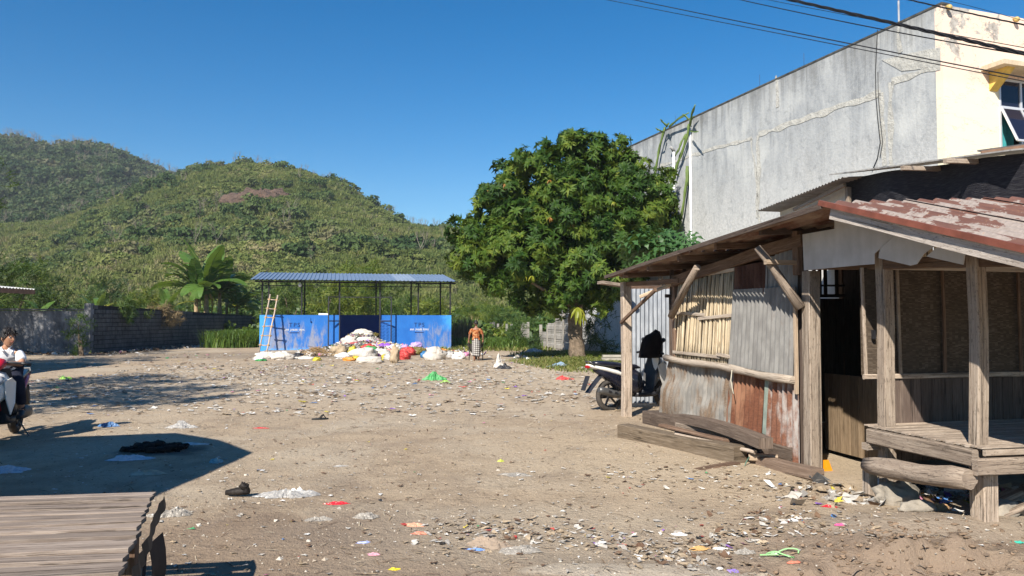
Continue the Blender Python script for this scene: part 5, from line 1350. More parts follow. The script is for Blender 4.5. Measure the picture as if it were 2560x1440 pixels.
def build_stall():
    s = thing('market_stall', 'ramshackle wooden stall patched with rusty corrugated iron and split bamboo', 'stall', S0, SR)
    def bar(name, p0, p1, w, h, mat, warp=0.012, up=(0, 0, 1), bev=0.006, par=None):
        mb = MB(); mb.box(p0, p1, w, h, up, warp=warp, bev=bev); return mb.build(name, mat, par or s)
    # ---- posts
    P1 = SM @ Vector((1.84, 12.4, 0))
    for (x, y, w, zt) in ((P1.x, P1.y, 0.14, 2.16), (0.07, 0.02, 0.135, 2.05), (0.05, -1.08, 0.11, 2.2), (0.03, -2.10, 0.10, 2.15)):
        bar('post', (x, y, -0.15), (x, y, zt), w, w, w_grey, 0.022, (0, 1, 0), 0.01)
    bar('post', (0.03, -2.12, -0.1), (0.04, -2.12, 0.50), 0.135, 0.125, w_grey, 0.02, (0, 1, 0), 0.012)
    a = SL(1688, 700, 0.06); bar('post', (0.06, a.y, 0), (0.06, a.y, a.z + 0.02), 0.07, 0.07, w_brown, 0.01, (0, 1, 0))
    a = SL(1993, 600, 0.02); bar('post', (0.02, a.y, 2.02), (0.02, a.y, zroof(0, a.y) - 0.08), 0.07, 0.09, w_brown, 0.01, (0, 1, 0))
    for (x, y) in ((3.0, -2.1), (3.0, -0.9), (3.0, 1.3), (3.0, 3.5), (1.5, 3.5)): bar('post', (x, y, 0), (x, y, zroof(x, y) - 0.06), 0.09, 0.09, w_brown, 0.01, (0, 1, 0))
    # ---- beams
    a = SL(1683, 706, 0.02); b = SL(2000, 600, 0.02); bar('wall_beam', a, b + (b - a) * 0.02, 0.07, 0.13, w_brown, 0.03)
    q = P1 + Vector((0.0, 0.08, 2.12)); a2 = SL(1700, 722, 0.0); bar('tie_beam', q, (a2.x, a2.y, 2.10), 0.06, 0.07, w_brown, 0.015)
    bar('wall_beam', (0.03, 0.0, 2.10), (0.03, -3.4, 1.93), 0.06, 0.09, w_brown, 0.02)
    # ---- purlins under the left slope, their ends stick out towards the yard
    for (u, v, L) in ((1903, 572, 3.3), (1790, 610, 3.3), (1697, 645, 3.3), (1620, 676, 3.0), (1560, 700, 2.6)):
        p = SM @ on_plane(u, v, S0 - N_ * 0.36, N_)
        bar('purlin', (-0.37, p.y, zroof(-0.37, p.y) - 0.065), (L, p.y, zroof(L, p.y) - 0.065), 0.055, 0.075, w_brown if u != 1903 else w_dark, 0.015)
    for y in (-1.5, -2.4, -3.2): bar('purlin', (-0.5, y, zroof(-0.2, y) - 0.06), (3.2, y, zroof(3.2, y) - 0.06), 0.05, 0.07, w_brown, 0.01)
    bar('ridge_beam', (-0.3, RY, 2.52), (3.2, RY, 2.70), 0.06, 0.09, w_brown, 0.01)
    # ---- roof sheets
    red = paint_roof(); und = m_corr('brown_roof_iron', (0.22, 0.15, 0.11), (0.15, 0.065, 0.04), (0.30, 0.23, 0.17), 0.5, 0.0, 0.8)
    k = 0
    x = -0.40
    while x < 3.2:
        w = 0.86
        for (y0, y1, dz) in ((RY - 0.03, 2.1, 0.012), (2.0, 4.84, 0.0)):
            mb = MB(); xs_ = x - (0.18 if k == 0 and y0 < 0 else 0); P = [(xs_, y0, zroof(x, y0) + dz), (x + w, y0, zroof(x + w, y0) + dz), (x + w, y1, zroof(x + w, y1) + dz), (x, y1, zroof(x, y1) + dz)]
            corr_quad(mb, P, 0.172, 0.024, (0, 0, 1), 6, ph=k * 0.01 + 0.13); o = mb.build('roof_sheet', und, s)
        y0, y1 = RY2, -3.9; xr = x - 0.18
        mb = MB(); zz = lambda x_, y_: zr2(x_, y_) + 0.0
        P = [(xr, y0, zz(xr, y0)), (xr + w, y0, zz(xr + w, y0)), (xr + w, y1, zz(xr + w, y1)), (xr, y1, zz(xr, y1))]
        corr_quad(mb, P, 0.172, 0.022, (0, 0, 1), 10, ph=0.2); mb.build('roof_sheet', red, s)
        x += 0.83; k += 1
    # solid edge strip along the rake and weathered fascia board
    bar('edge_strip', (-0.595, RY2, zr2(-0.58, RY2) + 0.0), (-0.595, -3.9, zr2(-0.58, -3.9) + 0.0), 0.03, 0.045, m_plain('red_edge', (0.18, 0.06, 0.04), 0.6, var=0.3), 0.0, bev=0)
    bar('fascia_board', (-0.55, RY2 - 0.1, zr2(-0.58, RY2 - 0.1) - 0.075), (-0.55, -3.9, zr2(-0.58, -3.9) - 0.075), 0.03, 0.10, m_wood('whitish_board', (0.24, 0.20, 0.17), (0.42, 0.37, 0.33), (0.56, 0.51, 0.46), specks=1), 0.012, bev=0)
    bar('rake_batten', (-0.415, 4.84, zroof(-0.4, 4.84) - 0.005), (-0.415, 2.05, zroof(-0.4, 2.05) - 0.005), 0.02, 0.05, w_dark, 0.0, bev=0)
    bar('rake_batten', (-0.415, 2.05, zroof(-0.4, 2.05) - 0.005), (-0.6, RY, zroof(-0.4, RY) - 0.005), 0.02, 0.05, w_dark, 0.0, bev=0)
    # ---- braces
    a = SM @ on_plane(1893, 618, S0 - N_ * 0.38, N_); b = SL(2003, 770, -0.02); mb = MB()
    mb.tube([a, a.lerp(b, .35) + Vector((0, 0, .02)), a.lerp(b, .7), b], [0.04, 0.044, 0.05, 0.052], 8, lump=0.2); mb.build('brace', w_log, s)
    a = SM @ on_plane(1743, 668, S0 - N_ * 0.30, N_); b = SL(1678, 790, -0.06); mb = MB()
    mb.tube([a, a.lerp(b, .5) + Vector((0, 0.02, 0)), b], [0.045, 0.05, 0.05], 8, lump=0.2); mb.build('brace', w_log, s)
    a = SM @ on_plane(1640, 724, S0 - N_ * 0.2, N_); b = P1 + Vector((-0.09, 0.0, 1.5)); bar('brace', a, b, 0.04, 0.05, w_brown)
    a = SM @ on_plane(1600, 742, S0 - N_ * 0.3, N_); b = SM @ on_plane(1690, 706, S0 + N_ * 0.1, N_); bar('brace', a, b, 0.04, 0.05, w_pale)
    # short bracket with a cut orange end
    a = SM @ on_plane(1913, 655, S0 - N_ * 0.36, N_); bar('bracket', (-0.36, a.y, a.z), (0.06, a.y + 0.0, a.z), 0.055, 0.05, w_pale, 0.0)
    # ---- wall of the long side: bamboo slats
    n = 27
    for i in range(n):
        t = i / (n - 1); u0 = 1700 + t * 134; ub = 1684 + t * 138
        vt = 700 - 22 * t + rnd.uniform(-7, 6); vb = 894 + 22 * t + rnd.uniform(-2, 3)
        a = SL(u0 + rnd.uniform(-1.5, 1.5), vt, 0.05); b = SL(ub + rnd.uniform(-1.5, 1.5), vb, 0.05); b.z -= 0.06
        m = a.lerp(b, .5) + Vector((rnd.uniform(-.012, .006), rnd.uniform(-.01, .01), 0)); r_ = rnd.uniform(0.0135, 0.019)
        mb = MB(); mb.tube([a, a.lerp(m, .5), m, m.lerp(b, .5), b], [r_ * 0.9, r_, r_ * 1.08, r_, r_], 6, lump=0.12); mb.build('bamboo_slat', bamb, s)
    for (u0, v0, u1, v1, x_) in ((1693, 698, 1836, 674, 0.025), (1690, 783, 1762, 787, 0.02), (1746, 797, 1831, 788, 0.015), (1682, 880, 1800, 893, 0.02), (1792, 886, 1824, 892, 0.0)):
        a = SL(u0, v0, x_); b = SL(u1, v1, x_); bar('bamboo_strip', a, b, 0.012, 0.042, bamb_g, 0.006, bev=0.003)
    a = SL(1664, 894, -0.04); b = SL(1984, 950, -0.04); mb = MB()
    Q = [a.lerp(b, t / 10) + Vector((0, 0, -0.012 * math.sin(t * .31 * 3))) for t in range(11)]; mb.tube(Q, [0.042 + (0.008 if k_ % 3 == 0 else 0) for k_ in range(11)], 10, lump=0.08); mb.build('bamboo_rail', bamb_g, s)
    # ---- corrugated patches
    def sheet(name, tl, tr, br, bl, mat, x_=0.03, pitch=0.09, amp=0.019, bulge=None, ground=False):
        P = [SL(tl[0], tl[1], x_), SL(tr[0], tr[1], x_), SL(br[0], br[1], x_), SL(bl[0], bl[1], x_)]
        if ground: P[2].z = P[3].z = 0.01
        mb = MB(); corr_quad(mb, P, pitch, amp, (-1, 0, 0), 14, bulge); return mb.build(name, mat, s)
    sheet('corrugated_sheet', (1916, 648), (1994, 612), (1990, 742), (1914, 735), c_zinc, 0.045)
    sheet('corrugated_sheet', (1838, 668), (1920, 652), (1918, 735), (1836, 740), c_dkrust, 0.035)
    sheet('corrugated_sheet', (1834, 724), (1990, 716), (1984, 944), (1822, 912), c_zinc, 0.015, 0.088)
    crump = lambda a, b: -0.02 + 0.05 * math.exp(-((a - .12) / .3) ** 2) * (math.sin(b * 3.1) ** 2) + 0.03 * (1 - a) * b + 0.03 * noise.noise(Vector((a * 5, b * 4, 2))) + (0.03 * math.sin((b + a * .3) * 16) * math.exp(-((b - .2) / .22) ** 2) * (1 - a))
    sheet('corrugated_sheet', (1670, 902), (1830, 930), (1818, 1110), (1648, 1060), c_zinc2, 0.01, 0.098, 0.018, crump, True)
    sheet('corrugated_sheet', (1826, 930), (1915, 946), (1903, 1125), (1812, 1100), c_rust, 0.03, 0.10, 0.02, None, True)
    sheet('corrugated_sheet', (1922, 946), (2000, 962), (2003, 1180), (1912, 1140), c_rustz, 0.02, 0.10, 0.02, None, True)
    a = SL(1918, 946, 0.005); b = SL(1911, 1085, 0.005); bar('green_strip', a, b, 0.008, 0.075, m_plain('faded_green_paint', (0.28, 0.33, 0.28), 0.8, var=0.3), 0.0, (0, 1, 0), 0)
    a = SL(1988, 752, -0.01); b = SL(1991, 985, -0.01); bar('batten', a, b, 0.035, 0.045, w_pale, 0.006, (0, 1, 0))
    mb = MB(); a = SL(1830, 925, -0.09); mb.tube([a, a + Vector((0, 0.03, -0.12)), a + Vector((0, 0.0, -0.22)), a + Vector((0, -0.03, -0.28))], 0.006, 5); mb.build('tie_string', m_plain('pale_string', (0.5, 0.47, 0.38)), s)
    # ---- pale sheet panels under the gable
    n = NT('grey_white_board'); co = n.coord(); f = n.noise(co, 3.5, 6, 0.65); g = n.noise(n.coord(scale=(1, 1, .25)), 9, 5, 0.6)
    n.set(n.ramp(n.math('ADD', n.math('MULTIPLY', f, .6), n.math('MULTIPLY', g, .4)), [(0.3, (0.36, 0.34, 0.32)), (0.55, (0.47, 0.455, 0.44)), (0.75, (0.55, 0.54, 0.53))]), 0.7, 0.25); n.bump(f, 0.3, 0.01); m_pan = n.m
    for pts, x_ in (([(2086, 536), (2262, 566), (2186, 634), (2186, 660), (2148, 663), (2010, 676), (2006, 586), (2086, 572)], -0.10), ([(2265, 564), (2372, 588), (2310, 634), (2292, 660), (2276, 664), (2196, 645), (2200, 622)], -0.115), ([(2374, 588), (2418, 600), (2408, 662), (2316, 641)], -0.10)):
        P = [SL(u, v, x_) for u, v in pts]
        mb = MB(); mb.prism(P, (0.006, 0, 0)); mb.build('board_panel', m_pan, s)
    # ---- wall facing the viewer behind the bench
    YW = -0.92
    wm = weave_mat(); top = 2.02; mid = 1.055
    xs = [-0.06, 0.30, 0.78, 1.13, 1.62, 2.15, 2.95]
    for x0, x1 in zip(xs, xs[1:]):
        mb = MB(); o = rnd.uniform(0, .01); mb.quad((x0, YW + o, mid), (x1, YW + o, mid), (x1, YW, top), (x0, YW, top), [(x0, mid), (x1, mid), (x1, top), (x0, top)]); mb.quad((x1, YW + .02, mid), (x0, YW + .02, mid), (x0, YW + .02, top), (x1, YW + .02, top)); mb.build('woven_panel', wm, s)
    for x0 in xs: bar('batten', (x0 + 0.01, YW - 0.03, mid), (x0 + rnd.uniform(-.02, .02), YW - 0.03, top), 0.028, 0.022, w_grey if x0 < .5 else w_brown, 0.006, (0, 1, 0), 0.003)
    bar('wall_rail', (-0.08, YW - 0.035, mid - 0.012), (3.0, YW - 0.035, mid - 0.012), 0.03, 0.045, w_grey, 0.006)
    bar('wall_rail', (0.02, YW - 0.035, top + 0.01), (3.0, YW - 0.035, top + 0.01), 0.03, 0.05, bamb_g, 0.006)
    for i in range(42):
        x0 = 0.05 + i * 0.07
        bar('bamboo_slat', (x0, YW, top + 0.03), (x0 + rnd.uniform(-.01, .01), YW, zroof(x0, YW) - 0.05), 0.045, 0.012, bamb, 0.0, (0, 1, 0), 0)
    for i in range(26):
        x0 = 0.13 + i * 0.112; bar('plank', (x0, YW - 0.02 + rnd.uniform(-.006, .006), 0.28), (x0, YW - 0.02, mid - 0.04), 0.107, 0.02, w_dark, 0.0, (0, 1, 0), 0.003)
    bar('door_hasp', (1.13, YW - 0.055, 1.17), (1.26, YW - 0.055, 1.175), 0.012, 0.02, m_plain('black_steel', (0.018, 0.018, 0.022)), 0)
    mb = MB(); mb.aabb(0.02, 0.045, YW - 0.05, YW - 0.02, 1.38, 1.46); mb.build('switch_box', m_plain('black_steel', (0.018, 0.018, 0.022)), s)
    # low plank door inside the doorway
    for i in range(7):
        y1 = 1.02 - i * 0.15; bar('door_plank', (0.92, y1 - 0.072, 0.05), (0.92, y1 - 0.072, 0.93), 0.02, 0.146, w_door, 0.0, (0, 1, 0), 0.002)
    # enclosing walls of the dark room
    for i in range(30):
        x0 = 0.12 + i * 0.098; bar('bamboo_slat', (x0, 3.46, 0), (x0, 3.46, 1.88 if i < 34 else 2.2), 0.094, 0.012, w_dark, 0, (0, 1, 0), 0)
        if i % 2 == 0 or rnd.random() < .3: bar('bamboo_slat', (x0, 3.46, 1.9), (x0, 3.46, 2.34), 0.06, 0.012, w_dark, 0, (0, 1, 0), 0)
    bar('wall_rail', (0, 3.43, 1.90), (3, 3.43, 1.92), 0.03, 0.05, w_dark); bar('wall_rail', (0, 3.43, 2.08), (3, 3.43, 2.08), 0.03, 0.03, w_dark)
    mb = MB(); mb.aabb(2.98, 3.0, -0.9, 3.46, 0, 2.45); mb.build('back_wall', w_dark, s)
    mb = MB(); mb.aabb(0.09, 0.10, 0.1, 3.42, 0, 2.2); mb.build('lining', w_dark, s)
    # ---- bench platform
    zb = 0.62
    for i in range(27):
        y0 = -2.20 + i * 0.0475; bar('bench_slat', (-0.08 + rnd.uniform(-.015, .01), y0, zb - 0.006 + rnd.uniform(-.003, .003)), (2.8, y0, zb - 0.006 + rnd.uniform(-.003, .003)), 0.044, 0.012, w_grey, 0.0, bev=0.002)
    a = SM @ gnd(2157, 1068, zb); b = SM @ gnd(2432, 1118, zb)
    bar('bench_beam', (-0.15, a.y, zb - 0.075), (-0.13, b.y - 0.03, zb - 0.075), 0.06, 0.125, w_log, 0.02, bev=0.01)
    bar('bench_board', (-0.08, -2.25, zb - 0.035), (2.8, -2.25, zb - 0.035), 0.03, 0.045, w_grey, 0.006)
    bar('bench_beam', (-0.19, -2.27, zb - 0.135), (2.8, -2.27, zb - 0.135), 0.055, 0.12, w_log, 0.015, bev=0.008)
    for y in (-1.6, -1.15): bar('bench_joist', (-0.1, y, zb - 0.05), (2.8, y, zb - 0.05), 0.05, 0.06, w_brown)
    bar('bench_leg', (-0.13, a.y + 0.02, -0.1), (-0.13, a.y + 0.02, zb - 0.3), 0.09, 0.09, w_grey, 0.01, (0, 1, 0))
    bar('bench_leg', (1.6, -2.2, -0.1), (1.6, -2.2, zb - 0.1), 0.08, 0.08, w_grey, 0.01, (0, 1, 0))
    bar('block', (-0.17, a.y + 0.02, zb - 0.17), (-0.05, a.y + 0.02, zb - 0.17), 0.09, 0.06, w_grey)
    la = SL(2166, 1163, -0.22); lb = SL(2425, 1202, -0.22); mb = MB()
    mb.tube([la.lerp(lb, t / 7) + Vector((0, 0, 0.008 * math.sin(t * 1.1))) for t in range(8)], [0.060, 0.078, 0.080, 0.077, 0.078, 0.076, 0.078, 0.07], 16, lump=0.22); mb.build('bench_log', w_log, s)
    return s
build_stall()

# silver iron wall behind the scooter
def build_silver():
    ys = 6.48; P = [SF(1574, 722, ys), SF(1712, 722, ys), SF(1712, 940, ys), SF(1574, 940, ys)]; P[2].z = P[3].z = 0.0
    t = thing('iron_partition', 'clean silver corrugated iron wall standing behind the parked scooter', 'metal wall', S0, SR)
    mb = MB(); corr_quad(mb, P, 0.085, 0.02, (0, -1, 0), 4); mb.build('iron_sheet', c_silver, t)
    P2 = [SF(1712, 722, ys), SF(1860, 722, ys), SF(1860, 940, ys), SF(1712, 940, ys)]; P2[2].z = P2[3].z = 0
    mb = MB(); corr_quad(mb, P2, 0.085, 0.014, (0, -1, 0), 4); mb.build('iron_sheet', c_silver, t)
    mb = MB(); mb.box(P[0] + Vector((-.02, .04, .03)), P2[1] + Vector((0, .04, .03)), 0.05, 0.06); mb.build('top_rail', w_brown, t)
    mb = MB(); a = SF(1500, 706, ys - .3); b = SF(1570, 716, ys - .3); mb.box(a, b, 0.3, 0.05); mb.build('board', w_log, t)
build_silver()

# second stall behind, with black shade net
def build_net_stall():
    o = S0 + N_ * 3.6; t = thing('shade_net_stall', 'taller stall behind with black shade net hanging under its sheet roof', 'stall', o, SR); M2 = frame(o, SR).inverted()
    Q = lambda u, v, x=0.0: M2 @ on_plane(u, v, o + N_ * x, N_)
    n = NT('black_shade_net'); xyz = n.sep(n.coord('Object', rand=False)); f = n.noise(n.coord('Object', (2, 5, 60), rand=False), 1.5, 4, 0.6)
    n.set(n.ramp(f, [(0.45, (0.012, 0.012, 0.018)), (0.72, (0.05, 0.05, 0.055))]), 0.6, 0.3); n.bump(f, 0.6, 0.02)
    net = n.m
    pts = [(2108, 446), (2300, 418), (2560, 382), (2900, 336)]
    for (p0, p1) in zip(pts, pts[1:]):
        mb = MB(); a, b = Q(*p0), Q(*p1)
        mb.grid(lambda s_, r_: a.lerp(b, s_) + Vector((0.06 * math.sin(s_ * 7 + r_ * 3) + 0.25 * r_, 0, -1.9 * r_)), 24, 10, uvfn=lambda s_, r_: (s_ * 3, r_ * 2)); mb.build('net_curtain', net, t)
    und = m_corr('grey_roof_iron', (0.26, 0.25, 0.24), (0.16, 0.10, 0.08), (0.36, 0.35, 0.33), 0.3, 0.1, 0.7)
    for k in range(4):
        a = Q(2105 + k * 115, 440 - k * 15.0); b = Q(2225 + k * 115, 424.5 - k * 15.0); mb = MB()
        mb.prism([a + Vector((-0.25, 0, 0.0)), b + Vector((-0.25, 0, 0.0)), b + Vector((1.6, 0, 0.25)), a + Vector((1.6, 0, 0.25))], (0, 0, 0.02)); mb.build('roof_sheet', und, t)
    for (u, v, du) in ((2362, 402, 75), (2255, 420, 48)):
        a = Q(u, v, -0.55); mb = MB(); mb.box(a, a + Vector((0.9, 0, 0.02)), 0.06, 0.06); mb.build('purlin', w_grey, t)
    # lean-to sheet at the left end seen from below, and a white wall below it
    A = Q(1890, 528, -0.3); B = Q(2108, 443, -0.3); mb = MB()
    corr_quad(mb, [A, B, B + Vector((1.5, -0.1, 0.1)), A + Vector((1.5, 0.1, 0.02))], 0.09, 0.012, (0, 0, 1), 3); mb.build('lean_to_sheet', und, t)
    mb = MB(); a = Q(1985, 524, -0.1); b = Q(2112, 462, -0.1); mb.box(a, b, 0.05, 0.06); mb.build('rafter', w_grey, t)
    a = Q(1950, 530, 0.12); b = Q(2118, 466, 0.12); mb = MB(); mb.prism([a, b, (b.x, b.y, 0), (a.x, a.y, 0)], (0.05, 0, 0)); mb.build('white_board', m_plain('white_painted_board', (0.62, 0.60, 0.56), 0.7, var=0.1), t)
    mb = MB(); c = Q(2120, 468, 0.0); mb.box((c.x, c.y, 0), (c.x, c.y, c.z), 0.07, 0.07, up=(0, 1, 0)); mb.build('post', w_grey, t)
    # roof over the space behind the front stall, hides the foot of the big wall
build_net_stall()
def build_awning():
    a, b, c, d = at(2443, 379, 12.5), at(2640, 352, 12.5), at(2640, 398, 14.0), at(2532, 390, 14.0)
    t = thing('sheet_awning', 'dark sheet metal awning just below the open building window', 'awning', a); mb = MB()
    mb.prism([p - a for p in (a, b, c, d)], (0, 0, 0.025)); mb.build('awning_sheet', m_plain('dark_grey_iron', (0.09, 0.085, 0.085), 0.6), t)
    mb = MB(); mb.box((0.05, -0.02, -0.02), (b - a) + Vector((0, -0.02, -0.02)), 0.02, 0.05); mb.build('edge_trim', m_plain('brown_fascia', (0.2, 0.12, 0.08)), t)
build_awning()

# ================= timber in front of the stall =================
def timber(label, u0, v0, u1, v1, w, h, mat, z0=0.0, z1=0.0, sag=0.0, name='timber_beam', cat='timber', warp=0.03, group='old timbers by the stall'):
    a = gnd(u0, v0, z0); b = gnd(u1, v1, z1); a.z += h / 2; b.z += h / 2
    c = (a + b) / 2; o = thing(name, label, cat, Vector((c.x, c.y, 0))) if False else None
    d = b - a; org = Vector((a.x, a.y, 0)); mb = MB(); seg = 8
    if sag:
        pts = [a.lerp(b, t / seg) + Vector((0, 0, sag * math.sin(math.pi * t / seg))) - org for t in range(seg + 1)]
        for p, q in zip(pts, pts[1:]): pass
        y = d.cross(Vector((0, 0, 1))).normalized()
        mb.grid(lambda s_, r_: pts[min(seg, int(round(s_ * seg)))] + y * (w / 2) * [-1, 1, 1, -1, -1][int(round(r_ * 4))] + Vector((0, 0, (h / 2) * [-1, -1, 1, 1, -1][int(round(r_ * 4))])), seg, 4, uvfn=lambda s_, r_: (s_ * d.length, r_ * 2 * (w + h)), smooth=False)
        for q, sgn in ((pts[0], 1), (pts[-1], -1)):
            P = [q + y * (w / 2) * i + Vector((0, 0, h / 2 * j)) for i, j in ((-1, -1), (-1, 1), (1, 1), (1, -1))]
            mb.quad(*(P if sgn > 0 else P[::-1]))
    else: mb.box(a - org, b - org, w, h, warp=warp, bev=0.012)
    ob = mb.build(name, mat); ob.location = org; tag(ob, label, cat, group); return ob
w_beam = m_wood('greenish_old_beam', (0.075, 0.055, 0.037), (0.155, 0.118, 0.082), (0.25, 0.20, 0.15))
w_beam2 = m_wood('dark_worn_beam', (0.06, 0.042, 0.033), (0.125, 0.093, 0.073), (0.21, 0.165, 0.13))
timber('largest square beam, lying in front of the other timbers', 1560, 1098, 1850, 1163, 0.20, 0.20, w_beam)
timber('long flat beam just behind the largest square beam', 1625, 1058, 1925, 1140, 0.26, 0.20, w_beam2, 0.0, 0.05)
timber('third beam of the pile, against the corrugated wall', 1660, 1045, 1990, 1140, 0.16, 0.16, w_beam2, 0.0, 0.06)
timber('curved dark beam lying on top of the pile', 1690, 1055, 1915, 1122, 0.16, 0.11, w_beam2, 0.19, 0.23, 0.045)
timber('square beam end poking out beside the stall post', 1900, 1130, 1996, 1160, 0.15, 0.16, w_beam2, 0.04, 0.04)
timber('brown beam running past the foot of the stall post', 1905, 1165, 2046, 1200, 0.15, 0.11, m_wood('red_brown_beam', (0.10, 0.065, 0.048), (0.19, 0.135, 0.10), (0.28, 0.21, 0.165)), 0.0, 0.02)
timber('short pale block between the two front beam ends', 1872, 1150, 1945, 1154, 0.11, 0.07, w_pale, 0.06, 0.06)
timber('grey half-round pole between the curved beam and the flat beam', 1700, 1075, 1880, 1120, 0.14, 0.10, w_log, 0.12, 0.12)
timber('flat dark plank lying across the middle of the pile', 1655, 1066, 1815, 1104, 0.10, 0.04, w_brown, 0.17, 0.19, name='loose_board', cat='board')
timber('narrow pale batten between the front beam and the flat beam', 1690, 1092, 1890, 1136, 0.05, 0.04, w_grey, 0.16, 0.14, name='loose_board', cat='board')
timber('thin brown board on the sand in front of the pile', 1745, 1180, 1838, 1162, 0.12, 0.025, w_brown, 0.0, 0.01, name='loose_board', cat='board')
timber('split pale plank leaning at the left end of the pile', 1652, 1058, 1702, 1046, 0.08, 0.045, w_pale, 0.06, 0.14, name='loose_board', cat='board')
timber('short upright stick behind the curved beam', 1850, 1078, 1872, 1064, 0.035, 0.05, w_pale, 0.14, 0.28, name='stick', cat='stick')
timber('short broken block at the right end of the pile', 1985, 1160, 2006, 1150, 0.10, 0.09, w_beam2, 0.02, 0.04)
timber('small dark offcut under the front beam end', 1840, 1152, 1872, 1142, 0.12, 0.07, w_brown, 0, 0)
mb = MB(); g0 = gnd(1925, 1132, 0.0)
for k in range(7): mb.blob((rnd.uniform(-.17, .17), rnd.uniform(-.05, .05), 0.10 + rnd.uniform(-.03, .05)), (0.08, 0.05, 0.045), 9, 7, 0.9, 2.5)
o = mb.build('rotten_log', w_log); o.location = g0; tag(o, 'rotten gnarled piece of wood on the right of the timber pile', 'log', 'old timbers by the stall')
for i, (u, v) in enumerate(((1868, 1168), (1912, 1168))):
    p = gnd(u, v, 0.01); mb = MB(); mb.tube([(0.06, 0.1, 0.10), (0.0, 0.03, 0.05), (-0.04, -.02, 0.0), (0.05, -.05, 0.0)], 0.007, 5); o = mb.build('plastic_string', m_plain('green_cord', (0.09, 0.16, 0.12))); o.location = p
    tag(o, ('loose green cord under the beam ends, left one', 'loose green cord under the beam ends, right one')[i], 'string')

# ================= slatted table at the lower left =================
def build_table():
    zt = 0.60; c = gnd(388, 1229, zt); ang = R(8.4); o = Vector((c.x, c.y, 0)); t = thing('slatted_table', 'low weathered table of parallel wooden slats at the lower left', 'table', o, ang)
    sl = m_wood('sun_bleached_slat', (0.15, 0.115, 0.092), (0.25, 0.20, 0.165), (0.34, 0.285, 0.24), specks=0)
    y = 0.0; k = 0
    while y > -1.42:
        w = rnd.uniform(0.070, 0.084); gap = rnd.choice([0.026, 0.030, 0.034, 0.046]); x1 = 0.01 - y * 0.20 + rnd.uniform(-.012, .012); mb = MB()
        za = zt - 0.011 + rnd.uniform(-.007, .005)
        mb.box((-1.9, y - w / 2 + rnd.uniform(-.006, .006), za), (x1, y - w / 2, za + rnd.uniform(-.004, .004)), w, 0.022, warp=0.010, bev=0.003); mb.build('slat', sl, t); y -= w + gap; k += 1
    for (xa, xb) in ((-0.10, 0.10), (-1.75, -1.6)):
        mb = MB(); mb.box((xa, -0.02, zt - 0.06), (xb, -1.38, zt - 0.06), 0.05, 0.07); mb.build('bearer', w_brown, t)
    for (x_, y_) in ((-0.10, -0.08), (0.10, -1.3), (-1.7, -0.08), (-1.6, -1.3)):
        mb = MB(); mb.box((x_, y_, -0.03), (x_, y_, zt - 0.08), 0.07, 0.07, up=(0, 1, 0), warp=0.01); mb.build('leg', w_brown, t)
    mb = MB(); mb.box((-1.9, -1.43, zt - 0.05), (0.20, -1.43, zt - 0.05), 0.025, 0.07); mb.build('front_rail', w_pale, t)
    # dark sagging edge strip nailed over the slat ends, a hanging strap
    pts = [Vector((0.045 - yy * 0.20 + rnd.uniform(-.012, .012), yy, zt - 0.02 + rnd.uniform(-.012, .008))) for yy in np.linspace(0.03, -1.4, 18)]
    mb = MB()
    for p, q in zip(pts, pts[1:]): mb.quad(p, q, q + Vector((0.012, 0, -0.06)), p + Vector((0.012, 0, -0.06)))
    mb.build('edge_strip', m_plain('black_rubber_strip', (0.03, 0.027, 0.025), 0.7, var=0.5), t)
    mb = MB(); mb.grid(lambda a, b: (0.20 + 0.02 * math.sin(b * 5), -0.55 - 0.22 * a, zt - 0.08 - 0.48 * b), 3, 6); mb.build('hanging_rag', m_plain('dark_rag', (0.035, 0.028, 0.025), 0.9, var=0.4), t)
    mb = MB(); mb.tube([(0.2, -0.8, zt - 0.07), (0.23, -0.95, zt - 0.3), (0.2, -1.05, zt - 0.5), (0.24, -1.2, 0.02)], 0.008, 5); mb.build('strap', m_plain('dark_rag', (0.035, 0.028, 0.025)), t)
build_table()
# ================= scooters and people =================
def loft(mb, secs, n=14, p=2.6, cap=True):
    """closed sections (x, zc, half_h, half_w[, yc]) joined along x"""
    b = len(mb.v)
    for s_ in secs:
        x, zc, hh, hw = s_[:4]; yc = s_[4] if len(s_) > 4 else 0
        for j in range(n):
            a = 2 * math.pi * j / n; c, s2 = math.cos(a), math.sin(a)
            y = math.copysign(abs(c) ** (2 / p), c) * hw; z = math.copysign(abs(s2) ** (2 / p), s2) * hh
            mb.v.append((x, yc + y, zc + z))
    for k in range(len(secs) - 1):
        for j in range(n):
            a = b + k * n + j; c = b + k * n + (j + 1) % n
            mb.face((a, a + n, c + n, c), [(k * .1, j * .1), (k * .1 + .1, j * .1), (k * .1 + .1, j * .1 + .1), (k * .1, j * .1 + .1)], True)
    if cap:
        mb.face(tuple(b + j for j in range(n)), [(0, 0)] * n); e = b + (len(secs) - 1) * n; mb.face(tuple(e + j for j in reversed(range(n))), [(0, 0)] * n)
P_tyre = m_plain('dusty_tyre', (0.055, 0.048, 0.042), 0.85, var=0.4, scale=12)
P_rim = m_plain('cast_rim', (0.07, 0.07, 0.075), 0.4, 0.5, 0.5, var=0.2)
P_blk = m_plain('black_plastic', (0.022, 0.022, 0.026), 0.45, 0.4, var=0.4, bump=0.05)
P_navy = m_plain('dark_blue_black_paint', (0.012, 0.013, 0.024), 0.25, 0.5, var=0.3, bump=0.02)
P_white = m_plain('white_scooter_paint', (0.74, 0.72, 0.68), 0.28, 0.5, var=0.06, bump=0.02)
P_red = m_plain('red_scooter_paint', (0.42, 0.012, 0.03), 0.28, 0.5, var=0.1, bump=0.02)
P_steel = m_plain('heat_shield_steel', (0.13, 0.13, 0.13), 0.45, 0.5, 0.6, var=0.3)
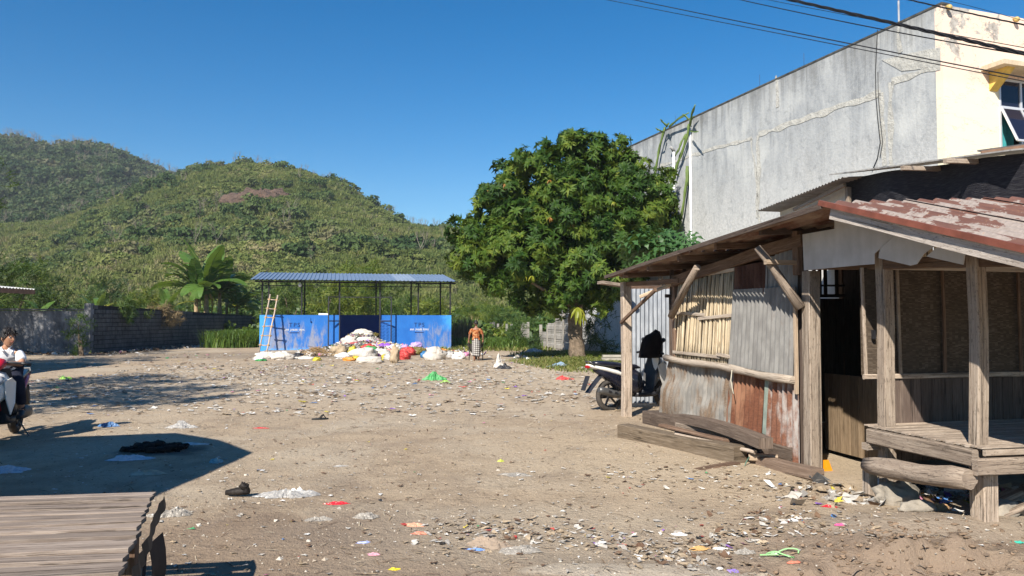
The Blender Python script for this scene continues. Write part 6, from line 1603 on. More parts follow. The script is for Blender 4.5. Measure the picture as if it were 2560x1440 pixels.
P_glass = m_plain('lamp_glass', (0.35, 0.36, 0.38), 0.12, 0.6, var=0.05, bump=0)
def scooter(label, loc, rz, side, group, mirrors=True):
    t = thing('motor_scooter', label, 'scooter', loc, rz, group)
    def ring(mb, cx, cz, R_, r_, y=0, n=28, m=8, a0=0, a1=2 * math.pi):
        mb.grid(lambda a, b: (cx + (R_ + r_ * math.cos(b * 2 * math.pi)) * math.cos(a0 + a * (a1 - a0)), y + r_ * 1.15 * math.sin(b * 2 * math.pi), cz + (R_ + r_ * math.cos(b * 2 * math.pi)) * math.sin(a0 + a * (a1 - a0))), n, m, uvfn=lambda a, b: (a * 1.6, b * .3))
    for cx in (0.0, 1.25):
        mb = MB(); mb.tube([(cx, -0.05, 0.27), (cx, 0.05, 0.27)], 0.05, 10)
        for k in range(5):
            a = k * 1.2566 + .3; mb.box((cx + 0.04 * math.cos(a), 0, 0.27 + 0.04 * math.sin(a)), (cx + 0.19 * math.cos(a + .15), 0, 0.27 + 0.19 * math.sin(a + .15)), 0.03, 0.025, up=(0, 1, 0))
        ring(mb, cx, 0.27, 0.195, 0.016, m=6); w = mb.build('wheel', P_rim, t)
        mb = MB(); ring(mb, cx, 0.27, 0.232, 0.045); mb.build('tyre', P_tyre, w)
    mb = MB(); loft(mb, [(-0.46, 0.80, 0.02, 0.05), (-0.38, 0.775, 0.03, 0.085), (-0.15, 0.725, 0.045, 0.125), (0.1, 0.66, 0.05, 0.15), (0.3, 0.58, 0.035, 0.158), (0.42, 0.53, 0.012, 0.15)]); mb.build('tail_cover', side, t)
    mb = MB(); loft(mb, [(-0.36, 0.835, 0.025, 0.08), (-0.2, 0.825, 0.045, 0.115), (0.05, 0.80, 0.05, 0.13), (0.3, 0.765, 0.05, 0.13), (0.52, 0.75, 0.045, 0.11), (0.62, 0.73, 0.02, 0.07)]); mb.build('seat', P_navy, t)
    mb = MB(); loft(mb, [(-0.30, 0.73, 0.05, 0.08), (-0.1, 0.66, 0.11, 0.11), (0.12, 0.56, 0.18, 0.13), (0.3, 0.52, 0.22, 0.145), (0.5, 0.48, 0.24, 0.15), (0.62, 0.46, 0.20, 0.13), (0.66, 0.42, 0.12, 0.1)]); mb.build('under_seat_body', P_navy, t)
    mb = MB(); loft(mb, [(-0.08, 0.28, 0.07, 0.06, 0.13), (0.1, 0.30, 0.09, 0.07, 0.13), (0.4, 0.30, 0.09, 0.08, 0.1), (0.55, 0.30, 0.06, 0.06, 0.08)]); mb.build('engine_case', P_blk, t)
    mb = MB(); mb.tube([(-0.36, -0.18, 0.40), (-0.30, -0.18, 0.385), (0.02, -0.175, 0.30), (0.12, -0.17, 0.27)], [0.045, 0.062, 0.062, 0.03], 12); mb.tube([(0.12, -0.17, 0.27), (0.28, -0.14, 0.22), (0.42, -0.08, 0.25)], 0.018, 8); ex = mb.build('exhaust', P_steel, t)
    for k in range(2):
        mb = MB(); x = -0.20 + k * 0.13; z = 0.358 - k * .03; mb.box((x, -0.242, z + .015), (x + 0.06, -0.242, z), 0.012, 0.03); mb.build('heat_shield_slot', P_blk, ex)
    # rear mudguard with plate holder
    mb = MB(); mb.grid(lambda a, b: (0.30 * math.cos(R(100 + 62 * a)) - 0.02 - 0.16 * a * a, (b - .5) * 0.15, 0.29 + 0.30 * math.sin(R(100 + 62 * a)) + 0.12 * (1 - a) - .05 * a), 8, 2); mb.build('rear_mudguard', P_blk, t)
    mb = MB(); mb.prism([(-0.46, -0.06, 0.62), (-0.46, 0.06, 0.62), (-0.56, 0.06, 0.38), (-0.56, -0.06, 0.38)], (0.01, 0, 0.0)); mb.build('number_plate_holder', P_blk, t)
    mb = MB(); mb.blob((-0.46, 0, 0.77), (0.03, 0.08, 0.03), 10, 6, 0); mb.build('tail_lamp', m_plain('red_lens', (0.3, 0.01, 0.01), 0.2), t)
    mb = MB(); loft(mb, [(0.50, 0.27, 0.045, 0.12), (0.7, 0.255, 0.04, 0.15), (0.9, 0.27, 0.05, 0.15), (1.02, 0.32, 0.07, 0.12)], p=4); mb.build('footboard', P_blk, t)
    # leg shield and white front cover
    mb = MB()
    for (a, c) in ((0.0, 1),):
        mb.grid(lambda s_, r_: (0.94 + 0.14 * s_ - 0.10 * abs(r_ * 2 - 1) ** 1.6 , (r_ - .5) * (0.26 + 0.12 * math.sin(s_ * 3.0)), 0.30 + 0.64 * s_), 10, 8)
    mb.build('leg_shield', P_blk, t)
    for s_ in (-1, 1):
        mb = MB(); mb.prism([(0.91, s_ * 0.185, 0.76), (0.98, s_ * 0.195, 0.50), (1.06, s_ * 0.17, 0.36), (1.13, s_ * 0.135, 0.55), (1.16, s_ * 0.115, 0.78), (1.02, s_ * 0.165, 0.82)], (0, s_ * 0.012, 0)); mb.build('front_side_cover', P_white, t)
    mb = MB(); loft(mb, [(1.02, 0.72, 0.20, 0.16), (1.10, 0.70, 0.20, 0.145), (1.18, 0.66, 0.17, 0.10), (1.23, 0.62, 0.11, 0.05)], p=2.4); fr = mb.build('front_cover', side if side is P_white else P_white, t)
    mb = MB(); loft(mb, [(1.13, 0.80, 0.055, 0.13), (1.19, 0.78, 0.05, 0.11), (1.225, 0.77, 0.03, 0.06)]); mb.build('headlight', P_glass, fr)
    mb = MB(); loft(mb, [(0.90, 1.0, 0.04, 0.08), (1.0, 1.0, 0.07, 0.11), (1.09, 0.97, 0.055, 0.09), (1.14, 0.95, 0.02, 0.05)]); mb.build('handlebar_cover', P_navy if side is P_white else P_red, t)
    mb = MB(); mb.tube([(0.90, -0.34, 0.98), (0.97, -0.16, 1.01), (0.97, 0.16, 1.01), (0.90, 0.34, 0.98)], 0.013, 8); hb = mb.build('handlebar', P_steel, t)
    for s_ in (-1, 1):
        mb = MB(); mb.tube([(0.935, s_ * 0.25, 0.995), (0.895, s_ * 0.355, 0.975)], 0.02, 10); mb.build('grip', P_blk, hb)
        if mirrors:
         mb = MB(); mb.tube([(0.96, s_ * 0.2, 1.02), (0.98, s_ * 0.26, 1.18)], 0.006, 6); mr = mb.build('mirror', P_blk, t)
         mb = MB(); mb.blob((0.975, s_ * 0.27, 1.21), (0.012, 0.06, 0.04), 12, 8, 0); mb.build('mirror_glass', P_blk, mr)
        mb = MB(); mb.tube([(1.25, s_ * 0.075, 0.27), (1.12, s_ * 0.06, 0.60)], 0.018, 8); mb.build('fork', P_steel, t)
    mb = MB(); mb.grid(lambda a, b: (1.25 + 0.305 * math.cos(R(35 + 120 * a)), (b - .5) * 0.13 * (1 - .2 * abs(a - .5)), 0.27 + 0.305 * math.sin(R(35 + 120 * a))), 12, 3); mb.build('front_mudguard', side, t)
    mb = MB(); mb.tube([(0.42, 0.12, 0.24), (0.40, 0.24, 0.01), (0.46, 0.26, 0.01)], 0.011, 6); mb.build('side_stand', P_steel, t)
    mb = MB(); mb.tube([(-0.38, -0.09, 0.80), (-0.45, -0.07, 0.86), (-0.45, 0.07, 0.86), (-0.38, 0.09, 0.80)], 0.012, 6); mb.build('grab_rail', P_steel, t)
    return t
sp = gnd(1524, 1027); sp.z = -0.01
scooter('white and dark scooter parked behind the stall post, rear wheel showing', sp, R(30), P_white, 'parked scooters')
# black jacket hung over the handlebar
def build_jacket():
    M_ = frame(sp, R(30)); mb = MB()
    def fn(a, b):
        th = a * 2 * math.pi; w = 0.11 + 0.12 * math.sin(min(1, b * 1.9) * math.pi / 2) + .04 * b; z = 1.37 - 0.47 * b
        rr = w * (1 + 0.10 * math.sin(th * 5 + b * 3)) * (0.15 if b < 0.02 else 1); sh = -0.10 * b
        return M_ @ Vector((0.92 + sh + rr * 0.85 * math.cos(th), -0.10 + rr * 0.55 * math.sin(th), z + (0.03 if b < .15 else 0) * math.cos(th)))
    mb.grid(fn, 26, 12); o = mb.build('black_jacket', m_plain('black_cloth', (0.014, 0.009, 0.008), 0.95, 0.1, var=0.4)); tag(o, 'black jacket draped over the handlebar of the parked scooter', 'jacket')
build_jacket()

def skin_body(name, nodes, edges, mat, parent, root=0, sub=2, extra=None, mats=None):
    """one continuous figure from a jointed skeleton: nodes {name:(pos, radius)}"""
    keys = list(nodes); idx = {k: i for i, k in enumerate(keys)}
    me = bpy.data.meshes.new(name + '_skeleton'); me.from_pydata([nodes[k][0] for k in keys], [(idx[a], idx[b]) for a, b in edges], [])
    o = bpy.data.objects.new(name + '_skeleton', me); COL.objects.link(o)
    sk = o.modifiers.new('skin', 'SKIN'); sk.use_smooth_shade = True; sk.branch_smoothing = 0.6
    for i, k in enumerate(keys):
        r_ = nodes[k][1]; r_ = r_ if hasattr(r_, '__len__') else (r_, r_); me.skin_vertices[0].data[i].radius = r_; me.skin_vertices[0].data[i].use_root = (i == root)
    sb = o.modifiers.new('sub', 'SUBSURF'); sb.levels = sub; sb.render_levels = sub
    dg = bpy.context.evaluated_depsgraph_get(); m2 = bpy.data.meshes.new_from_object(o.evaluated_get(dg)); bpy.data.objects.remove(o)
    V = [tuple(v.co) for v in m2.vertices]; mb = MB(); mb.v = V
    for p in m2.polygons: mb.face(tuple(p.vertices), [(0, 0)] * len(p.vertices), True)
    if extra: extra(mb)
    return mb.build(name, mat, parent)
def hand(mb, wrist, d, palm_n, s_=1.0, curl=0.9, thumb_side=1):
    """palm and five bent fingers; d along the hand, palm_n out of the palm"""
    d = Vector(d).normalized(); pn = Vector(palm_n).normalized(); sd = d.cross(pn).normalized() * thumb_side; w = Vector(wrist)
    mb.tube([w - d * 0.01, w + d * 0.035 * s_, w + d * 0.075 * s_, w + d * 0.088 * s_], [0.022 * s_, 0.032 * s_, 0.034 * s_, 0.02 * s_], 10)
    for k, L in enumerate((0.072, 0.08, 0.075, 0.06)):
        b = w + d * 0.078 * s_ + sd * (0.024 - 0.016 * k) * s_; pts = [b - d * 0.02 * s_]; a = 0.15; q = b
        for j, f in enumerate((0.45, 0.3, 0.25)):
            pts.append(q); a += curl * (0.5 if j == 0 else 0.8); q = q + (d * math.cos(a) + pn * math.sin(a)) * L * f * s_
        pts.append(q); mb.tube(pts, [0.009 * s_, 0.0092 * s_, 0.0085 * s_, 0.008 * s_, 0.006 * s_], 7)
    b = w + d * 0.03 * s_ + sd * 0.026 * s_; mb.tube([b, b + (d * .6 + sd * .7) * 0.03 * s_, b + (d * .8 + sd * .5 + pn * .4) * 0.06 * s_], [0.012 * s_, 0.011 * s_, 0.007 * s_], 7)
m_skin = m_plain('brown_skin', (0.24, 0.115, 0.07), 0.5, 0.35, var=0.12, scale=8, bump=0.05)
m_skin2 = m_plain('tanned_skin', (0.40, 0.21, 0.13), 0.48, 0.35, var=0.10, scale=8, bump=0.05)
m_hair = m_plain('black_hair', (0.012, 0.010, 0.010), 0.45, 0.4, var=0.4, scale=30, bump=0.6, bscale=80)
def head(parent, c, R3, s_=1.0, skin=None, face=True):
    """face parts of a head centred at c; R3 turns +x (forward) where it looks"""
    c = Vector(c)
    def W(p): return c + R3 @ (Vector(p) * s_)
    wh = m_plain('eye_white', (0.7, 0.68, 0.65), 0.3, var=0.02, bump=0); ir = m_plain('dark_iris', (0.02, 0.012, 0.01), 0.2, bump=0); lip = m_plain('lips', (0.28, 0.10, 0.08), 0.5, bump=0)
    if face:
        for y in (-0.031, 0.031):
            mb = MB(); mb.blob(W((0.079, y, 0.012)), (0.0115 * s_,) * 3, 10, 7, 0); e = mb.build('eye', wh, parent)
            mb = MB(); mb.blob(W((0.0865, y, 0.012)), (0.0062 * s_,) * 3, 8, 6, 0); mb.build('iris', ir, e)
            mb = MB(); mb.tube([W((0.088, y * 0.5, 0.036)), W((0.094, y, 0.041)), W((0.080, y * 1.65, 0.035))], [0.003 * s_, 0.0045 * s_, 0.002 * s_], 6); mb.build('eyebrow', m_hair, parent)
        mb = MB(); mb.tube([W((0.086, -0.024, -0.052)), W((0.099, 0, -0.050)), W((0.086, 0.024, -0.052))], [0.003 * s_, 0.0085 * s_, 0.003 * s_], 8); mb.build('mouth', lip, parent)
def head_mesh(mb, c, R3, s_=1.0):
    """skull, jaw, nose and ears joined to the body mesh"""
    c = Vector(c); b = len(mb.v); nu, nv = 24, 18
    def P(u, v):
        th = u * 2 * math.pi; f = (v - .5) * math.pi; x, y, z = math.cos(th) * math.cos(f), math.sin(th) * math.cos(f), math.sin(f)
        px, py, pz = x * 0.094, y * 0.073, z * 0.118
        if z < 0: py *= 1 + z * 0.30; px *= 1 + z * 0.10; px += 0.012 * (-z)
        if x < 0 and z > -0.5: px *= 1.05
        if x > 0.75 and -0.45 < z < 0.12:                     # nose ridge
            k = max(0, 1 - abs(y) / 0.22) * max(0, 1 - abs(z + 0.16) / 0.30); px += 0.026 * k
        if x > 0.5: px -= 0.006 * max(0, 1 - abs(z - 0.12) / 0.15) * max(0, 1 - abs(abs(y) - 0.38) / 0.25)
        if x > 0.4 and z < -0.7: px += 0.006
        return c + R3 @ (Vector((px, py, pz)) * s_)
    mb.grid(P, nu, nv)
    for y in (-1, 1):
        mb.blob(c + R3 @ (Vector((-0.005, y * 0.077, -0.008)) * s_), (0.016 * s_, 0.010 * s_, 0.030 * s_), 10, 8, 0.2)

# ---------- man walking away with a barrow ----------
def build_man():
    p = gnd(1190, 904); p.z = 0.0; t = thing('person', 'man seen from behind in an orange batik shirt and checked sarong wheeling a barrow', 'person', p, R(3)); 
    nd = {'pelvis': ((0, 0, .80), (.13, .10)), 'waist': ((0, 0, .93), (.125, .09)), 'chest': ((0, -.01, 1.10), (.15, .10)), 'uppc': ((0, -.01, 1.20), (.12, .08)), 'neck': ((0, .0, 1.275), .052), 'skull': ((0, .012, 1.33), .05),
          'shL': ((-.165, 0, 1.195), .052), 'elL': ((-.245, -.02, .98), .038), 'wrL': ((-.275, .03, .78), .026), 'shR': ((.165, 0, 1.195), .052), 'elR': ((.255, -.03, .98), .038), 'wrR': ((.255, .03, .80), .026),
          'hiL': ((-.085, 0, .72), .085), 'knL': ((-.07, .02, .42), .058), 'anL': ((-.06, -.02, .09), .036), 'toL': ((-.065, .12, .03), (.035, .02)),
          'hiR': ((.085, 0, .72), .085), 'knR': ((.10, .16, .43), .058), 'anR': ((.10, .04, .16), .036), 'toR': ((.10, .16, .06), (.035, .02))}
    ed = [('pelvis', 'waist'), ('waist', 'chest'), ('chest', 'uppc'), ('uppc', 'neck'), ('neck', 'skull'), ('uppc', 'shL'), ('shL', 'elL'), ('elL', 'wrL'), ('uppc', 'shR'), ('shR', 'elR'), ('elR', 'wrR'), ('pelvis', 'hiL'), ('hiL', 'knL'), ('knL', 'anL'), ('anL', 'toL'), ('pelvis', 'hiR'), ('hiR', 'knR'), ('knR', 'anR'), ('anR', 'toR')]
    RH = Matrix.Rotation(R(90), 3, 'Z')
    def ex(mb):
        head_mesh(mb, (0, .02, 1.425), RH, 0.93); hand(mb, nd['wrL'][0], (0, .35, -1), (1, .3, 0), 1.0, 1.3, 1); hand(mb, nd['wrR'][0], (0, .35, -1), (-1, .3, 0), 1.0, 1.3, -1)
    body = skin_body('body', nd, ed, m_skin, t, extra=ex); head(t, (0, .02, 1.425), RH, 0.93)
    mb = MB()
    def hair(u, v):
        th = u * 6.283; f = -0.1 * math.pi + v * 0.6 * math.pi; front = max(0, math.cos(th)) ** 2
        f = max(f, -0.1 * math.pi + front * 0.42 * math.pi); k = 1.09
        return Vector((0, .02, 1.425)) + RH @ (Vector((math.cos(th) * math.cos(f) * .092 * k * 1.04 - .004, math.sin(th) * math.cos(f) * .073 * k, math.sin(f) * .118 * k)) * .93)
    mb.grid(hair, 24, 12); mb.build('hair', m_hair, t)
    # batik shirt
    n = NT('orange_batik'); co = n.coord(); f = n.voro(n.coord(scale=(1, 1, 1)), 16, out='Distance'); g = n.noise(co, 15, 4, 0.7, 1.5)
    z = n.sep(n.coord(rand=False))[2]; hem = n.step(z, 0.85, 0.845)
    col = n.ramp(n.math('ADD', n.math('MULTIPLY', f, .5), n.math('MULTIPLY', g, .5)), [(0.34, (0.045, 0.018, 0.012)), (0.42, (0.24, 0.065, 0.02)), (0.5, (0.30, 0.085, 0.028)), (0.60, (0.42, 0.22, 0.10))])
    n.set(n.mix(hem, col, (0.42, 0.12, 0.02)), 0.85, 0.15); n.bump(g, 0.3, 0.01)
    n2 = {k: nd[k] for k in ('waist', 'chest', 'uppc')}; n2['hem'] = ((0, 0, .835), (.155, .12)); n2['waist'] = ((0, 0, .95), (.15, .115)); n2['chest'] = ((0, -.01, 1.09), (.168, .12)); n2['uppc'] = ((0, -.01, 1.195), (.135, .095)); n2['col'] = ((0, 0, 1.265), .065)
    for s_, k in ((-1, 'L'), (1, 'R')): n2['s' + k] = ((s_ * .165, 0, 1.195), .068); n2['m' + k] = ((s_ * .225, -.012, 1.05), .062); n2['e' + k] = ((s_ * .245, -.018, 1.0), .058)
    skin_body('shirt', n2, [('hem', 'waist'), ('waist', 'chest'), ('chest', 'uppc'), ('uppc', 'col'), ('uppc', 'sL'), ('sL', 'mL'), ('mL', 'eL'), ('uppc', 'sR'), ('sR', 'mR'), ('mR', 'eR')], n.m, t)
    # checked sarong
    n = NT('checked_sarong'); xyz = n.sep(n.coord('UV', rand=False)); a = n.math('GREATER_THAN', n.math('FRACT', n.math('MULTIPLY', xyz[0], 14)), 0.5); b = n.math('GREATER_THAN', n.math('FRACT', n.math('MULTIPLY', xyz[1], 8.5)), 0.5)
    s2 = n.math('ADD', a, b); n.set(n.ramp(n.math('MULTIPLY', s2, 0.5), [(0.0, (0.035, 0.03, 0.03)), (0.45, (0.20, 0.18, 0.17)), (0.55, (0.20, 0.18, 0.17)), (0.95, (0.62, 0.60, 0.56))]), 0.85, 0.15)
    mb = MB()
    def sar(u, v):
        th = u * 6.283; z = .87 - .66 * v; w = .155 + .012 * math.sin(v * 3) - .015 * v; r1 = 1 + 0.045 * v * math.sin(th * 6 + 1) + .03 * math.sin(th * 3 + v * 3)
        return (w * math.cos(th) * r1 + .01 * v, (w * .82 + .05 * v) * math.sin(th) * r1 + .035 * v, z + .015 * math.sin(th * 2) * v)
    mb.grid(sar, 36, 14, uvfn=lambda a, b: (a, b)); mb.build('sarong', n.m, t)
    return t, p
MAN, MANP = build_man()
def build_barrow():
    t = thing('wheelbarrow', 'dark wheelbarrow pushed ahead of the man in the sarong', 'wheelbarrow', MANP, R(3)); dk = m_plain('dark_barrow_iron', (0.03, 0.028, 0.028), 0.6, var=0.4); g = m_plain('dusty_tray', (0.13, 0.12, 0.11), 0.8, var=0.3)
    for s_ in (-1, 1):
        mb = MB(); mb.tube([(s_ * .27, .0, .70), (s_ * .27, .12, .68), (s_ * .24, .6, .42), (s_ * .10, 1.45, .22)], 0.018, 8); mb.build('handle', dk, t)
        mb = MB(); mb.tube([(s_ * .25, .45, .48), (s_ * .26, .42, .0)], 0.018, 7); mb.build('leg', dk, t)
    mb = MB(); A = [(-.36, .42, .66), (.30, .42, .66), (.30, 1.25, .62), (-.36, 1.25, .62)]; B = [(-.2, .6, .36), (.15, .6, .36), (.15, 1.1, .36), (-.2, 1.1, .36)]
    for i in range(4): j = (i + 1) % 4; mb.quad(A[i], A[j], B[j], B[i]); mb.quad([c * 1.0 for c in A[j]], A[i], B[i], B[j])
    mb.quad(*B); mb.build('tray', g, t)
    mb = MB(); mb.grid(lambda a, b: ((.05 * math.sin(b * 6.283)), 1.45 + (.17 + .04 * math.cos(b * 6.283)) * math.cos(a * 6.283), .22 + (.17 + .04 * math.cos(b * 6.283)) * math.sin(a * 6.283)), 20, 8); mb.build('wheel', P_tyre, t)
build_barrow()

# ---------- boy sitting on the scooter at the left edge ----------
def build_boy():
    hd = Vector((0.35, -0.94, 0)).normalized(); rz = math.atan2(hd.y, hd.x); hc = Vector((-6.60, 9.72, 0)); org = hc - hd * 1.0 + Vector((0.10, 0, 0))
    scooter('red, white and black scooter with the boy sitting on it', org, rz, P_red, 'parked scooters', False)
    t = thing('person', 'boy in a white shirt leaning on a scooter handlebar at the left edge, looking right', 'person', org - Vector((0.04, 0, 0)), rz)
    t.scale = (0.94, 0.94, 0.93)
    # scooter frame: x forward, y to the rider's left (which is the right side of the picture)
    nd = {'pelvis': ((.40, 0, .88), (.12, .13)), 'waist': ((.45, 0, 1.0), (.10, .12)), 'chest': ((.55, .02, 1.13), (.11, .14)), 'uppc': ((.61, .03, 1.22), (.09, .12)), 'neck': ((.65, .05, 1.285), .05), 'sk': ((.665, .06, 1.34), .045),
          'shL': ((.63, .20, 1.20), .055), 'elL': ((.80, .28, 1.05), .042), 'wrL': ((.97, .08, 1.075), .027), 'shR': ((.60, -.15, 1.20), .055), 'elR': ((.78, -.25, 1.05), .042), 'wrR': ((.99, -.02, 1.11), .027),
          'hiL': ((.44, .10, .86), .095), 'knL': ((.84, .24, .80), .068), 'anL': ((.70, .26, .40), .042), 'toL': ((.86, .28, .33), (.04, .028)),
          'hiR': ((.44, -.10, .86), .095), 'knR': ((.84, -.22, .80), .068), 'anR': ((.72, -.24, .40), .042), 'toR': ((.86, -.25, .33), (.04, .028))}
    ed = [('pelvis', 'waist'), ('waist', 'chest'), ('chest', 'uppc'), ('uppc', 'neck'), ('neck', 'sk'), ('uppc', 'shL'), ('shL', 'elL'), ('elL', 'wrL'), ('uppc', 'shR'), ('shR', 'elR'), ('elR', 'wrR'), ('pelvis', 'hiL'), ('hiL', 'knL'), ('knL', 'anL'), ('anL', 'toL'), ('pelvis', 'hiR'), ('hiR', 'knR'), ('knR', 'anR'), ('anR', 'toR')]
    HC = Vector((.70, .075, 1.415)); look = Vector((0.93, -0.36, -0.03)).normalized()          # world: to the right, a little towards the viewer
    lo = Matrix.Rotation(-rz, 3, 'Z') @ look; lx = lo; ly = Vector((0, 0, 1)).cross(lx).normalized(); lz = lx.cross(ly); RH = Matrix((lx, ly, lz)).transposed()
    def ex(mb):
        head_mesh(mb, HC, RH, 1.02); hand(mb, nd['wrL'][0], (.35, -1, -.1), (-.2, 0, -1), 1.0, .5, -1); hand(mb, nd['wrR'][0], (.2, 1, -.15), (0, 0, -1), 1.0, .6, 1)
    skin_body('body', nd, ed, m_skin2, t, extra=ex); head(t, HC, RH, 1.02)
    # tousled hair with a fringe
    mb = MB()
    def hair(u, v):
        th = u * 6.283; f = -0.08 * math.pi + v * 0.58 * math.pi; front = max(0, math.cos(th)) ** 1.5
        f = max(f, -0.08 * math.pi + front * 0.29 * math.pi); k = 1.14 + .10 * noise.noise(Vector((math.cos(th) * 3, math.sin(th) * 3, f * 4)))
        return HC + RH @ (Vector((math.cos(th) * math.cos(f) * .098 * k - .006, math.sin(th) * math.cos(f) * .077 * k, math.sin(f) * .130 * k + .004)) * 1.02)
    mb.grid(hair, 40, 16)
    for k in range(46):
        a = rnd.uniform(-1.7, 1.7); f = rnd.uniform(.35, 1.2); d = Vector((math.cos(a) * math.cos(f), math.sin(a) * math.cos(f), math.sin(f))); q = Vector((d.x * .104, d.y * .083, d.z * .136)); tip = q + Vector((.035 * d.x + .02, .03 * d.y, -.012 + rnd.uniform(-.015, .02)))
        mb.tube([HC + RH @ q, HC + RH @ (q * 1.10 + Vector((.01, 0, .008))), HC + RH @ tip * 1.0], [.011, .009, .002], 5, cap=False)
    mb.build('hair', m_hair, t)
    ws = m_plain('white_school_shirt', (0.78, 0.78, 0.80), 0.8, 0.2, var=0.04, scale=4, bump=0.5, bscale=9, bd=0.03)
    n2 = {'hem': ((.40, 0, .90), (.15, .16)), 'waist': ((.45, 0, 1.0), (.13, .15)), 'chest': ((.55, .02, 1.13), (.135, .165)), 'uppc': ((.61, .03, 1.215), (.11, .14)), 'col': ((.645, .045, 1.275), .065)}
    for s_, k in ((-1, 'R'), (1, 'L')): n2['s' + k] = (nd['sh' + k][0], .075); a = Vector(nd['sh' + k][0]); b = Vector(nd['el' + k][0]); n2['m' + k] = (tuple(a.lerp(b, .5)), .075); n2['e' + k] = (tuple(a.lerp(b, .78)), .072)
    skin_body('shirt', n2, [('hem', 'waist'), ('waist', 'chest'), ('chest', 'uppc'), ('uppc', 'col'), ('uppc', 'sL'), ('sL', 'mL'), ('mL', 'eL'), ('uppc', 'sR'), ('sR', 'mR'), ('mR', 'eR')], ws, t)
    for s_ in (-1, 1):
        mb = MB(); c = Vector((.66, .05, 1.275)); mb.prism([c + Vector((.0, s_ * .062, .02)), c + Vector((.045, s_ * .045, .0)), c + Vector((.06, s_ * .012, -.045)), c + Vector((.075, s_ * .055, -.055))], (.006, 0, .006)); mb.build('collar', ws, t)
    tr = m_plain('dark_navy_trousers', (0.016, 0.018, 0.032), 0.85, 0.15, var=0.3)
    n3 = {'p': ((.40, 0, .87), (.14, .155))}
    for k, s_ in (('L', 1), ('R', -1)): n3['h' + k] = (nd['hi' + k][0], .115); n3['k' + k] = (nd['kn' + k][0], .088); n3['a' + k] = ((nd['an' + k][0][0] + .0, nd['an' + k][0][1], .46), .07)
    skin_body('trousers', n3, [('p', 'hL'), ('hL', 'kL'), ('kL', 'aL'), ('p', 'hR'), ('hR', 'kR'), ('kR', 'aR')], tr, t)
    for k in ('L', 'R'):
        a = Vector(nd['an' + k][0]); b = Vector(nd['to' + k][0]); mb = MB(); mb.tube([a + Vector((-.05, 0, -.03)), a + Vector((.02, 0, -.035)), b + Vector((.02, 0, -.0)), b + Vector((.08, 0, -.005))], [.045, .055, .05, .028], 10); mb.tube([a + Vector((0, 0, .05)), a + Vector((0, 0, -.04))], .05, 10); mb.build('shoe', m_plain('black_shoe', (0.02, 0.02, 0.025), 0.5), t)
build_boy()
# ================= rubbish heap, litter, cables =================
def on_ground(u, v): 
    p = gnd(u, v); p.z = gz(p.x, p.y); return p
m_sack = m_plain('woven_white_sack', (0.55, 0.51, 0.46), 0.7, 0.25, var=0.16, scale=5, bump=0.9, bscale=10, bd=0.05)
m_burlap = m_plain('tan_sack', (0.40, 0.31, 0.21), 0.85, 0.2, var=0.2, scale=5, bump=0.9, bscale=10, bd=0.05)
BAGC = {'purple': (0.24, 0.08, 0.45), 'pink': (0.55, 0.22, 0.38), 'red': (0.50, 0.05, 0.045), 'green': (0.06, 0.30, 0.09), 'yellow': (0.50, 0.42, 0.04), 'black': (0.02, 0.02, 0.025), 'white': (0.70, 0.69, 0.68), 'grey': (0.42, 0.41, 0.40), 'blue': (0.03, 0.16, 0.36), 'olive': (0.16, 0.13, 0.035), 'orange': (0.60, 0.24, 0.03), 'mint': (0.22, 0.50, 0.30), 'rose': (0.50, 0.16, 0.17), 'lilac': (0.42, 0.30, 0.58)}
def m_bag(c): return m_plain(c + '_plastic_film', BAGC[c], 0.35, 0.5, var=0.22, scale=5, bump=0.9, bscale=12, bd=0.05)
def bag(name, label, p, r, mat, flat=None, lump=0.35, freq=2.2, rot=0.0, cat='bag', group=None, knot=False, sharp=True):
    mb = MB(); mb.blob((0, 0, r[2] * 0.8), r, 20, 14, lump, freq, flat=0.0, rot=rot, sharp=sharp)
    o = mb.build(name, mat); o.location = p; tag(o, label, cat, group)
    if knot:
        k = MB(); k.tube([(0, 0, r[2] * 1.5), (0.01, 0, r[2] * 1.9), (0.04, 0.01, r[2] * 2.2)], [r[0] * .18, r[0] * .1, r[0] * .22], 7, lump=0.4); k.build('knot', mat, o)
    return o
n_T = frame(T0, TR).to_3x3() @ Vector((0, 1, 0))
def pile_h(x, y):
    """height of the heap in shelter coordinates"""
    g = lambda cx, cy, rx, ry, h: h * math.exp(-(((x - cx) / rx) ** 2 + ((y - cy) / ry) ** 2))
    return g(4.9, 0.9, 1.15, 1.4, 0.80) + g(4.9, -1.2, 1.5, 1.8, 0.42) + g(5.6, -3.2, 1.9, 1.6, 0.16) + g(6.6, -1.6, 1.5, 1.6, 0.18)
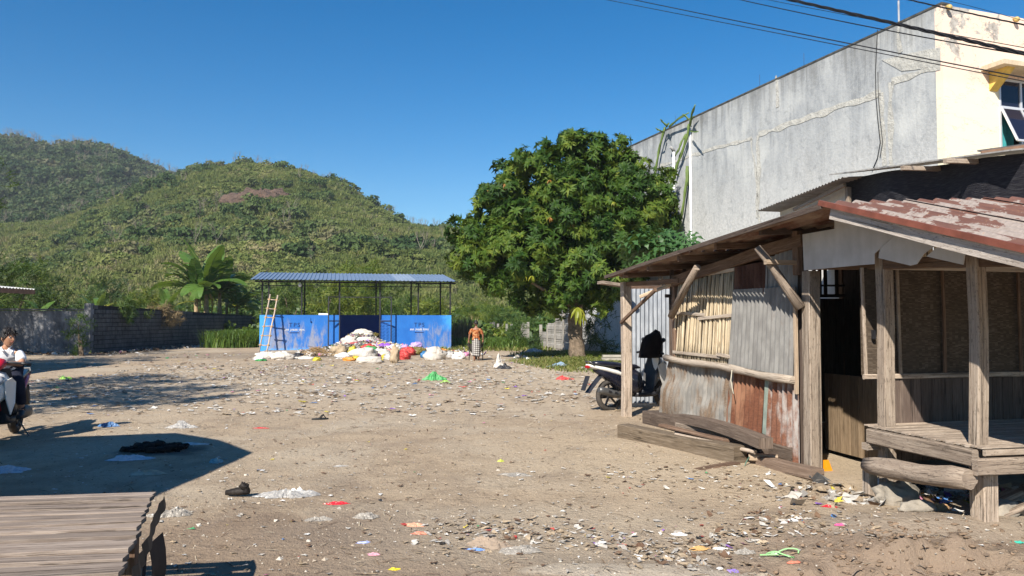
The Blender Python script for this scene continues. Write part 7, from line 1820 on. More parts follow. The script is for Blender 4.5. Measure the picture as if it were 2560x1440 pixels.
def build_heap():
    mb = MB(); M_ = frame(T0, TR)
    def fn(a, b):
        x = 2.2 + a * 7.0; y = -6.2 + b * 7.9; p = M_ @ Vector((x, y, 0)); h = pile_h(x, y) - 0.12
        h += 0.05 * noise.noise(Vector((x * 6, y * 6, 0))) + .03 * noise.noise(Vector((x * 15, y * 15, 4)))
        return (p.x, p.y, h)
    mb.grid(fn, 100, 100); tag(mb.build('rubbish_mound', m_plain('mixed_refuse', (0.24, 0.19, 0.15), 0.9, var=0.7, scale=14, bump=1.0, bscale=25, bd=0.06)), 'mound of mixed refuse spilling out of the shelter gate', 'rubbish', kind='stuff')
    # small scraps all over the heap
    g = np.random.default_rng(21); N = 6500; Y = np.where(g.random(N) < .35, g.normal(0.2, .7, N), g.uniform(-6.0, 0.0, N)).clip(-6.2, 1.6); X = (g.normal(5.6, 1.6, N) - Y * .12).clip(2.0, 10.5)
    pts = []
    for x, y in zip(X, Y):
        if 0 < y < 0.16 and not 4.1 < x < 6.1: y = -0.1
        p = M_ @ Vector((x, y, 0)); pts.append((p.x, p.y, max(0.01, pile_h(x, y) - 0.06 + g.uniform(0, .05))))
    pal = np.array([(0.66, 0.65, 0.63), (0.6, 0.58, 0.55), (0.45, 0.42, 0.38), (0.36, 0.30, 0.24), (0.30, 0.24, 0.17), (0.5, 0.1, 0.1), (0.55, 0.25, 0.4), (0.3, 0.18, 0.5), (0.55, 0.45, 0.08), (0.1, 0.3, 0.12), (0.08, 0.2, 0.4), (0.03, 0.03, 0.03), (0.5, 0.3, 0.1), (0.55, 0.53, 0.5)])
    w = np.array([13, 9, 7, 3, 2, 3, 3.5, 3, 3, 2, 1.4, 2.0, 3, 9]); w = w / w.sum()
    scraps('heap_scraps', np.array(pts), g.uniform(.06, .24, N), pal[g.choice(len(pal), N, p=w)], 'small mixed scraps of plastic and paper covering the heap', 22, lift=0.6)
def scrap_proto(seed, n=3):
    g = np.random.default_rng(seed); V = []; 
    for i in range(n + 1):
        for j in range(n + 1):
            V.append(((i / n - .5) * (1 + .3 * g.normal()) + .1 * g.normal(), (j / n - .5) * (0.7 + .15 * g.normal()) + .08 * g.normal(), 0.10 * abs(g.normal()) + .02))
    Fq = [(i * (n + 1) + j, (i + 1) * (n + 1) + j, (i + 1) * (n + 1) + j + 1, i * (n + 1) + j + 1) for i in range(n) for j in range(n)]
    return np.array(V), np.array(Fq)
m_scrap = m_tint('litter_scraps', 0.55, 0.35, 0.3, 40, 0.30)
m_bits = m_tint('dull_bits', 0.95, 0.1, 0.2, 60, 0.5)
def scraps(name, pts, size, cols, label, seed, lift=0.15, mat=None, asp=None):
    g = np.random.default_rng(seed); VV = []; FF = []; CC = []; base = 0; k = 6
    grp = g.integers(0, k, len(pts))
    for i in range(k):
        m = grp == i
        if not m.any(): continue
        pv, pf = scrap_proto(seed * 10 + i, 2 if i % 2 else 3); d = g.normal(0, lift, (m.sum(), 3)); d[:, 2] = 1
        V, Fc = scatter(pv, pf, pts[m], d, size[m]); VV.append(V); FF.append(Fc + base); base += len(V); CC.append(np.repeat(cols[m], len(pf), 0))
    V = np.concatenate(VV)
    o = np_mesh(name, V, np.concatenate(FF), mat or m_scrap, col=np.concatenate(CC)); return tag(o, label, 'litter', kind='stuff')
build_heap()
def P_heap(u, v, y): 
    q = on_plane(u, v, T0 + n_T * y, n_T); return q
for i, (u, v, y, w, h, c, lab) in enumerate([
    (905, 833, 0.55, 1.0, 0.34, 'sackw', 'big white sack on the very top of the rubbish heap'),
    (876, 852, 0.1, 0.9, 0.42, 'sackw', 'bright white sack at the upper left of the heap, above the red cloth'),
    (913, 851, 0.0, 0.95, 0.30, 'sackw', 'long white sack with red strip lying right of the upper left sack'),
    (923, 870, -0.5, 0.75, 0.32, 'red', 'red plastic bag high in the middle of the heap'),
    (896, 858, -0.1, 1.1, 0.14, 'red', 'thin red cloth strip under the upper white sacks'),
    (850, 878, -0.5, 0.85, 0.52, 'tan', 'tan sack leaning on the left flank of the heap'),
    (963, 867, -0.6, 0.8, 0.30, 'purple', 'deep purple bag in the middle of the heap'),
    (925, 876, -0.7, 0.7, 0.38, 'green', 'green plastic bag left of the purple bag on the heap'),
    (942, 878, -0.9, 0.4, 0.25, 'rose', 'rose pink bag between the green and purple bags'),
    (953, 862, -0.4, 0.55, 0.2, 'yellow', 'yellow bag near the top right of the heap'),
    (936, 838, 0.7, 0.5, 0.26, 'olive', 'olive green bundle inside the gate on top of the heap'),
    (910, 887, -1.1, 1.35, 0.62, 'sackw', 'large plump white sack at the centre front of the heap'),
    (953, 884, -1.1, 1.0, 0.45, 'sackw', 'white sack just right of the plump centre sack'),
    (924, 900, -1.35, 1.4, 0.34, 'sackw', 'flat white sack lying on the ground in front of the heap'),
    (943, 893, -1.3, 0.5, 0.3, 'pink', 'light pink bag at the front of the heap'),
    (987, 890, -1.35, 0.48, 0.78, 'tan', 'upright tan sack full of white rubbish at the heap front'),
    (987, 871, -1.2, 0.6, 0.3, 'white', 'crumpled white plastic bursting from the upright tan sack'),
    (973, 881, -1.0, 0.5, 0.3, 'rose', 'reddish bag left of the upright tan sack'),
    (1010, 890, -1.3, 0.6, 0.4, 'red', 'red bag right of the upright tan sack, lower one'),
    (1020, 880, -1.1, 0.7, 0.4, 'red', 'red bag with white lumps right of the upright tan sack, upper one'),
    (1040, 865, -0.6, 0.65, 0.36, 'lilac', 'violet bag at the right part of the heap against the blue wall'),
    (1012, 870, -0.8, 0.45, 0.3, 'lilac', 'lilac bag left of the violet bag by the blue wall'),
    (1045, 879, -1.0, 0.85, 0.36, 'olive', 'brown-green bundle of leaves in the right part of the heap'),
    (1044, 871, -0.9, 0.4, 0.14, 'yellow', 'small yellow bag on the brown-green bundle'),
    (1063, 887, -1.2, 0.42, 0.32, 'blue', 'blue bag at the right end of the heap'),
    (1072, 892, -1.35, 0.4, 0.28, 'mint', 'mint green bag beside the blue bag'),
    (1088, 886, -1.2, 1.2, 0.6, 'sackw', 'big rounded white sack at the right end of the heap'),
    (1096, 875, -0.7, 0.9, 0.16, 'orange', 'tan cardboard on top of the right white sack'),
    (1146, 890, -1.2, 0.6, 0.36, 'white', 'white bag near the right corner of the blue wall'),
    (1165, 886, -1.0, 0.45, 0.2, 'pink', 'pink bag beside the wheelbarrow'),
    (1125, 888, -1.0, 0.6, 0.28, 'grey', 'grey-white crumpled bags right of the rounded sack'),
    (883, 880, -1.1, 0.45, 0.5, 'yellow', 'yellow-green bag left of the plump centre sack'),
    (863, 890, -1.2, 0.9, 0.3, 'white', 'whitish lilac bag at the left front of the heap'),
    (873, 898, -1.4, 0.6, 0.2, 'orange', 'orange peel coloured bag on the ground at the heap front'),
    (890, 896, -1.45, 0.4, 0.25, 'yellow', 'bright yellow bag at the front left of the heap'),
    (962, 894, -1.45, 0.35, 0.28, 'yellow', 'small mustard bag in front of the right white sack'),
    (972, 894, -1.45, 0.5, 0.3, 'grey', 'translucent grey bag left of the upright tan sack'),
    (665, 890, -0.9, 1.05, 0.40, 'sackw', 'white sack on the ground behind the ladder foot, left one'),
    (703, 890, -0.9, 1.1, 0.42, 'sackw', 'white sack with a blue stripe lying right of the ladder foot'),
    (745, 889, -1.0, 0.6, 0.22, 'black', 'black bag on the ground in front of the blue wall'),
    (762, 894, -1.3, 1.0, 0.16, 'sackw', 'thin dirty white sack lying beside the black bag'),
    (648, 897, -1.3, 0.5, 0.14, 'white', 'flattened white bag at the left of the ladder'),
    (652, 900, -1.6, 0.5, 0.12, 'green', 'green bag lying by the left sack'),
    (775, 885, -0.9, 0.4, 0.25, 'white', 'small white crumpled bag left of the dry palm heap'),
    (793, 898, -1.3, 0.4, 0.2, 'yellow', 'yellowish bag under the dry palm heap')]):
    mat = m_sack if c == 'sackw' else (m_burlap if c == 'tan' else m_bag(c)); hp = h * 1920 / 36.5 / 2
    p = None
    for k_ in range(80):                       # first place along the line of sight where the bag would touch heap or ground
        q_ = at(u, v, 27.5 + k_ * 0.16); tq = TI @ Vector((q_.x, q_.y, 0)); sc_ = q_.y / 36.5
        if q_.z <= max(gz(q_.x, q_.y), pile_h(tq.x, tq.y) - 0.12) + h * sc_ * 0.42: p = q_; break
    if p is None: p = P_heap(u, v, y); sc_ = 1
    w *= sc_ * .95; h *= sc_ * 1.0; base = p.z - h / 2; r = (w / 2, max(0.14, min(w, h * 1.3) * 0.45), h / 1.7)
    nm = 'sack' if c in ('sackw', 'tan') else 'plastic_bag'
    o = bag(nm, lab, (p.x, p.y, base - 0.02), r, mat, lump=0.42 if c == 'sackw' else 0.5, freq=1.9 if c == 'sackw' else 2.4, rot=TR + rnd.uniform(-.3, .3), cat='sack' if nm == 'sack' else 'bag', group='bags and sacks on the rubbish heap', sharp=c != 'sackw' and c != 'tan')
# dry palm refuse beside the heap
mb = MB(); q = gnd(790, 893)
for k in range(130):
    a = rnd.uniform(0, 6.28); r_ = rnd.uniform(0.1, .55); z = 0.35 * (1 - r_ / .6) + rnd.uniform(0, .12); p = Vector((math.cos(a) * r_, math.sin(a) * r_ * .7, z)); d = Vector((rnd.uniform(-1, 1), rnd.uniform(-.6, .6), rnd.uniform(-.3, .3))).normalized() * rnd.uniform(.12, .3)
    mb.tube([p - d, p + Vector((0, 0, .03)), p + d], .008, 3, cap=False)
o = mb.build('dry_palm_heap', m_plain('dry_palm', (0.33, 0.22, 0.11), 0.9, var=0.4)); o.location = (q.x, q.y, 0); tag(o, 'heap of dry brown palm fronds left of the rubbish heap', 'heap', kind='stuff')

# ---------- the scattered litter ----------
PAL = [('white', (0.66, 0.65, 0.63)), ('offw', (0.56, 0.53, 0.48)), ('grey', (0.38, 0.35, 0.31)), ('tan', (0.36, 0.28, 0.19)), ('brown', (0.15, 0.09, 0.055)), ('red', (0.5, 0.06, 0.05)), ('blue', (0.08, 0.2, 0.45)), ('green', (0.08, 0.32, 0.13)), ('yellow', (0.55, 0.45, 0.06)), ('pink', (0.55, 0.22, 0.33)), ('black', (0.03, 0.03, 0.03)), ('purple', (0.25, 0.12, 0.45))]
def occupied(x, y):
    l = SM @ Vector((x, y, 0)); 
    if -0.05 < l.x < 3 and -0.9 < l.y < 3.5: return True
    tt = TI @ Vector((x, y, 0))
    return 0 < tt.x < 9.6 and -0.3 < tt.y < 4
def field(n, fn, seed, smin, smax, w, name, label, lift=0.055):
    g = random.Random(seed); pts = []; sz = []; cl = []; tot = 0
    while len(pts) < n:
        x, y = fn(g)
        if occupied(x, y): continue
        pts.append((x, y, gz(x, y) + 0.006)); sz.append(smin + (smax - smin) * g.random() ** 2.4)
        c = g.choices(PAL, w)[0][1]; k = g.uniform(.75, 1.1); cl.append(tuple(q * k for q in c))
    scraps(name, np.array(pts), np.array(sz), np.array(cl), label, seed, lift)
dense = [7, 15, 30, 18, 9, .7, .5, .35, .5, .4, 2, .25]; normal = [3, 7, 18, 30, 14, .5, .35, .25, .4, .25, 1.5, .2]
def band_mid(g):
    y = 12.5 + 15 * g.random() ** 0.9; x = g.gauss(-5.4, 4.4) - (y - 18) * .12
    k = noise.noise(Vector((x * .35, y * .5, 2))); 
    return (x, y) if g.random() < .35 + k * 2.0 else (g.uniform(-12, 3), g.uniform(14, 26))
field(9500, band_mid, 31, .012, .15, dense, 'trampled_litter', 'trampled grey paper and plastic litter spread over the middle of the yard')
field(1300, lambda g: (g.uniform(-19, 4), g.uniform(25, 36)), 32, .03, .18, dense, 'far_litter', 'litter scattered in front of the shelter and the dark wall')
field(3800, lambda g: ((g.random() - .5) * 1.5 * (lambda y: y)(3.4) + 0, 0) if False else (lambda y: (g.uniform(-.68, .68) * y, y))(3.3 + 10 * g.random() ** 1.1), 33, .006, .05, normal, 'near_litter', 'small bits of plastic, leaves and paper on the near ground')
def strip(g):
    t = g.random(); a = gnd(1080, 1360); b = gnd(2150, 1330); q = a.lerp(b, t); return (q.x + g.gauss(0, .12), q.y + g.gauss(0, .22) + .25 * math.sin(t * 9))
field(1100, strip, 34, .010, .06, [5, 10, 20, 30, 12, .8, .7, .4, .5, .8, 2, .5], 'gutter_litter', 'crumpled wrappers gathered along the dirty gutter strip', .22)
def strip2(g):
    a = gnd(1530, 1185); b = gnd(2250, 1250); q = a.lerp(b, g.random()); return (q.x + g.gauss(0, .5), q.y + g.gauss(0, .3))
field(420, strip2, 35, .010, .06, [3, 7, 14, 34, 12, .5, .3, .2, .5, .2, 1.5, .2], 'stall_litter', 'litter and wood chips on the ground before the stall', .15)
field(260, lambda g: (lambda q: (q.x + g.gauss(0, .5), q.y + g.gauss(0, .2)))(gnd(2300, 1240)), 36, .05, .2, [12, 12, 14, 12, 14, 1, 2, .5, 1, 1, 6, .5], 'bench_litter', 'torn bags and rags heaped under the bench', .6)
field(330, lambda g: (lambda a, b: (lambda q: (q.x + g.gauss(0, .5), q.y + g.gauss(0, .8)))(a.lerp(b, g.random())))(gnd(1290, 890), gnd(1520, 915)), 37, .05, .26, [14, 14, 14, 10, 6, .5, 3, .3, .5, .3, 3, .3], 'bank_litter', 'white and bluish plastic sheets lying at the grassy bank', .35)
field(1500, lambda g: (lambda q: (q.x + g.gauss(0, .5), q.y - abs(g.gauss(0, .7)) - .1))((WA + Vector((-8, -.6, 0))).lerp(WA, g.random()) if g.random() < .35 else WA.lerp(WB, g.random()) + Vector((.5, 0, 0))), 38, .05, .28, [5, 8, 14, 18, 26, .5, .6, .4, .4, .4, 10, .2], 'wall_foot_debris', 'dark leaves, rags and rubble gathered along the foot of the dark walls', .6)
# pebbles and twigs
def pebbles():
    g = np.random.default_rng(44); N = 9000; y = 3.1 + 12 * g.random(N) ** 1.3; x = g.uniform(-.68, .68, N) * y; ok = np.array([not occupied(a, b) for a, b in zip(x, y)]); x, y = x[ok], y[ok]
    pts = np.array([(a, b, gz(a, b)) for a, b in zip(x, y)]); V0 = np.array([[1, 0, 0], [0, 1, 0], [-1, 0, 0], [0, -1, 0], [0, 0, .7], [.1, .1, -.5]], float); F0 = np.array([[0, 1, 4], [1, 2, 4], [2, 3, 4], [3, 0, 4], [1, 0, 5], [2, 1, 5], [3, 2, 5], [0, 3, 5]])
    d = g.normal(0, .4, (len(pts), 3)); d[:, 2] = 1; V, Fc = scatter(V0, F0, pts, d, g.uniform(.003, .012, len(pts)) * (1 + (g.random(len(pts)) > .97) * 1.5))
    c = np.array([(0.40, 0.34, 0.27), (0.26, 0.20, 0.15), (0.50, 0.46, 0.40), (0.16, 0.12, 0.09)])[g.integers(0, 4, len(pts))]
    tag(np_mesh('pebbles', V, Fc, m_bits, col=np.repeat(c, 8, 0)), 'loose pebbles and grit on the dirt', 'pebbles', kind='stuff')
    N = 5200; y = 3.1 + 20 * g.random(N) ** 1.35; x = g.uniform(-.68, .68, N) * y; ok = np.array([not occupied(a, b) for a, b in zip(x, y)]); x, y = x[ok], y[ok]
    pts = np.array([(a, b, gz(a, b) + .006) for a, b in zip(x, y)]); V0 = np.array([[-1, -.05, 0], [1, -.03, 0], [1, .03, .0], [-1, .05, 0], [0, 0, .07], [0, .0, .07]], float); V0 = np.array([[-1, -.06, 0], [0, -.07, .05], [0, .07, .05], [-1, .06, 0], [1, -.03, 0], [1, .03, 0], [0, 0, .12]], float)
    F0 = np.array([[0, 1, 2, 3], [1, 4, 5, 2]]); d = g.normal(0, .12, (len(pts), 3)); d[:, 2] = 1
    V, Fc = scatter(V0, F0, pts, d, g.uniform(.012, .06, len(pts)) * (1 + (pts[:, 1] > 10) * .8))
    c = np.array([(0.10, 0.06, 0.04), (0.20, 0.14, 0.09), (0.33, 0.25, 0.16), (0.45, 0.38, 0.28)])[g.integers(0, 4, len(pts))]
    tag(np_mesh('twigs', V, Fc, m_bits, col=np.repeat(c, 2, 0)), 'dry twigs, stalks and leaf scraps strewn over the ground', 'twigs', kind='stuff')
pebbles()
# clods and roots of the gully edge
def clods():
    mb = MB(); 
    for k in range(500):
        q = gnd(rnd.gauss(2230, 150), 1330 + 110 * rnd.random()); r_ = .004 + .014 * rnd.random() ** 2; mb.blob((q.x, q.y, gz(q.x, q.y) + r_ * .2), (r_ * rnd.uniform(.8, 1.7), r_, r_ * .6), 8, 6, .9, 2.0)
    tag(mb.build('earth_clods', m_plain('brown_earth', (0.20, 0.14, 0.095), 0.95, var=0.5, scale=9, bump=0.9)), 'broken earth and stones along the gully edge', 'earth', kind='stuff')
    mb = MB()
    for k in range(16):
        q = gnd(rnd.uniform(2040, 2420), rnd.uniform(1335, 1435)); z = gz(q.x, q.y) + .02; a = rnd.uniform(0, 3.14); L = rnd.uniform(.05, .2); d = Vector((math.cos(a), math.sin(a) * .6, rnd.uniform(-.2, .4))) * L; p = Vector((q.x, q.y, z)); mb.tube([p - d * .5, p + Vector((0, 0, .02)), p + d * .5], [.003, .005, .002], 5)
    tag(mb.build('roots', w_log), 'pale roots sticking out of the gully edge', 'roots', kind='stuff')
clods()

# ---------- single pieces one can point at ----------
def film(name, label, u, v, w, d, h, mat, seed, cat='plastic bag', rot=0.0, lump=.5):
    """crumpled, creased bag or wrapper lying on the ground"""
    p = on_ground(u, v); mb = MB(); ph = seed * 7.3; big = w > .12
    rid = lambda x, y, s_, o: 1 - abs(noise.noise(Vector((x * s_ + ph, y * s_ + o, o)))) * 3.2
    def fn(a, b):
        x, y = (a - .5) * 2, (b - .5) * 2; th = math.atan2(y, x)
        nx, ny = x * math.sqrt(1 - y * y / 2.0), y * math.sqrt(1 - x * x / 2.0); r_ = min(1, math.hypot(nx, ny))
        rr = 1 + .45 * noise.noise(Vector((math.cos(th) * 1.6 + ph, math.sin(th) * 1.6, 0))) + .22 * noise.noise(Vector((math.cos(th) * 5 + ph, math.sin(th) * 5, 3)))
        e = max(0, 1 - r_ ** 2.5); hump = .45 + .75 * noise.noise(Vector((nx * 1.3 + ph, ny * 1.3, 2)))
        z = h * e * (hump + lump * .40 * rid(nx, ny, 2.0, 1.3) + .16 * rid(nx, ny, 5.0, 4.1)) + h * .10 * rid(nx, ny, 7, 8.8) * (1 - e)
        j = .035 * (rid(nx, ny, 4, 6.2) - .4)
        return ((nx + j) * w / 2 * rr, (ny - j) * d / 2 * rr, max(.0015, z * .85))
    mb.grid(fn, 30 if big else 12, 24 if big else 10, smooth=False); o = mb.build(name, mat); o.location = p; o.rotation_euler = (0, 0, rot + rnd.uniform(-.3, .3)); tag(o, label, cat); return o
def m_film(name, c, a=0.75):
    if name in MATS: return MATS[name]
    n = NT(name); co = n.coord(); f = n.noise(co, 9, 5, .7, 1.0); n.set(n.ramp(f, [(0.3, tuple(x * .8 for x in c)), (0.7, c)]), 0.25, 0.5); n.bump(f, .8, .02); n.b.inputs['Alpha'].default_value = a; MATS[name] = n.m; return n.m
fw = m_film('clear_plastic_film', (0.44, 0.43, 0.42), .7); fg = m_film('dusty_plastic_film', (0.36, 0.33, 0.29), .8); fb = m_film('bluish_film', (0.30, 0.42, 0.55), .8)
film('clear_bag', 'white translucent bag with paper inside, largest on the open ground', 718, 1242, .46, .24, .10, fw, 1, rot=.1)
film('crumpled_paper', 'white crumpled paper lying on the big translucent bag', 742, 1236, .15, .09, .09, m_plain('white_tissue', (0.8, 0.79, 0.77), .8), 2, 'paper')
film('clear_bag', 'dusty plastic bag lying just right of the slatted table', 432, 1298, .34, .17, .09, fg, 3, rot=.15)
film('clear_bag', 'grey plastic bag flattened on the ground below the red wrapper', 918, 1300, .20, .13, .05, fg, 4)
film('clear_bag', 'grey film scrap left of the flattened bag below the red wrapper', 795, 1308, .2, .1, .04, fg, 5)
film('clear_bag', 'clear bag at the far edge of the big shadow', 458, 1068, .42, .25, .10, fw, 6)
film('blue_bag', 'small blue and clear bag left of the clear bag at the shadow edge', 272, 1066, .34, .22, .09, m_film('blue_film', (0.10, 0.22, 0.45), .9), 7)
film('white_bag', 'long pale bag lying in the big shadow', 320, 1153, .46, .16, .07, m_film('pale_blue_film', (0.55, 0.6, 0.7), .9), 8)
film('white_bag', 'pale bag in the shadow at the left picture edge', 18, 1180, .38, .26, .09, m_film('pale_blue_film', (0.55, 0.6, 0.7), .9), 9)
film('teal_bag', 'small clear teal bag near the tip of the shadow', 541, 1158, .14, .14, .09, m_film('teal_film', (0.3, 0.5, 0.55), .8), 10)
film('white_sheet', 'flat white sheet in the shadow behind the burnt patch', 485, 1115, .42, .14, .03, m_plain('pale_sheet', (0.6, 0.6, 0.6)), 11, 'sheet', rot=.1)
film('cardboard', 'torn pale cardboard in the shadow in front of the burnt patch', 370, 1186, .36, .16, .05, m_plain('torn_card', (0.42, 0.36, 0.28)), 12, 'cardboard')
film('white_scrap', 'white plastic scrap in the middle of the open ground', 853, 1164, .16, .05, .02, fw, 13)
film('green_bag', 'bright green bag lying far out in the yard', 1088, 950, .62, .35, .26, m_bag('green'), 14)
film('yellow_green_bag', 'small yellow-green bag beside the bright green bag', 1113, 957, .25, .2, .08, m_plain('lime_film', (0.25, 0.45, 0.08), .4), 15)
film('red_bag', 'red plastic bag lying open near the grassy bank', 1410, 949, .44, .34, .10, m_bag('red'), 16)
film('red_wrapper', 'red snack wrapper on the open ground right of the large translucent bag', 844, 1264, .21, .07, .03, m_plain('shiny_red_foil', (0.55, 0.02, 0.03), .3, .5), 17, 'wrapper', rot=-.05)
film('red_wrapper', 'flat red and white packet left of the black sandal', 652, 1071, .24, .07, .02, m_plain('shiny_red_foil', (0.55, 0.02, 0.03), .3, .5), 18, 'wrapper')
film('orange_wrapper', 'pale orange wrapper at the lower middle', 1038, 1318, .17, .08, .03, m_plain('orange_foil', (0.6, 0.28, 0.18), .4), 19, 'wrapper', rot=-.2)
film('orange_wrapper', 'salmon scrap just below the pale orange wrapper', 1052, 1340, .13, .06, .02, m_plain('salmon_foil', (0.6, 0.2, 0.13), .4), 20, 'wrapper')
film('pink_scrap', 'pink triangular scrap near the bottom of the picture', 934, 1395, .08, .07, .02, m_plain('pink_foil', (0.6, 0.3, 0.35), .4), 21, 'wrapper')
film('blue_white_wrapper', 'blue and white wrapper near the bottom centre left', 908, 1366, .09, .045, .02, m_plain('blue_white_foil', (0.35, 0.4, 0.65), .4), 22, 'wrapper')
film('yellow_wrapper', 'yellow wrapper at the bottom edge near the centre', 987, 1432, .07, .04, .02, m_plain('yellow_foil', (0.65, 0.5, 0.03), .4), 23, 'wrapper')
film('yellow_packet', 'small yellow-green packet on the open ground towards the timber', 1252, 1157, .07, .06, .04, m_plain('lime_packet', (0.5, 0.55, 0.1), .4), 24, 'packet')
film('dusty_rag', 'brown crumpled rag among the gutter litter', 1225, 1370, .30, .16, .08, m_plain('dirty_rag', (0.27, 0.21, 0.16), .9), 25, 'rag')
film('dusty_rag', 'grey crumpled plastic to the right of the brown rag', 1300, 1385, .28, .15, .06, fg, 26)
film('blue_wrapper', 'blue and yellow wrapper above the brown rag', 1190, 1383, .13, .04, .02, m_plain('blue_foil', (0.12, 0.25, 0.6), .4), 27, 'wrapper')
film('white_sheet', 'dusty paper sheets on the flat ground below the timber pile', 1290, 1190, .34, .16, .03, fg, 28, 'paper')
film('black_white_bag', 'white bag tied at the top with a black bag beside it near the walking man', 1248, 921, .34, .32, .50, m_sack, 29)
film('black_bag', 'black bag leaning on the tied white bag', 1262, 923, .42, .34, .28, m_bag('black'), 30)
film('purple_wrapper', 'violet torn wrapper at the bottom right of centre', 1830, 1412, .11, .05, .03, m_plain('violet_foil', (0.25, 0.18, 0.5), .4), 31, 'wrapper')
film('clear_bag', 'translucent dusty bag in the gutter strip', 1862, 1368, .15, .08, .05, fg, 32)
film('brown_packet', 'orange-brown card packet in the gutter strip', 1745, 1362, .16, .07, .03, m_plain('orange_card', (0.5, 0.3, 0.12), .7), 33, 'packet')
film('white_paper', 'bright white paper beside the orange-brown packet', 1800, 1360, .10, .05, .02, m_plain('white_tissue', (0.8, 0.79, 0.77), .8), 34, 'paper')
film('white_paper', 'torn newspaper in the gutter strip left of the packet', 1700, 1332, .12, .06, .03, m_plain('newsprint', (0.55, 0.54, 0.52), .8), 35, 'paper')
film('red_scrap', 'red bottle cap end with a brown brush in the gutter', 1560, 1362, .08, .04, .02, m_plain('red_plastic', (0.45, 0.05, 0.05), .4), 36, 'scrap')
film('coconut_fibre', 'brown fibre tuft right of the red scrap', 1598, 1362, .13, .06, .05, m_plain('brown_fibre', (0.12, 0.07, 0.045), .95), 37, 'fibre')
film('pink_scrap', 'pink cloth scrap on the trampled mound at the lower right', 2100, 1328, .09, .04, .03, m_plain('pink_cloth', (0.6, 0.1, 0.25), .7), 38, 'cloth')
film('red_packet', 'red plastic packet in front of the bench end', 2075, 1272, .13, .05, .02, m_plain('shiny_red_foil', (0.55, 0.02, 0.03), .3, .5), 39, 'packet')
film('yellow_wrapper', 'yellow crumpled wrapper above the red packet', 2118, 1232, .06, .05, .03, m_plain('yellow_foil', (0.65, 0.5, 0.03), .4), 40, 'wrapper')
film('clear_bag', 'clear crumpled bag in front of the bench end', 2085, 1252, .18, .13, .06, fg, 41)
film('salmon_scrap', 'red plastic piece in the gully', 1982, 1395, .10, .05, .02, m_plain('salmon_foil', (0.6, 0.2, 0.13), .4), 42, 'scrap')
film('newspaper', 'printed paper scrap under the left end of the bench', 2190, 1243, .14, .08, .05, m_plain('printed_paper', (0.62, 0.56, 0.45), .7), 43, 'paper')
film('cardboard', 'torn brown cardboard under the bench', 2352, 1283, .20, .08, .08, m_plain('torn_brown_card', (0.40, 0.24, 0.12), .8), 44, 'cardboard')
film('orange_bottle', 'orange plastic bottle crushed under the bench', 2318, 1256, .16, .08, .09, m_plain('orange_plastic', (0.55, 0.20, 0.03), .35), 45, 'bottle')
film('white_bag', 'black and white striped bag under the bench', 2232, 1222, .30, .12, .20, m_film('striped_film', (0.6, 0.6, 0.58), .9), 46)
film('black_bag', 'dark crumpled bag behind the orange bottle', 2290, 1220, .4, .14, .16, m_bag('black'), 47)
film('teal_scrap', 'teal scrap at the right picture edge', 2545, 1362, .10, .04, .02, m_plain('teal_plastic', (0.05, 0.4, 0.3), .4), 48, 'scrap')
film('pale_box', 'pale blue box under the right part of the bench', 2478, 1276, .14, .10, .12, m_plain('pale_blue_card', (0.4, 0.46, 0.55), .6), 49, 'box', lump=.1)
film('blue_rag', 'dark blue rag at the bottom edge by the gully', 1985, 1430, .14, .05, .03, m_plain('navy_rag', (0.05, 0.07, 0.2), .8), 50, 'rag')
film('dusty_sheet', 'grey plastic sheet at the grassy bank edge', 1400, 920, .9, .5, .16, fb, 51, 'plastic sheet')
film('dusty_sheet', 'clear plastic sheet right of the grey one at the bank', 1468, 925, .8, .4, .12, fw, 52, 'plastic sheet')
# green strapping loop
p = on_ground(1958, 1378); mb = MB(); pts = [Vector((.10 * math.cos(a) * (1 + .2 * math.sin(3 * a)) * 1, .05 * math.sin(a), .02 + .02 * math.sin(2 * a))) for a in np.linspace(0, 5.6, 22)] + [Vector((-.02, -.03, .02)), Vector((-.16, -.01, .01))]
mb.tube(pts, .005, 5); o = mb.build('green_strap', m_plain('light_green_strap', (0.3, 0.6, 0.25), .5)); o.location = p; tag(o, 'light green strap loop lying in the gully', 'strap')
p = on_ground(1570, 1338) ; 
# stones under the bench
for i, (u, v, w, d, h, lab) in enumerate(((2240, 1262, .34, .2, .17, 'large grey stone under the bench end'), (2292, 1290, .26, .12, .08, 'low earthy stone before the cardboard'), (2505, 1300, .3, .16, .1, 'brown stone by the right picture edge'))):
    p = on_ground(u, v); mb = MB(); mb.blob((0, 0, h * .3), (w / 2, d / 2, h * .7), 16, 11, .5, 1.3, sharp=True); o = mb.build('stone', m_plain('grey_stone', (0.26, 0.23, 0.19), .9, var=.35, scale=8, bump=.9)); o.location = p; tag(o, lab, 'stone')
for i, (u0, v0, u1, v1, lab) in enumerate(((2480, 1262, 2538, 1232, 'broken wood piece under the bench, left of two'), (2515, 1258, 2575, 1225, 'broken wood piece under the bench, right of two'), (2500, 1292, 2560, 1270, 'flat wood piece lying under the bench'))):
    timber(lab, u0, v0, u1, v1, .14, .04, w_log, .03, .10, name='wood_piece', cat='wood', group='wood scraps under the bench')
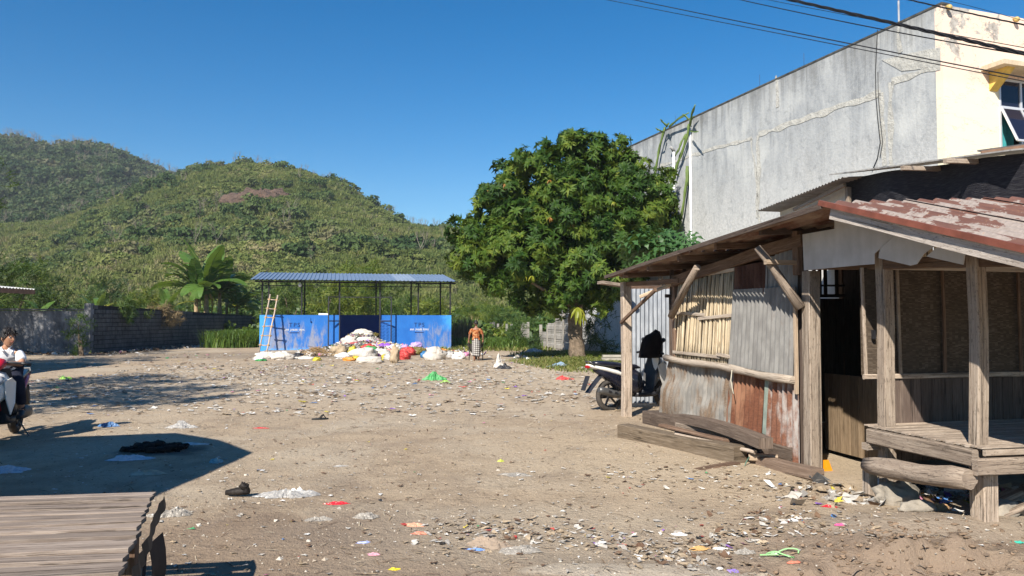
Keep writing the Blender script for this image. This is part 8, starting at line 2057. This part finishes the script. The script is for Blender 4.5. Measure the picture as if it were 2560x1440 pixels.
# sandals, dustpan
def sandal(u, v, label, rot):
    p = on_ground(u, v); t = thing('sandal', label, 'sandal', p, rot); bl = m_plain('black_rubber', (0.02, 0.02, 0.02), .6); mb = MB()
    out = [(.13 * math.cos(a), .045 * math.sin(a) * (1 + .25 * math.cos(a)), 0.0) for a in np.linspace(0, 6.283, 18)[:-1]]
    mb.prism(out, (0, 0, .022)); mb.build('sole', bl, t); mb = MB(); mb.tube([(.0, .045, .02), (.03, .035, .06), (.05, 0, .075), (.03, -.035, .06), (0, -.045, .02)], .012, 7); mb.tube([(.05, 0, .075), (.09, 0, .02)], .008, 6); mb.build('strap', bl, t)
sandal(800, 1049, 'black rubber sandal lying on the open ground beyond the big shadow', .3)
def glove():
    p = on_ground(595, 1243); t = thing('old_shoe', 'charred black crumpled shoe left of the large translucent bag', 'shoe', p, -.1); bl = m_plain('charred_leather', (0.018, 0.014, 0.012), .6, var=.5, bump=.9)
    mb = MB(); mb.tube([(-.11, 0, .03), (-.04, 0, .035), (.03, 0, .045), (.10, .0, .05)], [.022, .034, .038, .03], 10, lump=.5); mb.build('shoe_body', bl, t)
    mb = MB(); mb.blob((.06, .0, .085), (.04, .03, .035), 10, 7, .9, 2.6); mb.build('tongue', bl, t)
glove()
def dustpan():
    p = on_ground(2063, 1178); t = thing('dustpan', 'orange plastic scoop with a red handle by the stall post', 'scoop', p, .4); og = m_plain('bright_orange_plastic', (0.75, 0.27, 0.01), .35, .4, var=.08)
    mb = MB(); A = [(-.05, -.05, 0), (.05, -.05, 0), (.05, .05, 0), (-.05, .05, 0)]; B = [(-.03, -.03, .11), (.02, -.03, .11), (.02, .03, .10), (-.03, .03, .10)]
    for i in range(4):
        j = (i + 1) % 4
        mb.quad(A[i], A[j], B[j], B[i])
    mb.quad(*B); mb.build('scoop', og, t)
    mb = MB(); mb.tube([(-.03, 0, .06), (-.13, .02, .06)], .01, 7); mb.build('handle', m_plain('red_plastic', (0.45, 0.05, 0.05), .4), t)
dustpan()
mb = MB()
for k in range(90):
    a = rnd.uniform(0, 6.28); r_ = rnd.random() ** .6; p = Vector((math.cos(a) * r_ * .36, math.sin(a) * r_ * .26, rnd.uniform(0, .04) + .05 * (1 - r_))); s_ = rnd.uniform(.015, .05); mb.blob(p, (s_ * 1.6, s_, s_ * .7), 6, 5, .8, 2.5)
p = on_ground(392, 1128); o = mb.build('burnt_rubbish', m_plain('charcoal', (0.008, 0.008, 0.008), .95, bump=.9)); o.location = p; tag(o, 'heap of black burnt rubbish in the big shadow', 'ash heap', kind='stuff')
# stacked slabs by the bank
for k in range(3):
    p = gnd(1535, 915); mb = MB(); mb.box((-.42 + k * .03, 0, 0), (.4, 0, 0), .35, .085, bev=.01); o = mb.build('concrete_slab', m_plain('slab_concrete', (0.33, 0.30, 0.25), .9, var=.25, bump=.5)); o.location = (p.x, p.y + .2, .12 + k * .10); tag(o, ('lowest slab of the small stack behind the scooter', 'middle slab of the small stack behind the scooter', 'topmost slab of the small stack behind the scooter')[k], 'slab', 'stacked slabs')
# dark pipe or trough behind the bank, hedge of bags
film('bag_heap', 'shaded heap of grey bags under the tree by the fence', 1335, 890, 1.3, .8, .45, m_film('shade_grey_film', (0.4, 0.42, 0.46), 1.0), 60)
film('white_foam', 'small white foam block at the shade edge under the tree', 1321, 904, .22, .16, .16, m_plain('white_foam', (0.8, 0.8, 0.78), .7), 61, 'foam block', lump=.1)
film('pink_bag', 'pink bag at the foot of the tall grass', 618, 853, .7, .5, .32, m_bag('pink'), 62)
film('lime_bag', 'lime green bag at the left in front of the dark wall', 165, 947, .34, .22, .12, m_plain('lime_film', (0.25, 0.45, 0.08), .4), 63)

# ---------- overhead cables ----------
cb = m_plain('cable_black', (0.012, 0.012, 0.014), .6, bump=0)
def cable(label, pts, r, Yl=13.0, Yr=7.5, twist=False):
    u = [p[0] for p in pts]; v = [p[1] for p in pts]; co = np.polyfit(u, v, min(2, len(u) - 1)); P = []
    for k in range(25):
        uu = u[0] - 500 + (u[-1] + 400 - u[0] + 500) * k / 24; t = (uu - u[0]) / (u[-1] - u[0]); P.append(at(uu, float(np.polyval(co, uu)), 1 / ((1 - t) / Yl + t / Yr) if -1 < t < 1.6 else Yr))
    o0 = P[12].copy(); mb = MB()
    if twist:
        L = 220
        for ph in (0, 2.1, 4.2):
            Q = []
            for k in range(L):
                t = k / (L - 1) * 24; i = min(23, int(t)); q = P[i].lerp(P[i + 1], t - i); a = k * .38 + ph; Q.append(q - o0 + Vector((0, math.cos(a), math.sin(a))) * r * .62)
            mb.tube(Q, r * .55, 5)
    else: mb.tube([p - o0 for p in P], r, 6)
    o = mb.build('overhead_cable', cb); o.location = o0; tag(o, label, 'cable', 'overhead cables'); 
cable('thick twisted black cable bundle crossing the top right', [(1975, 0), (2118, 31), (2251, 60), (2384, 96), (2560, 133)], .020, 11, 7.5, True)
cable('long lower cable of the close pair running from the top middle', [(1540, 4), (2118, 117), (2560, 203)], .0055)
cable('upper cable of the close pair running from the top middle', [(1587, 0), (2109, 106), (2560, 194)], .0075)
cable('cable between the close pair and the thick bundle', [(1853, 0), (2073, 47), (2560, 137)], .0075)
cable('thin cable touching the thick bundle from above', [(1922, 0), (2296, 71), (2560, 119)], .0045)
cable('twisted thin cable nearest the top right corner', [(2275, 0), (2400, 28), (2560, 62)], .008, 9, 7.5, True)
cable('finest wire over the peach wall', [(2340, -5), (2440, 19), (2560, 52)], .003, 9, 7.5)

# ---------- thin haze ----------
def haze():
    mb = MB(); x0, x1, y0, y1, z0, z1 = -470, 480, -60, 660, -4, 112
    for q in (((x0, y0, z0), (x0, y1, z0), (x1, y1, z0), (x1, y0, z0)), ((x0, y0, z1), (x1, y0, z1), (x1, y1, z1), (x0, y1, z1)), ((x0, y0, z0), (x1, y0, z0), (x1, y0, z1), (x0, y0, z1)), ((x1, y0, z0), (x1, y1, z0), (x1, y1, z1), (x1, y0, z1)), ((x1, y1, z0), (x0, y1, z0), (x0, y1, z1), (x1, y1, z1)), ((x0, y1, z0), (x0, y0, z0), (x0, y0, z1), (x0, y1, z1))): mb.quad(*q)
    m = bpy.data.materials.new('haze_air'); m.use_nodes = True; nt = m.node_tree; nt.nodes.clear(); o_ = nt.nodes.new('ShaderNodeOutputMaterial'); v = nt.nodes.new('ShaderNodeVolumePrincipled')
    v.inputs['Color'].default_value = (0.80, 0.88, 1.0, 1); v.inputs['Density'].default_value = 0.00026; nt.links.new(v.outputs[0], o_.inputs['Volume'])
    o = mb.build('haze', m); tag(o, kind='stuff')
haze()
